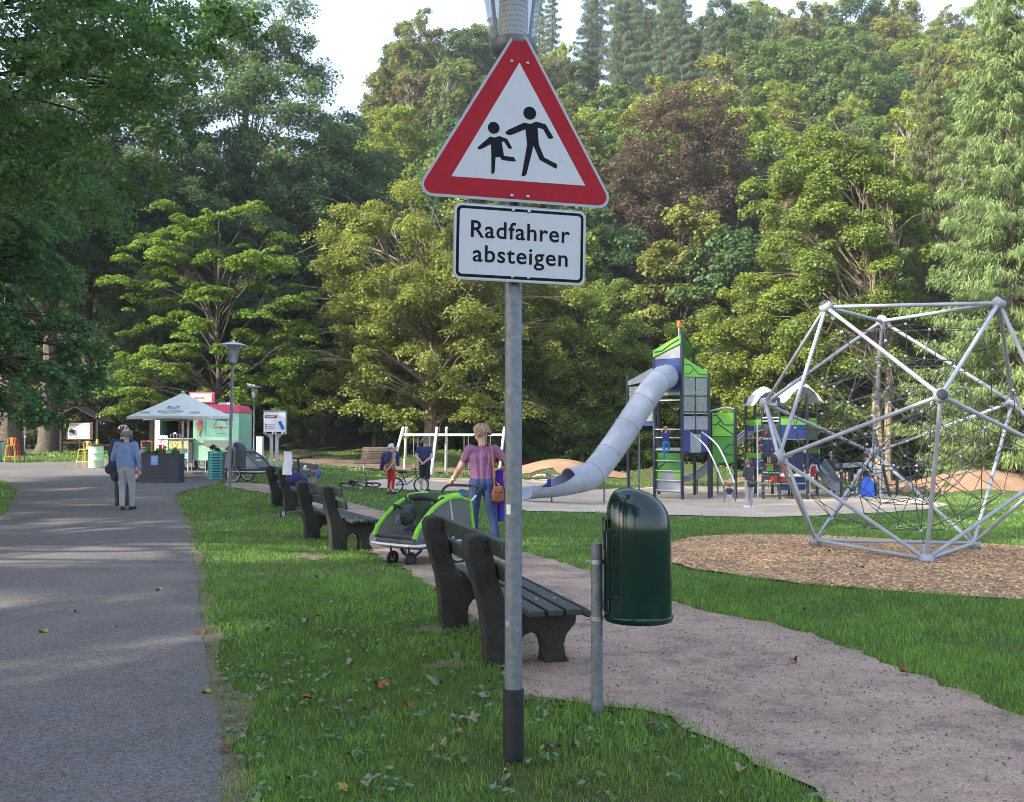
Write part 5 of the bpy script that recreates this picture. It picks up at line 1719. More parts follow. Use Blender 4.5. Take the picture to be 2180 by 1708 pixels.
# ------------------------------------------------------------------ swing set
def swing_set():
    O = onground(965, 42)
    t = thing('swing_set', 'white post swing set standing in pale sand', 'swing set', O)
    z = lambda py: W(965, py, 42).z - O.z
    x = lambda px, d=42: (px - 965) / F * d
    zb = z(926)
    MB().box((x(968), 0, zb), (x(1082) - x(855), .11, .11)).build('beam', M_WOODW, t, bevel=.01)
    for (tx, bx) in ((858, 838), (930, 921), (951, 946), (1074, 1060), (1086, 1094), (866, 856)):
        front = tx in (858, 930, 1074)
        dy = -1.0 if front else 1.0
        zg = gzf(O.x + x(bx), O.y + dy) - O.z
        MB().tube([(x(bx), dy, zg - .2), (x(tx), 0 + dy * -.12, z(910))], .062, 8).build('leg', M_WOODW, t)
    for (a, b_) in ((881, 890), (905, 914), (988, 997), (1035, 1044)):
        sw = MB(); sw.box((x((a + b_) / 2), 0, z(1000)), (x(b_) - x(a) + .22, .16, .03)); s = sw.build('seat', M_BLACK, t)
        for q in (a, b_):
            MB().tube([(x(q), 0, zb), (x(q), .0, z(1000))], .012, 5).build('chain', M_ALU, s)
            MB().sphere((x(q), 0, zb - .09), .035, 8, 6).build('hanger', M_STEEL, s)
swing_set()

def lounge_bench():
    O = onground(800, 40)
    t = thing('slatted_lounger', 'wide brown slatted lounge bench left of the swings', 'bench', O, R(-8))
    prof = [(-.72, .95), (-.66, .85), (-.60, .75), (-.54, .65), (-.47, .55), (-.39, .46), (-.29, .40), (-.17, .37), (-.05, .37), (.07, .38), (.19, .40), (.31, .41), (.42, .39), (.52, .34)]
    for i, (y, z) in enumerate(prof):
        a = math.atan2(prof[min(i + 1, 13)][1] - prof[max(i - 1, 0)][1], prof[min(i + 1, 13)][0] - prof[max(i - 1, 0)][0])
        link_obj('slat', LB['slat'], t, (0, -y, z + .0), (-a, 0, 0))
    for s in (-.6, .6):
        mb = MB(); mb.tube([(s, -y, z - .035) for y, z in prof], .022, 6)
        mb.tube([(s, .30, -.05), (s, .30, .40)], .025, 6); mb.tube([(s, -.36, -.05), (s, -.36, .38)], .025, 6)
        mb.build('side_frame', M_ALU, t)
LB = {'slat': MB().box((0, 0, 0), (1.55, .085, .03)).mesh('slat', M_WOODB)}
lounge_bench()

# ------------------------------------------------------------------ wheels, child trailers, bicycles, scooter
def wheel(parent, c, r, axis='Y', tyre=.02, rimm=M_ALU, spokes=16, refl=True):
    rot = None if axis == 'Y' else (0, 0, math.pi / 2)
    w = MB()
    ring = [(r * math.cos(2 * math.pi * k / 28), 0, r * math.sin(2 * math.pi * k / 28)) for k in range(29)]
    w.tube(ring, tyre, 7, cap=False)
    o = w.build('wheel', M_TYRE, parent, c, rot)
    rim = MB(); rim.tube([(q[0] * (1 - tyre * 1.5 / r), 0, q[2] * (1 - tyre * 1.5 / r)) for q in ring], tyre * .62, 6, cap=False)
    rim.tube([(0, -.03, 0), (0, .03, 0)], .018, 8)
    rim.build('rim', rimm, o)
    sp = MB()
    for k in range(spokes):
        a = 2 * math.pi * k / spokes; s = .02 if k % 2 else -.02
        sp.tube([(.015 * math.cos(a), s, .015 * math.sin(a)), (r * .93 * math.cos(a + .12), 0, r * .93 * math.sin(a + .12))], .0022, 4)
    sp.build('spokes', rimm, o)
    if refl:
        MB().box((r * .7, -.012, 0), (.03, .008, .07), 0, Matrix.Rotation(.5, 4, 'Y')).build('reflector', M_REFL, o)
    return o

def child_trailer(label, loc, rz, frame_m, tub_m, roof_m, win_m, handle=True, roller=True):
    """local +X is forward, origin on the ground under the rear axle"""
    t = thing('child_trailer', label, 'child trailer', loc, rz)
    W2 = .38
    # tub
    tub = [(-.32, .26), (.70, .26), (.80, .34), (.80, .44), (-.36, .44)]
    My = lambda y: Matrix.Translation((0, y, 0)) @ Matrix.Rotation(math.pi / 2, 4, 'X')
    MB().prism(tub, 2 * W2, 0, My(W2)).build('tub', tub_m, t, bevel=.03)
    # two side frames of padded tube
    for s in (-1, 1):
        y = s * W2
        q = catmull([VT((.80, y, .42)), VT((.72, y, .58)), VT((.42, y * .97, .84)), VT((.12, y * .95, .96)), VT((-.10, y * .95, .97))], 6)
        mb = MB(); mb.tube(q, .034, 8); mb.build('front_rib', frame_m, t)
        mb = MB(); mb.tube([(-.10, y * .95, .97), (-.32, y * .96, .90), (-.38, y, .44)], .028, 8); mb.build('rear_rib', frame_m, t)
        mb = MB(); mb.tube([(.10, y * .95, .95), (.02, y, .44)], .016, 6); mb.build('door_post', M_ALU, t)
        side = [(p_.x, p_.z) for p_ in q] + [(-.32, .90), (-.36, .44)]
        MB().prism(side, .006, 0, My(y * .965 + .003)).build('side_window', win_m, t)
    # front net edge bar, roof roll, rear sheet, seat and bag inside
    MB().tube([(.80, -W2, .43), (.80, W2, .43)], .02, 8).build('front_bar', M_BLACK, t)
    mb = MB()
    rg = random.Random(2)
    for k in range(5):
        pl = [(.22 - k * .075, -W2 * .93, .945 + .01 * math.sin(k)), (.20 - k * .075, -W2 * .3, .965 + rg.uniform(-.02, .02)), (.2 - k * .075, W2 * .3, .955 + rg.uniform(-.02, .02)), (.22 - k * .075, W2 * .93, .945)]
        mb.tube(catmull([VT(p_) for p_ in pl], 4), .045, 7)
    mb.build('rolled_cover', roof_m, t)
    for s in (-1, 1):
        mb = MB(); mb.capsule((.20, s * W2 * .80, .955), (-.12, s * W2 * .80, .975), .058, .062, 10); mb.build('roof_corner', frame_m, t)
    mb = MB(); mb.add([(-.33, -W2 * .94, .92), (-.33, W2 * .94, .92), (-.38, W2, .44), (-.38, -W2, .44)], [(0, 1, 2, 3)]); mb.build('rear_sheet', roof_m, t)
    mb = MB(); mb.capsule((-.2, -.18, .5), (-.26, -.18, .84), .10, .07, 10); mb.capsule((-.2, .18, .5), (-.26, .18, .84), .10, .07, 10); mb.capsule((-.1, -.2, .47), (.15, -.2, .45), .09, .08, 10); mb.capsule((-.1, .2, .47), (.15, .2, .45), .09, .08, 10)
    mb.build('seat', M_DKF, t)
    # silver bumper, axle, wheels
    mb = MB(); mb.tube(catmull([VT((.45, -W2 - .10, .34)), VT((.78, -W2 - .06, .33)), VT((.87, -.25, .33)), VT((.87, .25, .33)), VT((.78, W2 + .06, .33)), VT((.45, W2 + .10, .34))], 5), .024, 8); mb.build('bumper', M_ALU, t)
    for s in (-1, 1):
        wheel(t, (0, s * (W2 + .07), .25), .235, tyre=.022)
        MB().tube([(-.3, s * (W2 + .02), .33), (.45, s * (W2 + .10), .34)], .016, 6).build('side_bar', M_ALU, t)
    if roller:
        for s in (-.17, .17):
            mb = MB(); mb.tube([(.68, s, .30), (.70, s, .22), (.66, s, .12)], .018, 6); mb.build('fork', M_BLACK, t)
            wheel(t, (.66, s, .105), .085, tyre=.022, rimm=M_PDARK, spokes=6, refl=False)
    if handle:
        for s in (-1, 1): MB().tube([(-.28, s * W2 * .9, .82), (-.52, s * W2 * .9, 1.0)], .016, 8).build('handle_tube', M_ALU, t)
        mb = MB(); mb.tube(catmull([VT((-.48, -W2 * .9, .97)), VT((-.58, -W2 * .88, 1.07)), VT((-.62, -W2 * .6, 1.10)), VT((-.62, W2 * .6, 1.10)), VT((-.58, W2 * .88, 1.07)), VT((-.48, W2 * .9, .97))], 5), .022, 8); mb.build('handle_grip', M_BLACK, t)
    mb = MB(); mb.tube(catmull([VT((.86, W2 * .9, .33)), VT((.98, W2 * 1.05, .30)), VT((1.0, W2 * 1.1, .22))], 4), .010, 6); mb.build('strap', M_BLACK, t)
    return t
q = onground(905, 12.6)
ct = child_trailer('lime green and grey child bike trailer parked on the gravel path', (q.x + .14, q.y, q.z), math.atan2(-.78, -.62), M_LIMEF, M_GREYF, M_DKF, M_NET)
ct.scale = (.95, .95, .88)
bag = thing('backpack', 'dark backpack lying in the green child trailer', 'backpack', W(868, 1095, 12.2), R(-100))
mb = MB(); mb.box((0, 0, .0), (.30, .17, .20), 0, Matrix.Rotation(.5, 4, 'Y') @ Matrix.Rotation(.3, 4, 'X'), .8); mb.build('body', M_DKF, bag, bevel=.05)
mb = MB(); mb.box((.10, -.09, -.02), (.20, .08, .12), 0, Matrix.Rotation(.4, 4, 'Y'), .8); mb.build('front_pocket', M_GREYF, bag, bevel=.03)
MB().tube(catmull([VT((-.12, -.1, .05)), VT((0, -.18, .12)), VT((.1, -.14, .08))], 5), .018, 6).build('strap', M_BLACK, bag)
q = G(508, 1027)
child_trailer('charcoal child bike trailer with silver window beside the slate bin', (q.x, q.y + .2, q.z), R(-12), M_GREYF, mat('trailer_grey', (.06, .055, .06), .7), M_FILM, M_FILM, handle=False, roller=False)

def bicycle(label, loc, rz, lay, frame_m, r=.22):
    t = thing('childrens_bicycle', label, 'bicycle', loc, rz)
    t.rotation_euler = (lay, 0, rz)
    L = .78
    wheel(t, (0, 0, r), r, tyre=.022, spokes=12, refl=False); wheel(t, (L, 0, r), r, tyre=.022, spokes=12, refl=False)
    bb = VT((.33, 0, r + .02)); st = VT((.22, 0, .52)); hd = VT((L - .16, 0, .56)); hd2 = VT((L - .13, 0, .46))
    mb = MB()
    for a, b_ in ((bb, st), (bb, hd2), (st.lerp(bb, .25), hd), (bb, VT((0, 0, r))), (st.lerp(bb, .3), VT((0, 0, r)))): mb.tube([a, b_], .016, 7)
    mb.build('frame', frame_m, t)
    MB().tube([hd, hd2, VT((L, 0, r))], .016, 7).build('fork', frame_m, t)
    MB().tube([hd, hd + VT((-.02, 0, .10))], .014, 7).build('stem', M_BLACK, t)
    h = hd + VT((-.02, 0, .12))
    MB().tube([h + VT((-.06, -.24, .05)), h + VT((0, -.1, .02)), h, h + VT((0, .1, .02)), h + VT((-.06, .24, .05))], .014, 7).build('handlebar', M_BLACK, t)
    MB().tube([st, st + VT((-.02, 0, .08))], .013, 6).build('seat_post', M_BLACK, t)
    mb = MB(); mb.capsule(st + VT((-.09, 0, .10)), st + VT((.10, 0, .10)), .055, .02, 8); mb.build('saddle', M_BLACK, t)
    mb = MB(); mb.lathe([(.07, -.006), (.07, .006)], 16, 0, Matrix.Translation(bb) @ Matrix.Rotation(math.pi / 2, 4, 'X')); mb.tube([bb + VT((.0, -.05, 0)), bb + VT((.08, -.05, -.09))], .009, 5); mb.box(tuple(bb + VT((.08, -.09, -.09))), (.07, .06, .015)); mb.tube([bb + VT((.0, .05, 0)), bb + VT((-.08, .05, .09))], .009, 5); mb.box(tuple(bb + VT((-.08, .09, .09))), (.07, .06, .015))
    mb.build('crank', M_STEEL, t)
    return t
q = G(740, 1040)
bicycle("child's bicycle lying flat on the lawn beside the path", (q.x, q.y, q.z + .05), R(6), R(72), mat('bike_violet', (.16, .05, .16), .4))
q = G(843, 1050)
bicycle("small black child's bicycle standing behind the person in red trousers", (q.x - .05, q.y + .35, q.z), R(10), R(-8), M_BLACK)

def scooter():
    q = onground(622, 18.7)
    t = thing('kick_scooter', 'black kick scooter with high handlebar leaning behind the far bench', 'scooter', q, R(75))
    MB().box((0, 0, .10), (.55, .12, .035)).build('deck', M_PDARK, t, bevel=.01)
    for x_ in (-.34, .42): wheel(t, (x_, 0, .10), .085, tyre=.016, spokes=5, refl=False)
    MB().tube([(.42, 0, .12), (.36, 0, .35), (.26, 0, 1.14)], .024, 8).build('stem', M_BLACK, t)
    MB().tube([(.28, .3, 1.20), (.25, .12, 1.18), (.25, 0, 1.16), (.25, -.12, 1.18), (.28, -.3, 1.20)], .02, 8).build('handlebar', M_BLACK, t)
    s = thing('white_shirt', 'white shirt hanging from the scooter handlebar', 'shirt', W(612, 1010, 18.2))
    vs, fs = [], []
    rgc = random.Random(1)
    for j in range(7):
        for i in range(8):
            a = i / 8 * 2 * math.pi
            wv = .075 + .003 * j + .010 * math.sin(a * 3 + j)
            vs.append((wv * math.cos(a), .035 * math.sin(a) + .01 * math.sin(j * 2), .44 - j * .075))
    for j in range(6):
        for i in range(8): fs.append((j * 8 + i, j * 8 + (i + 1) % 8, (j + 1) * 8 + (i + 1) % 8, (j + 1) * 8 + i))
    fs.append(tuple(range(7, -1, -1)))
    MB().add(vs, fs).build('cloth', mat('white_cloth', (.72, .72, .82), .85, var=.06), s)
    b_ = thing('navy_bag', 'navy cloth bag on the far bench below the white shirt', 'bag', W(628, 1026, 18.4))
    mb = MB(); mb.sphere((0, 0, .05), (.19, .13, .14), 12, 8); mb.sphere((.16, -.02, .03), (.10, .09, .08), 10, 7); mb.build('body', mat('navy_cloth', (.02, .025, .12), .8, var=.2), b_)
    MB().tube(catmull([VT((-.1, 0, .15)), VT((0, -.02, .27)), VT((.1, 0, .15))], 5), .012, 6).build('strap', M_BLACK, b_)
scooter()
q = W(668, 1017, 24.3)
bp = thing('blue_backpack', 'bright blue backpack on the pale concrete bench', 'backpack', q, R(20))
mb = MB(); mb.sphere((0, 0, .12), (.19, .14, .17), 12, 8); mb.sphere((.02, -.12, .08), (.13, .06, .10), 10, 7); mb.build('body', mat('royal_blue', (.02, .08, .5), .6, var=.15), bp)
MB().tube(catmull([VT((-.06, 0, .27)), VT((0, 0, .34)), VT((.06, 0, .27))], 5), .012, 6).build('handle', M_BLACK, bp)
hl = thing('bicycle_helmet', 'white and black bicycle helmet on the blue backpack', 'helmet', q + VT((-.16, -.02, .20)), R(-30))
MB().sphere((0, 0, .05), (.13, .10, .09), 14, 8).build('shell', M_PAPER, hl)
for k in (-1, 0, 1): MB().capsule((-.08, k * .05, .105 - .02 * abs(k)), (.08, k * .05, .105 - .02 * abs(k)), .02, .02, 8).build('vent', M_INK, hl)
# ------------------------------------------------------------------ the plaza: ice cream trailer, parasols, planters, seats, boards
def Z1(zx, zy, d): return W(zx * .2617, 670.3 + zy * .2617, d)
def Z8(zx, zy, d): return W(253.2 + zx * .1483, 804.4 + zy * .1483, d)
def squig(mb, x, y, w, h, n, z, th=.012):
    """a hand-lettered line: a wavy stroke"""
    pts = [VT((x + w * k / n, y + h * .5 * math.sin(k * 1.9) * (1 if k % 3 else .5), z)) for k in range(n + 1)]
    mb.tube(pts, th, 4)

def ice_trailer():
    d = 36.0
    a, b_ = Z8(512, 1190, d), Z8(1708, 1190, d)
    O = VT((a.x, a.y, gzf(a.x, a.y)))
    t = thing('ice_cream_trailer', 'mint green ice cream trailer with pink roof and open serving hatch', 'food trailer', O, R(2))
    z = lambda zy: Z8(900, zy, d).z - O.z
    x = lambda zx: Z8(zx, 900, d).x - O.x
    Lx, Dy = x(1708), 2.0
    zb, zr, zt = z(1190), z(500), z(385)
    # walls round the hatch
    def wall(x0_, x1_, z0, z1, m, name='wall', y=0, t_=.05):
        return MB().box(((x0_ + x1_) / 2, y, (z0 + z1) / 2), (x1_ - x0_, t_, z1 - z0)).build(name, m, t, bevel=.01)
    hx0, hx1, hz0, hz1 = x(585), x(1058), z(880), z(550)
    wall(0, hx0, zb + .03, zr, M_CREAM); wall(hx1, Lx, zb, zr, M_MINT)
    wall(hx0, hx1, hz1, zr, M_CREAM); wall(hx0, hx1, zb + .05, hz0, M_MINT)
    MB().box((Lx - .03, Dy / 2 + .03, (zb + zr) / 2), (.05, Dy, zr - zb)).build('end_wall', M_MINT, t)
    MB().box((.03, Dy / 2 + .03, (zb + zr) / 2), (.05, Dy, zr - zb)).build('end_wall', M_MINT, t)
    MB().box((Lx / 2, Dy, (zb + zr) / 2), (Lx - .12, .05, zr - zb)).build('back_wall', M_CREAM, t)
    MB().box((Lx / 2, Dy / 2, zb + .04), (Lx - .1, Dy - .1, .06)).build('floor', M_PDARK, t)
    # rounded pink roof
    prof = [(-.04, zr), (.0, zr + .12), (.12, zt - .03), (.35, zt), (Lx - .35, zt), (Lx - .12, zt - .03), (Lx, zr + .12), (Lx + .03, zr)]
    MB().prism(prof, Dy + .12, 0, Matrix.Translation((0, Dy + .06, 0)) @ Matrix.Rotation(math.pi / 2, 4, 'X')).build('roof', M_PINK, t, bevel=.02)
    MB().box((x(1445), .8, zt + .05), (.5, .5, .09)).build('roof_vent', M_PAPER, t, bevel=.02)
    # roof sign with pink frame
    s0, s1, t0, t1 = x(960), x(1312), z(360), z(198)
    f = MB().box(((s0 + s1) / 2, .4, (t0 + t1) / 2), (s1 - s0, .16, t1 - t0)).build('roof_sign', M_PINK, t, bevel=.01)
    MB().box(((s0 + s1) / 2 - .02, .315, (t0 + t1) / 2 - .01), (s1 - s0 - .12, .02, t1 - t0 - .10)).build('sign_board', M_CREAM, f)
    mb = MB(); squig(mb, s0 + .18, 0, .38, .09, 14, 0); mb.build('lettering', M_PINK, f, ((0, .30, (t0 + t1) / 2 - .02)), (math.pi / 2, 0, 0))
    # counter: white and yellow boards with drawn cones, display of tubs, shelves inside
    c0 = MB().box(((x(565) + x(715)) / 2, -.16, (z(830) + z(1040)) / 2), (x(715) - x(565), .04, z(830) - z(1040))).build('counter_board', M_PAPER, t, bevel=.005)
    mb = MB(); squig(mb, x(600), 0, .2, .05, 9, 0); mb.tube(catmull([VT((x(605), .1, 0)), VT((x(640), .22, 0)), VT((x(675), .1, 0))], 5), .01, 4); mb.build('lettering', M_PINK, c0, (0, -.185, (z(965))), (math.pi / 2, 0, 0))
    c1 = MB().box(((x(715) + x(995)) / 2, -.13, (z(870) + z(1018)) / 2), (x(995) - x(715), .04, z(870) - z(1018))).build('counter_board', mat('mustard', (.55, .50, .20), .5, var=.06), t, bevel=.005)
    mb = MB()
    for zx in (765, 835, 915):
        X = x(zx); mb.tube([(X - .05, -.152, z(925)), (X, -.152, z(985)), (X + .05, -.152, z(925))], .012, 5); mb.tube(catmull([VT((X - .05, -.152, z(925))), VT((X, -.152, z(900))), VT((X + .05, -.152, z(925)))], 4), .012, 5)
    mb.build('cone_drawing', M_CREAM, c1)
    MB().box(((hx0 + hx1) / 2, -.06, hz0 + .01), (hx1 - hx0 + .1, .30, .04)).build('counter_top', M_ALU, t, bevel=.008)
    mb = MB()
    for k in range(5): mb.lathe([(.05, 0), (.06, .12), (.045, .16), (.0005, .18)], 10, c=(x(730 + k * 45), .12, hz0 + .03))
    mb.build('tub', M_PDARK, t)
    mb = MB(); mb.lathe([(.09, 0), (.10, .06), (.05, .14), (.0005, .17)], 12, c=(x(775), .2, hz0 + .10)); mb.build('cone_rack', M_PAPER, t)
    for (u0, u1, v0, v1, m) in ((590, 690, 820, 560, M_WOODB), (700, 770, 730, 560, M_CREAM), (790, 870, 710, 610, mat('salmon', (.6, .28, .16), .6)), (905, 985, 700, 560, M_PDARK), (700, 1050, 830, 740, M_PGREY)):
        MB().box(((x(u0) + x(u1)) / 2, 1.3, (z(v0) + z(v1)) / 2), (x(u1) - x(u0), .3, z(v1) - z(v0))).build('cupboard', m, t)
    for y_ in (600, 650, 700): MB().box((x(735), 1.12, z(y_)), (x(770) - x(700), .3, .02)).build('shelf', M_PDARK, t)
    # big painted ice cream cone and panel frame with arch lettering on the mint wall
    X = x(1145)
    MB().prism([(X - .11, z(680)), (X, z(835)), (X + .12, z(680))][::1], .03, 0, Matrix.Translation((0, -.03, 0)) @ Matrix.Rotation(math.pi / 2, 4, 'X')).build('cone', mat('wafer', (.62, .30, .12), .6), t)
    mb = MB(); mb.sphere((X, -.045, z(640)), (.12, .03, .12), 12, 8); mb.sphere((X + .01, -.045, z(610)), (.09, .03, .08), 12, 8); mb.build('scoop', mat('strawberry', (.62, .16, .17), .5), t)
    fr = MB(); u0, u1, v0, v1 = x(1230), x(1580), z(830), z(560)
    fr.tube([(u0, -.03, v0), (u1, -.03, v0), (u1, -.03, v1), (u0, -.03, v1), (u0, -.03, v0)], .012, 4); fr.build('panel_frame', mat('mint_trim', (.20, .48, .34), .5), t)  # frame line in a deeper mint than the wall
    mb = MB(); mb.tube(catmull([VT((x(1360), -.03, z(680))), VT((x(1400), -.03, z(600))), VT((x(1450), -.03, z(580))), VT((x(1500), -.03, z(600))), VT((x(1545), -.03, z(680)))], 6), .012, 4); mb.tube([(x(1380), -.03, z(800)), (x(1520), -.03, z(800))], .010, 4); mb.build('lettering', mat('mint_dark', (.10, .32, .24), .5), t)
    mb = MB(); squig(mb, x(1340), 0, x(1540) - x(1340), .05, 18, 0, .014); mb.tube([(x(1430), .06, 0), (x(1450), -.10, 0), (x(1470), .06, 0)], .012, 4); mb.build('lettering', M_ORANGE, t, (0, -.03, z(715)), (math.pi / 2, 0, 0))
    MB().box(((hx1 + Lx) / 2, -.035, z(935)), (Lx - hx1 - .04, .03, .03)).build('trim_rail', M_ALU, t)
    # chassis: wheels, jockey leg, drawbar
    for X in (x(1180), x(1330)):
        wheel(t, (X, .22, .30), .29, tyre=.07, rimm=M_ALU, spokes=8, refl=False)
    MB().tube([(Lx, .9, zb + .1), (Lx + .9, .9, zb + .05)], .04, 8).build('drawbar', M_GALV2, t)
    for X in (x(1030), Lx - .1, .15): MB().tube([(X, .1, -.05), (X, .1, zb)], .03, 8).build('stand', M_GALV2, t)
    MB().box((x(1030), -.10, (z(905) + z(1280)) / 2 + .1), (x(1062) - x(1000), .06, z(905) - z(1240))).build('hatch_door', M_PDARK, t)
ice_trailer()

def parasol(label, c, apex_z, edge_z, half, rz, text=False):
    t = thing('parasol', label, 'parasol', c, rz)
    MB().tube([(0, 0, .05), (0, 0, apex_z - .02)], .03, 10).build('pole', M_ALU, t)
    MB().box((0, 0, .04), (.95, .95, .07), 0, Matrix.Rotation(R(8), 4, 'Z')).build('base_slab', M_CONC2, t, bevel=.015)
    n = 10
    vs, fs = [], []
    def edge(i):
        k = i // n; f = (i % n) / n
        cs = [(-1, -1), (1, -1), (1, 1), (-1, 1)]
        a, b_ = cs[k % 4], cs[(k + 1) % 4]
        return VT((a[0] + (b_[0] - a[0]) * f, a[1] + (b_[1] - a[1]) * f, 0)), f
    rows = 6
    for r_ in range(rows + 1):
        g = .03 + .97 * r_ / rows
        for i in range(4 * n):
            e, f = edge(i)
            sag = .05 * math.sin(math.pi * f) * g
            vs.append((e.x * half * g, e.y * half * g, apex_z + (edge_z - apex_z) * g ** 1.02 - .035 * math.sin(math.pi * g) + (sag * .6 if r_ == rows else 0)))
    for r_ in range(rows):
        for i in range(4 * n):
            j = (i + 1) % (4 * n)
            fs.append((r_ * 4 * n + i, r_ * 4 * n + j, (r_ + 1) * 4 * n + j, (r_ + 1) * 4 * n + i))
    fs.append(tuple(range(4 * n)))
    can = MB().add(vs, fs).build('canopy', M_CANVAS, t, angle=30)
    # valance
    vs2 = vs[-4 * n:]; m = len(vs2)
    MB().add(vs2 + [(q[0] * 1.002, q[1] * 1.002, q[2] - .09) for q in vs2], [(i, (i + 1) % m, m + (i + 1) % m, m + i) for i in range(m)]).build('valance', mat('valance', (.70, .72, .62), .85, var=.05), can)
    MB().lathe([(.06, -.02), (.07, .02), (.02, .05), (.0004, .06)], 12, c=(0, 0, apex_z)).build('finial', M_ALU, t)
    for cx_, cy_ in ((-1, -1), (1, -1), (1, 1), (-1, 1), (0, -1), (0, 1), (1, 0), (-1, 0)):
        MB().tube([(0, 0, apex_z - .06), (cx_ * half * .98, cy_ * half * .98, edge_z - .04)], .012, 5).build('rib', M_ALU, t)
        MB().tube([(0, 0, edge_z - .15), (cx_ * half * .45, cy_ * half * .45, apex_z + (edge_z - apex_z) * .45 - .05)], .010, 5).build('strut', M_ALU, t)
    if text:
        th = math.atan2(apex_z - edge_z, half)
        M = Matrix.Translation((0, -half, edge_z)) @ Matrix.Rotation(th, 4, 'X')
        sl = math.hypot(half, apex_z - edge_z)
        ink = mat('canvas_print', (.16, .20, .20), .8)
        me = text_mesh('BAUHÖFER', .80, .105, 'B', bold=.015); me.materials.append(ink)
        o = link_obj('lettering', me, can); o.matrix_local = M @ Matrix.Translation((-.40, sl * .17, .012))
        mb = MB()
        for s in (-1, 1):   # crest of two facing beasts
            mb.tube(catmull([VT((s * .17, 0, 0)), VT((s * .15, .07, 0)), VT((s * .08, .08, 0)), VT((s * .05, .02, 0)), VT((s * .09, -.03, 0))], 5), .012, 5)
            mb.tube(catmull([VT((s * .17, .02, 0)), VT((s * .19, .08, 0)), VT((s * .12, .11, 0))], 5), .010, 5); mb.sphere((s * .05, .07, 0), (.03, .025, .006), 8, 5)
        mb.tube([(-.03, .0, 0), (.03, .0, 0)], .014, 5)
        o = mb.build('crest', ink, can); o.matrix_local = M @ Matrix.Translation((0, sl * .33, .014))
        mb = MB()
        for s in (-1, 1):
            for k in range(3): mb.box((s * .80, k * .035, 0), (.34 - .03 * k, .012, .004))
        mb.box((0, -.03, 0), (.5, .012, .004))
        o = mb.build('small_print', ink, can); o.matrix_local = M @ Matrix.Translation((0, sl * .13, .014))
    return t
c = G(388, 1019)
parasol('pale square parasol with dark print beside the slate planter', (c.x, c.y, c.z), W(384, 836, c.y).z - c.z, W(384, 887, c.y - 1.3).z - c.z, 1.30, R(-1), True)
c2_ = VT((Z8(1000, 1330, 34).x, 34.0, gzf(-11.7, 34)))
parasol('plain parasol standing between printed parasol and ice cream trailer', c2_, 2.70, 2.02, 1.2, R(2))

def slat_planter(name, label, O, w, dpt, h, n, m, rz=0, corner=.07, bushes=4, group=None, gap=.35, plant_c=(.07, .12, .03)):
    t = thing(name, label, 'planter', O, rz, group)
    MB().box((0, 0, h * .48), (w - .07, dpt - .07, h * .9)).build('liner', M_PDARK, t)
    sh = h / n
    for sx in (-1, 1):
        for sy in (-1, 1): MB().box((sx * (w / 2 - corner / 2), sy * (dpt / 2 - corner / 2), h / 2), (corner, corner, h)).build('corner_post', m, t, bevel=.004)
    f_me = MB().box((0, 0, 0), (w - 2 * corner + .01, .025, sh * (1 - gap))).mesh('slat', m); s_me = MB().box((0, 0, 0), (.025, dpt - 2 * corner + .01, sh * (1 - gap))).mesh('slat', m)
    for k in range(n):
        zc = (k + .5) * sh
        rep('slat', f_me, t, [((0, -dpt / 2 + .018, zc), None), ((0, dpt / 2 - .018, zc), None)])
        rep('slat', s_me, t, [((w / 2 - .018, 0, zc), None), ((-w / 2 + .018, 0, zc), None)])
    MB().box((0, -dpt / 2 + .02, h + .012), (w + .03, .07, .025)).box((0, dpt / 2 - .02, h + .012), (w + .03, .07, .025)).box((w / 2 - .02, 0, h + .0125), (.07, dpt - .12, .024)).box((-w / 2 + .02, 0, h + .0125), (.07, dpt - .12, .024)).build('top_rim', m, t, bevel=.004)
    MB().box((0, 0, h * .94), (w - .1, dpt - .1, .04)).build('soil', M_WORN, t)
    if bushes:
        rg = np.random.default_rng(int(abs(O[0]) * 100) % 97)
        b = thing('potted_shrub', label.split(' standing')[0].replace('planter', 'planter') and ('low green plants growing in the ' + label[:58].split(' with')[0].split(' beside')[0]), 'plant', (O[0], O[1], O[2] + h), rz)
        cl = [(np.array([(-.5 + (k + .5) / bushes) * (w - .15), rg.normal(0, .05), .10]), .16, .9, np.array([0, 0, 1.])) for k in range(bushes)]
        V, Fc, T = clump_leaves(rg, cl, 260 * bushes, .055, .1)
        o = link_obj('foliage', mesh_np('foliage', V, Fc, [M_LEAF], T), b); o.color = (*plant_c, 1)
        mb = MB()
        for c_, s_, f_, d_ in cl: mb.tube([(c_[0], c_[1], -.05), (c_[0], c_[1], .1)], .01, 5)
        mb.build('stems', M_BARK, b)
    return t
p0, p1 = G(298, 1030), G(374, 1027)
mid = (p0 + p1) / 2
pl = slat_planter('slatted_planter', 'wide slate grey slatted planter with a blue notice', (mid.x, mid.y + .25, mid.z), (p1 - p0).length, .5, W(335, 968, mid.y).z - mid.z, 10, M_SLATE, R(-2), gap=.16)
x0_ = (W(323, 980, mid.y).x - mid.x); x1_ = (W(339, 980, mid.y).x - mid.x)
zn0, zn1 = W(330, 990, mid.y).z - mid.z, W(330, 970, mid.y).z - mid.z
o = MB().box(((x0_ + x1_) / 2, -.265, (zn0 + zn1) / 2), (x1_ - x0_, .008, zn1 - zn0)).build('notice', M_PAPERB, pl)
mb = MB()
for k in range(4): mb.box(((x0_ + x1_) / 2, -.271, zn1 - .06 - k * .045), ((x1_ - x0_) * (.7 - .1 * (k % 2)), .003, .012))
mb.build('print_lines', M_PAPER, o)
q = G(452, 1022)
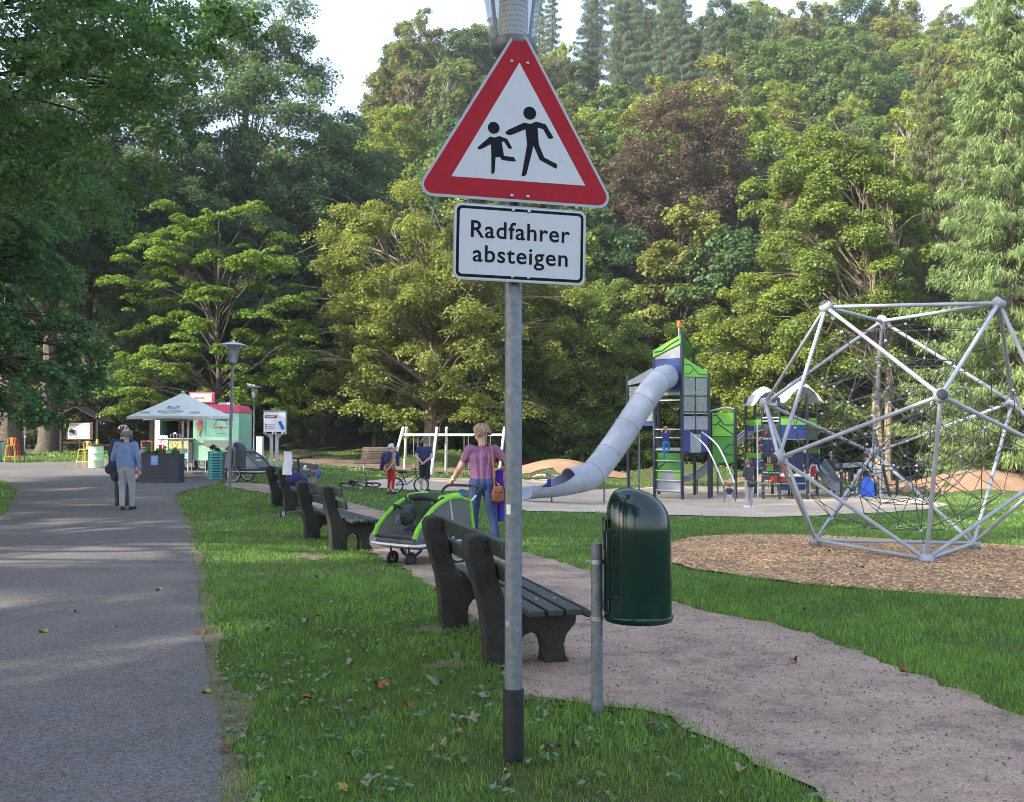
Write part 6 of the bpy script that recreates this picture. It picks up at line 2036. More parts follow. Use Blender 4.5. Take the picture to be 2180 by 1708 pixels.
slat_planter('slatted_planter', 'turquoise slatted crate planter at the plaza edge', (q.x, q.y + .25, q.z), .36, .36, W(452, 963, q.y).z - q.z, 10, M_TEAL, R(33), corner=.05, bushes=2, gap=.42, plant_c=(.03, .07, .02))
q = G(478, 1018)
slat_planter('slatted_planter', 'narrow slate slatted planter behind the turquoise crate planter', (q.x + .05, q.y + .4, q.z), .34, .9, .82, 10, M_SLATE, R(-20), corner=.05, bushes=2, gap=.35, plant_c=(.16, .14, .04))
q = G(292, 1026)
bt = thing('barrier_board', 'narrow red and white striped barrier board beside the slate planter', 'barrier', (q.x - .02, q.y, q.z))
for k in range(5): MB().box((0, 0, .06 + k * .115), (.08, .02, .115)).build('stripe', M_REDP if k % 2 == 0 else M_PAPER, bt)
MB().box((0, .04, .03), (.3, .3, .05)).build('foot', M_BLACK, bt)

def bar_stool(label, O, m, rz=0):
    t = thing('bar_stool', label, 'bar stool', O, rz, 'metal bar stools')
    MB().box((0, 0, .74), (.31, .31, .03)).build('seat', m, t, bevel=.012)
    for sx in (-1, 1):
        for sy in (-1, 1): MB().tube([(sx * .21, sy * .21, -.01), (sx * .14, sy * .14, .74)], .016, 6).build('leg', m, t)
    for a, b_ in (((-.19, -.19), (.19, -.19)), ((.19, -.19), (.19, .19)), ((.19, .19), (-.19, .19)), ((-.19, .19), (-.19, -.19))):
        MB().tube([(a[0], a[1], .25), (b_[0], b_[1], .25)], .011, 5).build('foot_rail', m, t)
    MB().tube([(-.13, .15, .74), (-.15, .19, 1.02), (-.08, .20, 1.06), (.08, .20, 1.06), (.15, .19, 1.02), (.13, .15, .74)], .013, 6).build('back_frame', m, t)
    MB().box((0, .185, .90), (.10, .012, .30)).build('backrest', m, t)
def barrel(label, O, m, jar=False):
    t = thing('barrel_table', label, 'barrel table', O)
    MB().lathe([(.27, 0), (.285, .01), (.285, .29), (.298, .31), (.285, .33), (.285, .57), (.298, .59), (.285, .61), (.285, .86), (.29, .88)], 28).build('drum', m, t)
    MB().lathe([(.33, .88), (.34, .89), (.34, .93), (.33, .94)], 28).build('table_top', M_PDARK, t)
    if jar:
        j = thing('yellow_jar', 'small yellow jar on the mint barrel table', 'jar', (O[0] + .05, O[1], O[2] + .94))
        MB().lathe([(.055, 0), (.06, .03), (.06, .12), (.035, .15)], 14).build('body', M_YEL, j)
        MB().lathe([(.04, .15), (.04, .20), (.0004, .205)], 14).build('lid', M_YEL, j)
q = G(204, 996)
barrel('mint green oil drum used as a bar table with yellow jar', q, mat('mint_drum', (.52, .75, .50), .45, var=.08, vscale=3), True)
bar_stool('yellow bar stool left of the mint barrel table', q + VT((-.50, .05, 0)), M_YEL, R(-12))
bar_stool('pink bar stool right of the mint barrel table', q + VT((.58, .35, 0)), M_PINK, R(14))
q = G(2, 984)
barrel('turquoise oil drum used as a bar table far along the plaza', q + VT((-.28, 0, 0)), M_TEAL)
bar_stool('yellow bar stool beside the turquoise barrel table', q + VT((.42, .0, 0)), M_YEL, R(20))
bar_stool('red bar stool behind the yellow one beside the turquoise barrel', q + VT((.30, .55, 0)), M_REDP, R(40))
q = Z8(372, 1060, 32)
q.z = gzf(q.x, q.y)
t = thing('chalkboard_stand', 'wooden framed chalkboard stand by the trailer hatch', 'chalkboard', q, R(-6))
ztop = Z8(372, 900, 32).z - q.z
for y, a in ((0, 8), (.28, -8)):
    M = Matrix.Translation((0, y, 0)) @ Matrix.Rotation(R(-a), 4, 'X')
    MB().box((0, 0, ztop * .55), (.34, .02, ztop * .85), 0, M).build('board', M_CHALK, t)
    mb = MB()
    for sx in (-.19, .19): mb.box((sx, 0, ztop / 2), (.04, .03, ztop), 0, M)
    mb.box((0, 0, ztop - .02), (.40, .031, .04), 0, M); mb.build('frame', mat('oak_frame', (.45, .22, .11), .6, var=.15), t)
mb = MB()
for k in range(4): squig(mb, -.12, 0 - k * .12, .22, .02, 8, 0, .005)
mb.build('chalk_writing', M_PAPER, t, (0, .075, ztop * .8), (math.pi / 2 - R(8), 0, 0))
bar_stool('red bar stool beside the chalkboard stand', q + VT((.42, .2, 0)), M_REDP, R(10))
# dark cafe chair by the parasol foot
q = G(376, 1012)
t = thing('cafe_chair', 'black folding chair behind the slate planter', 'chair', (q.x, q.y + .3, q.z), R(70))
MB().box((0, 0, .45), (.40, .38, .025)).build('seat', M_BLACK, t); MB().box((0, .20, .72), (.40, .02, .22)).build('backrest', M_BLACK, t)
for sx in (-.19, .19):
    MB().tube([(sx, -.2, -.02), (sx, .21, .84)], .012, 6).build('leg', M_BLACK, t); MB().tube([(sx, .22, -.02), (sx, -.16, .45)], .012, 6).build('leg', M_BLACK, t)
# boards behind the trailer
q = onground(509, 40)
t = thing('speaker_column', 'tall black column beside the trailer end', 'column', q)
zc = W(509, 893, 40).z - q.z
MB().box((0, 0, zc / 2), (.19, .19, zc)).build('body', M_BLACK, t, bevel=.01); MB().box((0, 0, zc + .015), (.22, .22, .03)).build('cap', M_PDARK, t)
q = onground(522, 40.5)
t = thing('banner_board', 'mint and orange advertising banner behind the black column', 'banner', q, R(-10))
z0_, z1_ = W(522, 936, 40).z - q.z, W(522, 893, 40).z - q.z
MB().box((0, 0, (z0_ + z1_) / 2), (.26, .03, z1_ - z0_)).build('board', M_MINT, t); MB().box((0, -.017, z1_ - .05), (.26, .01, .07)).build('stripe', M_ORANGE, t)
mb = MB(); mb.sphere((.03, -.02, z1_ - .32), (.08, .012, .10), 10, 7); mb.sphere((.0, -.02, z1_ - .55), (.06, .012, .10), 10, 7); mb.build('print', mat('salmon', (.6, .28, .16)), t)
for sx in (-.13, .13): MB().tube([(sx, 0, -.05), (sx, 0, z1_)], .014, 6).build('pole', M_ALU, t)
q = onground(488, 36.5)
t = thing('white_table', 'white folding table against the trailer end', 'table', q)
zt_ = W(488, 938, 36).z - q.z
MB().box((0, -1.0, zt_), (1.15, .6, .04)).build('top', M_PAPER, t, bevel=.006)
MB().box((0, -1.29, zt_ - .14), (1.12, .01, .26)).build('apron', M_CREAM, t)
for sx in (-.5, .5):
    for sy in (-1.25, -.75): MB().tube([(sx, sy, 0), (sx, sy, zt_)], .015, 6).build('leg', M_ALU, t)
q = onground(554, 43)
t = thing('cabinet', 'slim white electrical cabinet beside the pale lamp post', 'cabinet', q)
zt_ = W(554, 930, 43).z - q.z
MB().box((0, 0, zt_ / 2), (.27, .25, zt_)).build('body', M_PAPER, t, bevel=.008); MB().box((0, -.13, zt_ / 2), (.22, .012, zt_ - .12)).build('door', M_PAPER, t, bevel=.004); MB().box((0, 0, zt_ + .015), (.30, .28, .03)).build('lid', M_PGREY, t, bevel=.005)

# info board on twin posts
q = onground(582, 36)
t = thing('info_board', 'white info board with red header on twin grey posts', 'information board', q, R(7))
za, zb_ = W(586, 925, 36).z - q.z, W(586, 877, 36).z - q.z
w_ = .80; cz = (za + zb_) / 2; hh = zb_ - za
MB().box((.07, 0, cz), (w_, .42, hh)).build('box', M_PAPER, t, bevel=.012)
bx = lambda u0, u1, v0, v1, m, nm, k=0: MB().box((.07 - w_ / 2 + (u0 + u1) / 2 * w_, -.213 - k * .002, za + (v0 + v1) / 2 * hh), ((u1 - u0) * w_, .006, (v1 - v0) * hh)).build(nm, m, t)
hd = MB().prism([(.04, .72), (.58, .72), (.66, .84), (.04, .84)], .006, 0, Matrix.Translation((.07 - w_ / 2, -.212, za)) @ Matrix.Rotation(math.pi / 2, 4, 'X') @ Matrix.Diagonal((w_, hh, 1, 1))).build('header', M_RED, t)
bx(.10, .52, .785, .805, M_PAPER, 'print_line', 2); bx(.10, .42, .755, .77, M_PAPER, 'print_line', 2)
for k in range(3):
    bx(.08, .14, .42 - k * .09, .47 - k * .09, M_RED, 'bullet'); bx(.2, .52 + .08 * (k % 2), .43 - k * .09, .455 - k * .09, mat('print_grey', (.4, .42, .45)), 'print_line')
MB().prism([(.66, .56), (.80, .60), (.98, .26), (.84, .20)], .006, 0, Matrix.Translation((.07 - w_ / 2, -.212, za)) @ Matrix.Rotation(math.pi / 2, 4, 'X') @ Matrix.Diagonal((w_, hh, 1, 1))).build('picture', mat('print_blue', (.03, .12, .6), .5, var=.3), t)
for k, (u0, u1) in enumerate(((.02, .08), (.12, .38), (.46, .54), (.60, .82), (.92, .99))): bx(u0, u1, .03, .11, M_RED if k % 2 == 0 else M_INK, 'logo')
MB().box((.07 - w_ / 2 - .004, 0, cz), (.006, .38, hh * .92)).build('side_print', mat('side_print', (.5, .2, .12), .5, col2=(.3, .45, .6), vscale=9), t)
MB().box((.07, 0, zb_ + .02), (w_ + .04, .46, .04)).build('roof_lip', M_PGREY, t, bevel=.005)
for sx in (-.06, .14):
    MB().box((sx, 0, za / 2 - .05), (.12, .10, za + .1)).build('post', M_ALU, t, bevel=.006)
    MB().prism([(0, 0), (.16, .16), (0, .16)] if sx > 0 else [(0, 0), (0, .16), (-.16, .16)], .05, 0, Matrix.Translation((sx + (.06 if sx > 0 else -.06), .025, za - .16)) @ Matrix.Rotation(math.pi / 2, 4, 'X')).build('bracket', M_ALU, t)

# roofed notice board
q = onground(172, 50)
t = thing('roofed_notice_board', 'wooden notice board with posters under a dark gabled roof', 'notice board', q, R(-4))
z_ = lambda zy: Z1(650, zy, 50).z - q.z
x_ = lambda zx: Z1(zx, 950, 50).x - q.x
for zx in (495, 800): MB().box((x_(zx), 0, z_(850) / 2), (.14, .14, z_(850) + .3)).build('post', M_WOODD, t, bevel=.01)
MB().box(((x_(548) + x_(768)) / 2, -.05, (z_(872) + z_(1018)) / 2), (x_(768) - x_(548), .10, z_(872) - z_(1018))).build('frame', mat('rust_frame', (.10, .045, .025), .7, var=.2), t, bevel=.01)
b0_ = MB().box(((x_(560) + x_(745)) / 2, -.105, (z_(882) + z_(1008)) / 2), (x_(745) - x_(560), .012, z_(882) - z_(1008))).build('poster_board', M_PAPER, t)
for (u0, u1, v0, v1, m) in ((568, 640, 935, 985, mat('print_navy', (.03, .05, .12), col2=(.3, .35, .45), vscale=14)), (660, 705, 915, 1000, mat('print_sky', (.45, .55, .70))), (565, 740, 885, 905, mat('print_mixed', (.45, .2, .2), col2=(.55, .6, .62), vscale=12)), (712, 742, 915, 1000, mat('print_mixed2', (.3, .3, .35), col2=(.6, .6, .62), vscale=12)), (610, 650, 990, 1003, mat('print_rose', (.55, .3, .3)))):
    MB().box(((x_(u0) + x_(u1)) / 2, -.115, (z_(v0) + z_(v1)) / 2), (x_(u1) - x_(u0), .006, z_(v0) - z_(v1))).build('poster', m, b0_)
for s in (-1, 1):
    xa, xb = x_(655), x_(655 + s * 245)
    M = frame_to((xa, -.5, z_(750)), (xb, -.5, z_(880)), up=(0, 0, 1))
    L = VT((xb - xa, 0, z_(880) - z_(750))).length
    MB().box((L / 2, -.5 if s < 0 else .5, 0), (L, 1.2, .06), 0, M).build('roof_side', M_WOODD, t)
MB().box((x_(655), 0, z_(1040)), (x_(800) - x_(495), .06, .1)).build('cross_beam', M_WOODD, t)
MB().tube([(x_(655), 0, z_(1040)), (x_(655), 0, -.1)], .05, 8).build('post', M_WOODD, t)
# thin signpost by the big oak
q = onground(53, 42)
t = thing('thin_signpost', 'thin grey signpost with small plates beside the old oak', 'signpost', q, R(4))
MB().tube([(0, 0, -.1), (.06, 0, W(53, 846, 42).z - q.z)], .028, 8).build('pole', M_GALV2, t)
MB().box((.05, -.035, W(53, 897, 42).z - q.z), (.18, .01, .13)).build('plate', M_PGREY, t); MB().box((.03, -.035, W(53, 930, 42).z - q.z), (.10, .01, .08)).build('plate', M_PGREY, t)
# white pavilion on the far sunny lawn
q = onground(62, 104)
t = thing('white_pavilion', 'small white house on the sunny lawn beyond the trees', 'house', q, R(10))
MB().box((0, 0, 1.3), (5.5, 3, 2.6)).build('wall', M_PAPER, t)
MB().prism([(-3.1, 2.6), (3.1, 2.6), (2.2, 3.9), (-2.2, 3.9)], 3.6, 0, Matrix.Translation((0, 1.8, 0)) @ Matrix.Rotation(math.pi / 2, 4, 'X')).build('roof', M_WOODB, t)
for x in (-1.6, 0, 1.6): MB().box((x, -1.52, 1.4), (.7, .06, 1.1)).build('window', M_PDARK, t)

# ------------------------------------------------------------------ brushwood and fallen leaves
rgf = random.Random(9)
def fallen(kind, i):
    n = 7
    lobes = {'maple': 5, 'oval': 1}[kind]
    pts = []
    N_ = 20
    for k in range(N_):
        a = 2 * math.pi * k / N_
        r = .055 * (1 + (.38 * math.cos(a * 5) if kind == 'maple' else 0))
        if kind == 'oval': x, y = .05 * math.cos(a), .028 * math.sin(a)
        else: x, y = r * math.cos(a), r * math.sin(a)
        z = .012 + .020 * math.sin(a * 2 + i) + .012 * math.cos(a * 3 + 2 * i)
        pts.append((x, y, z))
    mb = MB(); mb.add([(0, 0, .006)] + pts, [(0, 1 + k, 1 + (k + 1) % N_) for k in range(N_)])
    return mb
FL = {}
LEAFC = {'brown': (.13, .07, .035), 'yellow': (.36, .27, .05), 'orange': (.30, .09, .02), 'pale': (.27, .21, .13), 'silver': (.17, .22, .16)}
for kind in ('maple', 'oval'):
    for c_, v in LEAFC.items():
        FL[(kind, c_)] = fallen(kind, len(FL)).mesh('fallen_leaf', mat('dry_leaf_' + c_, v, .8, var=.25, vscale=30), angle=80)
n_l = 0
tries = 0
for px, py, c_, kd in [(813, 1468, 'orange', 'maple'), (655, 1497, 'orange', 'maple'), (557, 1477, 'pale', 'oval'), (905, 1408, 'yellow', 'oval'), (975, 1405, 'silver', 'oval'), (680, 1235, 'silver', 'maple'), (918, 1455, 'pale', 'maple'), (1005, 1540, 'pale', 'maple'), (1225, 1600, 'pale', 'oval'), (1575, 1650, 'pale', 'oval'), (242, 1338, 'yellow', 'oval'), (92, 1350, 'yellow', 'oval'), (338, 1260, 'yellow', 'oval'), (425, 1352, 'orange', 'oval'), (440, 1480, 'yellow', 'oval'), (1830, 1213, 'silver', 'maple'), (1390, 1555, 'brown', 'maple'), (1300, 1530, 'brown', 'oval'), (1690, 1415, 'orange', 'oval'), (1925, 1440, 'orange', 'oval'), (745, 1420, 'pale', 'oval'), (650, 1330, 'pale', 'oval'), (620, 1260, 'brown', 'oval'), (155, 1305, 'pale', 'oval'), (870, 1515, 'orange', 'oval'), (945, 1600, 'pale', 'oval'), (570, 1350, 'brown', 'oval')]:
    q = G(px, py)
    o = link_obj('fallen_leaf', FL[(kd, c_)], None, (q.x, q.y, gzf(q.x, q.y) + (.03 if not inpoly(ASPHALT, np.array([q.x]), np.array([q.y]))[0] else .014)), (rgf.uniform(-.3, .3), rgf.uniform(-.3, .3), rgf.uniform(0, 6)))
    s = rgf.uniform(.6, .85); o.scale = (s, s, s)
    where = 'asphalt path' if inpoly(ASPHALT, np.array([q.x]), np.array([q.y]))[0] else ('gravel path' if inpoly(GRAVEL, np.array([q.x]), np.array([q.y]))[0] else ('wood chips' if inpoly(CHIPS, np.array([q.x]), np.array([q.y]))[0] else 'grass'))
    tag(o, f"fallen {c_} {'lobed' if kd == 'maple' else 'oval'} leaf lying on the {where}", 'leaf', 'fallen leaves')
while n_l < 60 and tries < 4000:
    tries += 1
    px, py = rgf.uniform(380, 2170), rgf.uniform(1110, 1690)
    q = G(px, py)
    if any(inpoly(P_, np.array([q.x]), np.array([q.y]))[0] for P_ in (CHIPS, SAND, ASPHALT)): continue
    if inpoly(GRAVEL, np.array([q.x]), np.array([q.y]))[0] and rgf.random() < .85: continue
    if rgf.random() < .55 and px > 1250: continue
    c_ = rgf.choice(['brown', 'pale', 'silver', 'brown', 'pale', 'silver', 'brown', 'yellow']); kd = rgf.choice(['oval', 'oval', 'maple'])
    o = link_obj('fallen_leaf', FL[(kd, c_)], None, (q.x, q.y, gzf(q.x, q.y) + .028), (rgf.uniform(-.4, .4), rgf.uniform(-.4, .4), rgf.uniform(0, 6)))
    s = rgf.uniform(.35, .65); o.scale = (s, s, s)
    where = 'gravel path' if inpoly(GRAVEL, np.array([q.x]), np.array([q.y]))[0] else 'grass'
    tag(o, f"fallen {c_} {'lobed' if kd == 'maple' else 'oval'} leaf lying on the {where}", 'leaf', 'fallen leaves')
    n_l += 1
# ------------------------------------------------------------------ people
SKIN = mat('skin', (.56, .33, .24), .55, var=.08, vscale=20)
def cloth(n, c, v=.14): return mat('cloth_' + n, c, .85, var=v, vscale=9, bump=.35, bscale=28)
def person(label, foot, yaw, H, C, J=None, sleeve='short', legs='long', hair='short', head_yaw=0, head_pitch=0, vox=.02, lean=0.0, cap=None, bun=False, detail=False, child=False, group=None):
    """one continuous body grown from joints; local +Y is where the person faces, +X the person's right"""
    t = thing('person', label, 'person', foot, yaw, group)
    hs = 1.22 if child else 1.0                        # bigger head for children
    j = {'pel': (0, 0, .53), 'che': (0, lean * .20, .735), 'nec': (0, lean * .27 + .0, .825), 'hed': (0, lean * .33 + .02, .915)}
    for s, n in ((1, 'R'), (-1, 'L')):
        j['sho' + n] = (s * .102, lean * .25 - .005, .795); j['elb' + n] = (s * .135, lean * .2 - .02, .635); j['wri' + n] = (s * .14, .03, .495)
        j['hip' + n] = (s * .05, 0, .51); j['kne' + n] = (s * .055, .012, .285); j['ank' + n] = (s * .058, -.012, .045)
    if J: j.update(J)
    V_ = {k: VT(v) * H for k, v in j.items()}
    prim = []
    def cap_(a, b, r1, r2, m): prim.append(('c', VT(a), VT(b), r1 * H, r2 * H, m))
    P, Cc = V_['pel'], V_['che']
    up = (Cc - P)
    side = VT((1, 0, 0)) * H
    tw = C.get('w', 1.0)
    for s in (-1, 1):
        cap_(P + up * .22 + side * s * .040 * tw, Cc + side * s * .058, .056 * tw, .058, 'top')
        cap_(P + up * .05 + side * s * .045 * tw, P + up * .30 + side * s * .040 * tw, .060 * tw, .056 * tw, 'top')
        cap_(P + side * s * .048 + up * -.10, P + up * .02 + side * s * .045, .063, .062, 'bot')
    cap_(P + up * .1, Cc, .058 * tw, .064, 'top'); cap_(P - up * .06, P + up * .02, .066, .064, 'bot')
    for n, s in (('R', 1), ('L', -1)):
        sh, el, wr = V_['sho' + n], V_['elb' + n], V_['wri' + n]
        cap_(Cc + side * s * .035 + up * .18, sh, .046, .043, 'top')
        if sleeve == 'long':
            cap_(sh, el, .041, .033, 'top'); cap_(el, el.lerp(wr, .93), .032, .025, 'top')
        elif sleeve == 'none':
            cap_(sh, el, .037, .028, 'skin'); cap_(el, wr, .027, .018, 'skin')
        else:
            m_ = sh.lerp(el, .52); cap_(sh, m_, .042, .039, 'top'); cap_(m_, el, .032, .028, 'skin'); cap_(el, wr, .027, .0185, 'skin')
        hp, kn, an = V_['hip' + n], V_['kne' + n], V_['ank' + n]
        if legs == 'long':
            cap_(hp, kn, .059, .043, 'bot'); cap_(kn, kn.lerp(an, .92), .041, .031, 'bot')
        elif legs == 'crop':
            m_ = kn.lerp(an, .66); cap_(hp, kn, .056, .040, 'bot'); cap_(kn, m_, .038, .032, 'bot'); cap_(m_, an, .026, .022, 'skin')
        else:
            m_ = kn.lerp(an, .1); cap_(hp, kn, .062, .050, 'bot'); cap_(kn, m_, .048, .046, 'bot'); cap_(m_, an, .033, .022, 'skin')
        tow = V_.get('toe' + n, an + VT((s * .012, .095, -.022)) * H)
        cap_(an + VT((0, -.012, -.012)) * H, tow, .027, .024, 'sho')
        cap_(an + VT((0, -.02, -.022)) * H, an + VT((0, .03, -.02)) * H, .024, .025, 'sho')
    hd = V_['hed']
    Mh = Matrix.Translation(hd) @ Matrix.Rotation(head_yaw, 4, 'Z') @ Matrix.Rotation(-head_pitch, 4, 'X')
    cap_(V_['nec'] - up * .04, hd - VT((0, .01, .03)) * H, .030, .029, 'skin'); cap_(Cc + up * .15, V_['nec'] - up * .08, .052, .034, 'top')
    def hl(x, y, z): return Mh @ (VT((x, y, z)) * H * hs)
    cap_(hl(0, -.006, .022), hl(0, .004, .010), .055 * hs, .052 * hs, 'skin'); cap_(hl(0, .012, -.01), hl(0, .022, -.040), .044 * hs, .030 * hs, 'skin')
    cap_(hl(0, .055, .008), hl(0, .066, -.010), .008 * hs, .011 * hs, 'skin')
    for s in (-1, 1): cap_(hl(s * .052, -.004, .010), hl(s * .055, -.006, -.012), .009 * hs, .008 * hs, 'skin')
    mb = MB()
    for _, a, b_, r1, r2, m in prim: mb.capsule(a, b_, r1, r2, 10)
    tmp = mb.build('tmp', SKIN)
    rm = tmp.modifiers.new('r', 'REMESH'); rm.mode = 'VOXEL'; rm.voxel_size = vox; rm.use_smooth_shade = True
    sm = tmp.modifiers.new('s', 'SMOOTH'); sm.factor = .5; sm.iterations = 4
    bpy.context.view_layer.update()
    me = bpy.data.meshes.new_from_object(tmp.evaluated_get(bpy.context.evaluated_depsgraph_get()))
    bpy.data.objects.remove(tmp)
    n = len(me.polygons)
    cen = np.zeros(n * 3); me.polygons.foreach_get('center', cen); cen = cen.reshape(-1, 3)
    D = []
    for _, a, b_, r1, r2, m in prim:
        a_ = np.array(a); d = np.array(b_ - a); L2 = d @ d + 1e-12
        u = np.clip(((cen - a_) @ d) / L2, 0, 1)
        D.append(np.linalg.norm(cen - (a_ + u[:, None] * d), axis=1) - (r1 + (r2 - r1) * u))
    keys = ['skin', 'top', 'bot', 'sho']
    pm = np.array([keys.index(p_[5]) for p_ in prim])
    me.materials.clear()
    for k in keys: me.materials.append(SKIN if k == 'skin' else C[k])
    me.polygons.foreach_set('material_index', pm[np.argmin(np.array(D), 0)].astype(np.int32))
    me.polygons.foreach_set('use_smooth', np.ones(n, bool))
    # hands: palm, four fingers of different length, thumb from the side of the palm
    hb = MB()
    for nme, s in (('R', 1), ('L', -1)):
        el, wr = V_['elb' + nme], V_['wri' + nme]
        d = (wr - el).normalized()
        ax = V_.get('palm' + nme); side_v = (ax.normalized() if ax else VT((0, 1, 0)))
        side_v = (side_v - d * side_v.dot(d)).normalized()
        nrm = d.cross(side_v).normalized() * -s                     # palm looks inwards
        k = H * (.9 if not child else .95)
        hb.capsule(wr - d * .01 * H, wr + d * .045 * k, .017 * k, .022 * k, 8)
        hb.capsule(wr + d * .02 * k + side_v * .012 * k, wr + d * .05 * k + side_v * .014 * k, .015 * k, .013 * k, 8); hb.capsule(wr + d * .02 * k - side_v * .012 * k, wr + d * .05 * k - side_v * .014 * k, .015 * k, .013 * k, 8)
        for q, (o_, L) in enumerate(((.021, .038), (.007, .044), (-.007, .041), (-.020, .032))):
            b0 = wr + d * .055 * k + side_v * o_ * k
            b1 = b0 + (d * .8 + nrm * .35).normalized() * L * .55 * k
            b2 = b1 + (d * .45 + nrm * .8).normalized() * L * .55 * k
            hb.capsule(b0, b1, .0068 * k, .006 * k, 6); hb.capsule(b1, b2, .006 * k, .005 * k, 6)
        t0 = wr + d * .018 * k + side_v * .020 * k
        t1 = t0 + (d * .6 + side_v * .7 + nrm * .3).normalized() * .025 * k
        hb.capsule(t0, t1, .008 * k, .007 * k, 6); hb.capsule(t1, t1 + (d * .9 + nrm * .4).normalized() * .02 * k, .007 * k, .0055 * k, 6)
    # eyes, brows, mouth
    bm = bmesh.new(); bm.from_mesh(me)
    h_me = hb.mesh('h', SKIN)
    bm.from_mesh(h_me)
    bm.to_mesh(me); bm.free(); bpy.data.meshes.remove(h_me)
    me.name = 'body'
    body = link_obj('body', me, t)
    fb = MB()
    for s in (-1, 1): fb.sphere(tuple(hl(s * .021, .052, .010)), .0065 * H * hs, 8, 6)
    fb.build('eyes', M_INK, body)
    mb = MB(); mb.capsule(hl(-.013, .050, -.028), hl(.013, .050, -.028), .0045 * H * hs, .0045 * H * hs, 6); mb.build('mouth', mat('lips', (.42, .16, .14), .5), body)
    # hair: many overlapping locks laid over the skull, open at the face
    if hair != 'bald' or cap:
        hm = MB(); rg = random.Random(int(H * 1000) + len(label))
        if hair != 'bald':
            nl = 150 if detail else 70
            for k in range(nl):
                th = rg.uniform(0, 2 * math.pi); ph = math.acos(rg.uniform(-.15 if hair == 'short' else -.45, 1.0))
                v = VT((math.sin(ph) * math.sin(th), -math.sin(ph) * math.cos(th), math.cos(ph)))
                if v.y > .45 and v.z < .62: continue
                if hair == 'bald_top' and v.z > .35: continue
                a = VT((v.x * .055, v.y * .063 - .004, v.z * .060 + .022))
                dn = VT((v.x * .3, -.35 + v.y * .2, -1.0)).normalized()
                L = rg.uniform(.02, .045) * (1.5 if hair == 'long' else 1.0)
                b_ = a + dn * L; rr_ = (VT((b_.x, b_.y + .004, (b_.z - .022))));
                b_ = VT((b_.x * 1.02, b_.y, b_.z))
                hm.capsule(hl(*a), hl(*b_), .014 * H * hs, .007 * H * hs, 6)
        if bun:
            hm.sphere(tuple(hl(0, -.070, .035)), .020 * H, 8, 6); hm.capsule(hl(0, -.078, .03), hl(0, -.095, -.055), .018 * H, .010 * H, 7)
        if hm.v: hm.build('hair', C['hair'], t)
        if cap:
            cm = MB(); cm.sphere(tuple(hl(0, -.002, .040)), (.062 * H * hs, .068 * H * hs, .050 * H * hs), 14, 9)
            cm.capsule(hl(-.03, .055, .040), hl(.03, .055, .040), .018 * H, .018 * H, 8) if cap != 'beanie' else None
            cm.build('cap', C['cap'], t)
    return t, V_
def stand(px, py): return G(px, py)
def height(px, top, foot_p): return W(px, top, foot_p.y).z - foot_p.z
JEANS = cloth('jeans', (.025, .05, .14)); BLK = mat('shoe_black', (.015, .015, .017), .5)
# woman in the purple top
f = stand(1030, 1168)
Hh = height(1012, 903, f)
wj = {'elbL': (-.175, .03, .648), 'wriL': (-.205, .155, .555), 'elbR': (.235, -.055, .665), 'wriR': (.155, .07, .620), 'hipL': (-.05, 0, .51), 'hipR': (.05, 0, .51), 'kneL': (-.06, .03, .285), 'ankL': (-.055, .02, .045), 'kneR': (.085, -.01, .285), 'ankR': (.11, -.06, .045), 'palmL': (.6, .3, .5)}
C_W = {'top': cloth('purple', (.20, .085, .17), .1), 'bot': JEANS, 'sho': mat('sneaker_grey', (.35, .38, .45), .6), 'hair': mat('hair_blond', (.30, .22, .13), .6, var=.35, vscale=40), 'w': .95}
pw, vw = person('person in a purple top and blue jeans holding the trailer handle', (f.x - .03, f.y, f.z), R(14), Hh, C_W, wj, hair='short', head_yaw=R(38), head_pitch=R(18), vox=.0105, detail=True)
Mw = Matrix.Translation(pw.location) @ Matrix.Rotation(R(14), 4, 'Z')
def wl_(x, y, z): return Mw @ VT((x * Hh, y * Hh, z * Hh))
# wristwatch belongs to her
MB().lathe([(.020 * Hh, -.006), (.0225 * Hh, -.006), (.0225 * Hh, .006), (.020 * Hh, .006)], 14, 0, Matrix.Translation(vw['wriL'] + (vw['elbL'] - vw['wriL']).normalized() * .02) @ (vw['wriL'] - vw['elbL']).to_track_quat('Z', 'Y').to_matrix().to_4x4()).build('wristwatch', M_PAPER, pw)
hb_ = thing('shoulder_bag', 'tan leather shoulder bag hanging at the hip of the person in purple', 'bag', wl_(.115, -.075, .435), R(10))
LEA = mat('tan_leather', (.30, .10, .045), .5, var=.2, vscale=8, bump=.3, bscale=40)
mb = MB(); mb.sphere((0, 0, .0), (.105, .055, .125), 14, 9); mb.box((0, 0, -.03), (.19, .09, .15)); mb.build('pouch', LEA, hb_, bevel=.03)
mb = MB(); mb.box((0, -.04, .08), (.15, .03, .10)); mb.build('flap', LEA, hb_, bevel=.012)
MB().tube(catmull([VT((-.05, 0, .12)), VT(tuple(wl_(.075, -.077, .66) - VT(hb_.location))), VT(tuple(wl_(.070, -.055, .80) - VT(hb_.location))), VT(tuple(wl_(.062, .0, .842) - VT(hb_.location))), VT(tuple(wl_(.06, .07, .78) - VT(hb_.location))), VT(tuple(wl_(.09, .06, .60) - VT(hb_.location))), VT((.05, 0.02, .12))], 6), .011, 6).build('strap', LEA, hb_)
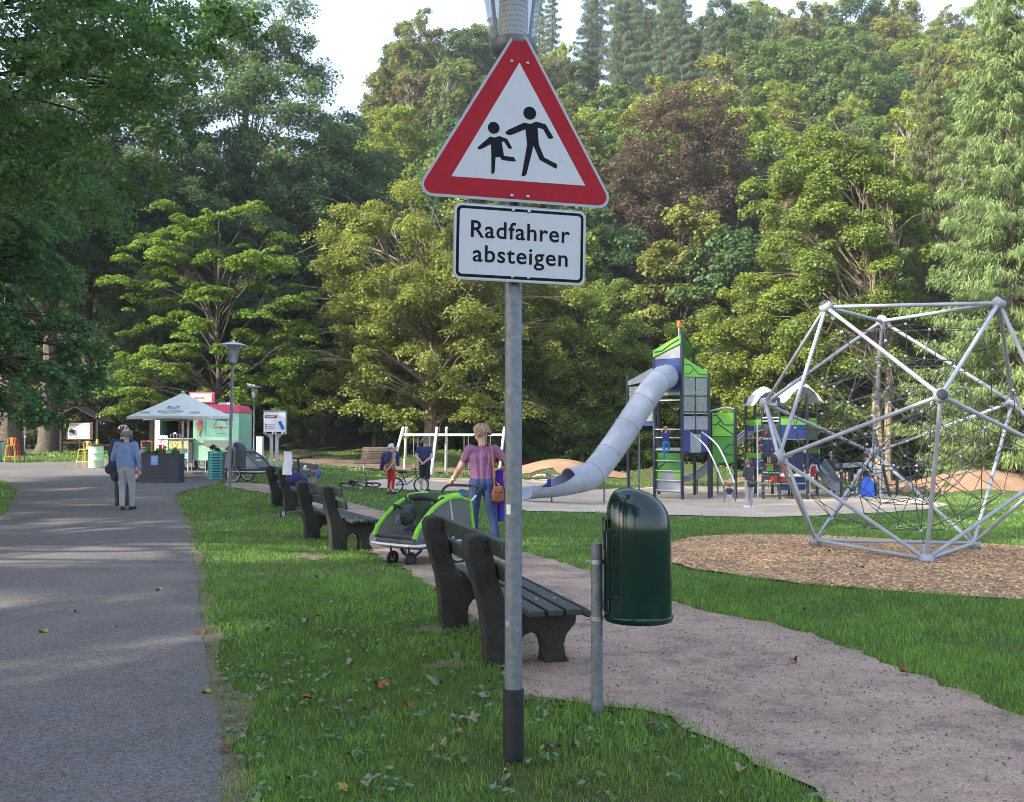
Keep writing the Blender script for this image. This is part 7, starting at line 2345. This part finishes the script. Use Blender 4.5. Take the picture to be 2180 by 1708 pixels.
# jackets over her right arm
def drape_cloth(name, label, parts, cat):
    t = thing(name, label, cat, parts[0][0])
    O = VT(parts[0][0])
    for nm, top, w, dpt, L, m in [(p_[1], p_[0], p_[2], p_[3], p_[4], p_[5]) for p_ in parts]:
        vs, fs = [], []
        rg = random.Random(len(nm)); n, k_ = 9, 12
        ph = rg.uniform(0, 6)
        for j_ in range(n):
            u = j_ / (n - 1)
            for i in range(k_):
                a = 2 * math.pi * i / k_
                rad = (1 + .22 * math.sin(a * 3 + ph + u * 2)) * (.35 + .65 * math.sin(min(1, u * 1.6 + .25) * math.pi / 2))
                vs.append(tuple(VT(top) - O + VT((math.cos(a) * w * rad, math.sin(a) * dpt * rad, -L * u + .02 * math.sin(a * 2 + ph) * u))))
        for j_ in range(n - 1):
            for i in range(k_): fs.append((j_ * k_ + i, j_ * k_ + (i + 1) % k_, (j_ + 1) * k_ + (i + 1) % k_, (j_ + 1) * k_ + i))
        fs.append(tuple(range(k_ - 1, -1, -1))); fs.append(tuple((n - 1) * k_ + i for i in range(k_)))
        MB().add(vs, fs).build(nm, m, t)
a0 = wl_(.165, .03, .615)
drape_cloth('jacket', 'violet jacket draped over the arm of the person in purple', [(a0 + VT((-.02, 0, .02)), 'cloth', .075, .07, .78, cloth('violet', (.06, .02, .33)))], 'jacket')
drape_cloth('jacket', 'navy jacket draped over the arm beside the red one', [(a0 + VT((.05, .03, .01)), 'cloth', .085, .07, .50, cloth('dark_navy', (.018, .02, .05)))], 'jacket')
drape_cloth('jacket', 'red patterned jacket over the arm, on top of the navy one', [(a0 + VT((.085, -.01, .02)), 'cloth', .06, .06, .26, mat('red_pattern', (.45, .01, .06), .8, col2=(.65, .45, .5), vscale=14))], 'jacket')
drape_cloth('denim_jacket', 'denim jacket hanging from the rear of the green child trailer', [(W(984, 1042, 12.75), 'cloth', .06, .05, .36, cloth('denim', (.05, .10, .27)))], 'jacket')

# walking man and his companion
f = stand(267, 1087)
Hh = height(267, 911, f)
mj = {'kneL': (-.045, .02, .285), 'ankL': (-.03, -.03, .047), 'kneR': (.06, .045, .285), 'ankR': (.055, .05, .045), 'elbL': (-.15, -.01, .64), 'wriL': (-.155, .05, .50), 'elbR': (.155, -.03, .635), 'wriR': (.16, .0, .49)}
C_M = {'top': cloth('shirt_blue', (.17, .24, .42), .1), 'bot': cloth('chino', (.33, .34, .35), .08), 'sho': BLK, 'hair': mat('hair_grey', (.22, .20, .18), .7, var=.3, vscale=40), 'w': 1.12}
pm, vm = person('person in a blue shirt and pale grey trousers walking on the asphalt', f, R(6), Hh, C_M, mj, sleeve='long', hair='bald_top', vox=.013)
t = thing('coat', 'dark coat carried over the arm of the walking person in blue', 'coat', f + VT((-.26, -.02, .50 * Hh)))
t_bag = MB(); t_bag.sphere((0, 0, .02), (.12, .10, .15), 12, 8); t_bag.sphere((.06, .0, -.12), (.10, .09, .13), 12, 8); t_bag.sphere((-.07, 0, .0), (.09, .07, .10), 10, 7); t_bag.build('cloth', cloth('coat_dark', (.02, .025, .04)), t)
f2 = onground(262, 20.0)
H2 = height(262, 905, f2)
person('person with a white cap walking beside the one in blue, mostly hidden', f2, R(8), H2, {'top': cloth('dark_blue', (.03, .04, .09)), 'bot': cloth('dark_grey', (.05, .05, .06)), 'sho': BLK, 'hair': mat('hair_brown', (.09, .05, .03), .6), 'cap': M_PAPER}, sleeve='long', hair='short', cap='peak', vox=.02)

# two people at the swings
f = stand(832, 1052)
Hh = height(832, 945, f)
person('person with white hair and red trousers watching the swings', f, R(-38), Hh, {'top': cloth('khaki', (.27, .24, .19)), 'bot': cloth('red', (.50, .02, .035)), 'sho': BLK, 'hair': mat('hair_white', (.62, .63, .63), .7, var=.15, vscale=40), 'w': 1.12}, {'elbL': (-.14, -.06, .64), 'wriL': (-.06, -.11, .52), 'elbR': (.14, -.06, .64), 'wriR': (.06, -.11, .52)}, legs='crop', head_yaw=R(-20), vox=.02)
t = thing('sweater', 'navy sweater slung over the shoulders of the white-haired person', 'sweater', f + VT((0, 0, .80 * Hh)))
NAV = cloth('navy_knit', (.02, .03, .10))
mb = MB(); mb.capsule((-.19, -.02, -.03), (.19, -.04, -.0), .075, .075, 10); mb.capsule((-.05, -.12, -.02), (-.12, -.16, -.22), .085, .07, 10); mb.capsule((-.2, -.03, -.05), (-.27, -.04, -.42), .075, .055, 10); mb.capsule((.2, -.04, -.05), (.21, .0, -.32), .06, .045, 10); mb.build('knit', NAV, t)
f = stand(904, 1047)
Hh = height(904, 931, f)
person('person in a navy shirt and cap with hands clasped behind the back', f, R(-12), Hh, {'top': cloth('navy_shirt', (.02, .03, .12)), 'bot': cloth('black_shorts', (.018, .02, .03)), 'sho': BLK, 'hair': mat('hair_grey', (.22, .20, .18)), 'cap': BLK, 'w': 1.15}, {'elbL': (-.155, -.05, .645), 'wriL': (-.03, -.115, .545), 'elbR': (.155, -.05, .645), 'wriR': (.02, -.125, .535)}, legs='shorts', cap='beanie', head_yaw=R(-22), vox=.02)

# playground visitors
f = stand(1595, 1082)
Hh = height(1592, 975, f)
person('person in dark grey top and light trousers with arms crossed on the sand', f, R(35), Hh, {'top': cloth('charcoal', (.06, .065, .075)), 'bot': cloth('light_grey', (.40, .39, .40)), 'sho': M_PAPER, 'hair': mat('hair_dark', (.05, .03, .022), .5)}, {'elbL': (-.13, .03, .65), 'wriL': (-.02, .12, .66), 'elbR': (.13, .03, .65), 'wriR': (.03, .115, .68)}, sleeve='long', hair='long', bun=True, vox=.02)
t = thing('hip_bag', 'black hip bag worn by the person with crossed arms', 'bag', f + VT((.06, -.18, .50 * Hh)))
MB().sphere((0, 0, 0), (.17, .08, .13), 12, 8).build('pouch', M_DKF, t); MB().box((0, -.07, .03), (.22, .03, .10)).build('flap', M_GREYF, t, bevel=.01)
f = stand(1553, 1081)
Hh = height(1552, 1031, f)
person('toddler in a dark jacket and pale trousers holding the curved bars', f, R(-10), Hh, {'top': cloth('dark_jacket', (.035, .03, .06)), 'bot': cloth('offwhite', (.55, .52, .48)), 'sho': M_CREAM, 'hair': mat('hair_brown', (.09, .05, .03)), 'cap': cloth('brown_hat', (.12, .05, .04))}, {'elbL': (-.16, .03, .70), 'wriL': (-.2, .12, .72), 'elbR': (.16, .03, .70), 'wriR': (.2, .12, .72)}, sleeve='long', child=True, cap='beanie', vox=.017)
f = stand(1683, 1062)
person('child in a pink jacket standing before the play structure', f, R(-30), .98, {'top': cloth('pink', (.55, .03, .20)), 'bot': cloth('dark_leggings', (.03, .03, .04)), 'sho': BLK, 'hair': mat('hair_brown', (.09, .05, .03))}, {'elbL': (-.19, .0, .66), 'wriL': (-.24, .03, .56)}, sleeve='long', child=True, hair='long', vox=.019)
f = onground(1729, 35.2); f.z += .35
person('child in a red jacket sitting by the silver arch', f, R(160), .95, {'top': cloth('red_jacket', (.55, .03, .035)), 'bot': cloth('grey_pants', (.2, .2, .22)), 'sho': BLK, 'hair': mat('hair_brown', (.09, .05, .03))}, {'kneL': (-.08, .16, .46), 'kneR': (.08, .16, .46), 'ankL': (-.08, .17, .24), 'ankR': (.08, .17, .24), 'wriL': (-.1, .14, .55), 'wriR': (.1, .14, .55)}, sleeve='long', child=True, vox=.019)
f = onground(1768, 37)
Hh = height(1768, 962, f)
person('person in a dark hoodie and blue jeans beside the play structure', f, R(165), Hh, {'top': cloth('hoodie', (.055, .055, .062)), 'bot': cloth('worn_jeans', (.06, .10, .18)), 'sho': mat('sneaker_blue', (.03, .16, .6), .6), 'hair': mat('hair_dark', (.05, .03, .022))}, {'elbL': (-.15, .02, .64), 'wriL': (-.1, .12, .55), 'elbR': (.15, .02, .64), 'wriR': (.1, .12, .55)}, sleeve='long', vox=.02)
f = onground(1872, 36)
person('person in light clothes bending over behind the blue panel', f, R(60), 1.62, {'top': cloth('pale_top', (.45, .46, .48)), 'bot': cloth('light_jeans', (.32, .34, .38)), 'sho': M_PAPER, 'hair': mat('hair_dark', (.05, .03, .022))}, sleeve='long', lean=.9, vox=.022)
# child climbing the ladder
z_ch = Z4(1245, 1215, 34.1)
f = VT((z_ch.x, z_ch.y - .05, z_ch.z + .0))
person('child in a navy jacket and blue trousers climbing the tower ladder', f, R(-14), 1.16, {'top': cloth('navy_jacket', (.03, .03, .16)), 'bot': cloth('bright_trousers', (.02, .20, .62)), 'sho': BLK, 'hair': mat('hair_fair', (.35, .24, .13), .6)}, {'elbL': (-.13, .08, .74), 'wriL': (-.13, .16, .84), 'elbR': (.13, .08, .74), 'wriR': (.12, .16, .82), 'kneR': (.08, .12, .36), 'ankR': (.07, .06, .20), 'kneL': (-.06, .04, .28)}, sleeve='long', child=True, head_yaw=R(-50), vox=.017)
# child coming out of the tube slide
sl = Z4(262, 1478, 30.55)
f = sl + VT((0, 0, -.55))
person('child in a blue suit sliding out of the tube slide', (f.x, f.y, f.z + .06), R(80), 1.05, {'top': cloth('royal', (.02, .03, .28)), 'bot': cloth('royal', (.02, .03, .28)), 'sho': BLK, 'hair': mat('hair_fair', (.35, .24, .13)), 'cap': cloth('royal_cap', (.02, .05, .45))}, {'hipL': (-.05, .02, .49), 'hipR': (.05, .02, .49), 'kneL': (-.07, .24, .51), 'kneR': (.07, .24, .51), 'ankL': (-.08, .45, .46), 'ankR': (.08, .45, .46), 'toeL': (-.08, .47, .55), 'toeR': (.08, .47, .55), 'wriL': (-.13, .18, .58), 'wriR': (.13, .18, .58)}, sleeve='long', child=True, cap='beanie', vox=.017)

# ------------------------------------------------------------------ the air: a thin even haze round the whole place
def haze():
    m, n, l = new_mat('haze')
    n.remove(n['Principled BSDF'])
    v = n.new('ShaderNodeVolumePrincipled')
    v.inputs['Color'].default_value = (.86, .92, 1.0, 1)
    v.inputs['Density'].default_value = .00045
    v.inputs['Anisotropy'].default_value = .2
    l.new(v.outputs[0], n['Material Output'].inputs['Volume'])
    x0, x1, y0, y1, z0, z1 = -175, 205, -55, 435, -3, 140
    o = MB().box(((x0 + x1) / 2, (y0 + y1) / 2, (z0 + z1) / 2), (x1 - x0, y1 - y0, z1 - z0)).build('haze', m)
    tag(o, kind='stuff')
haze()
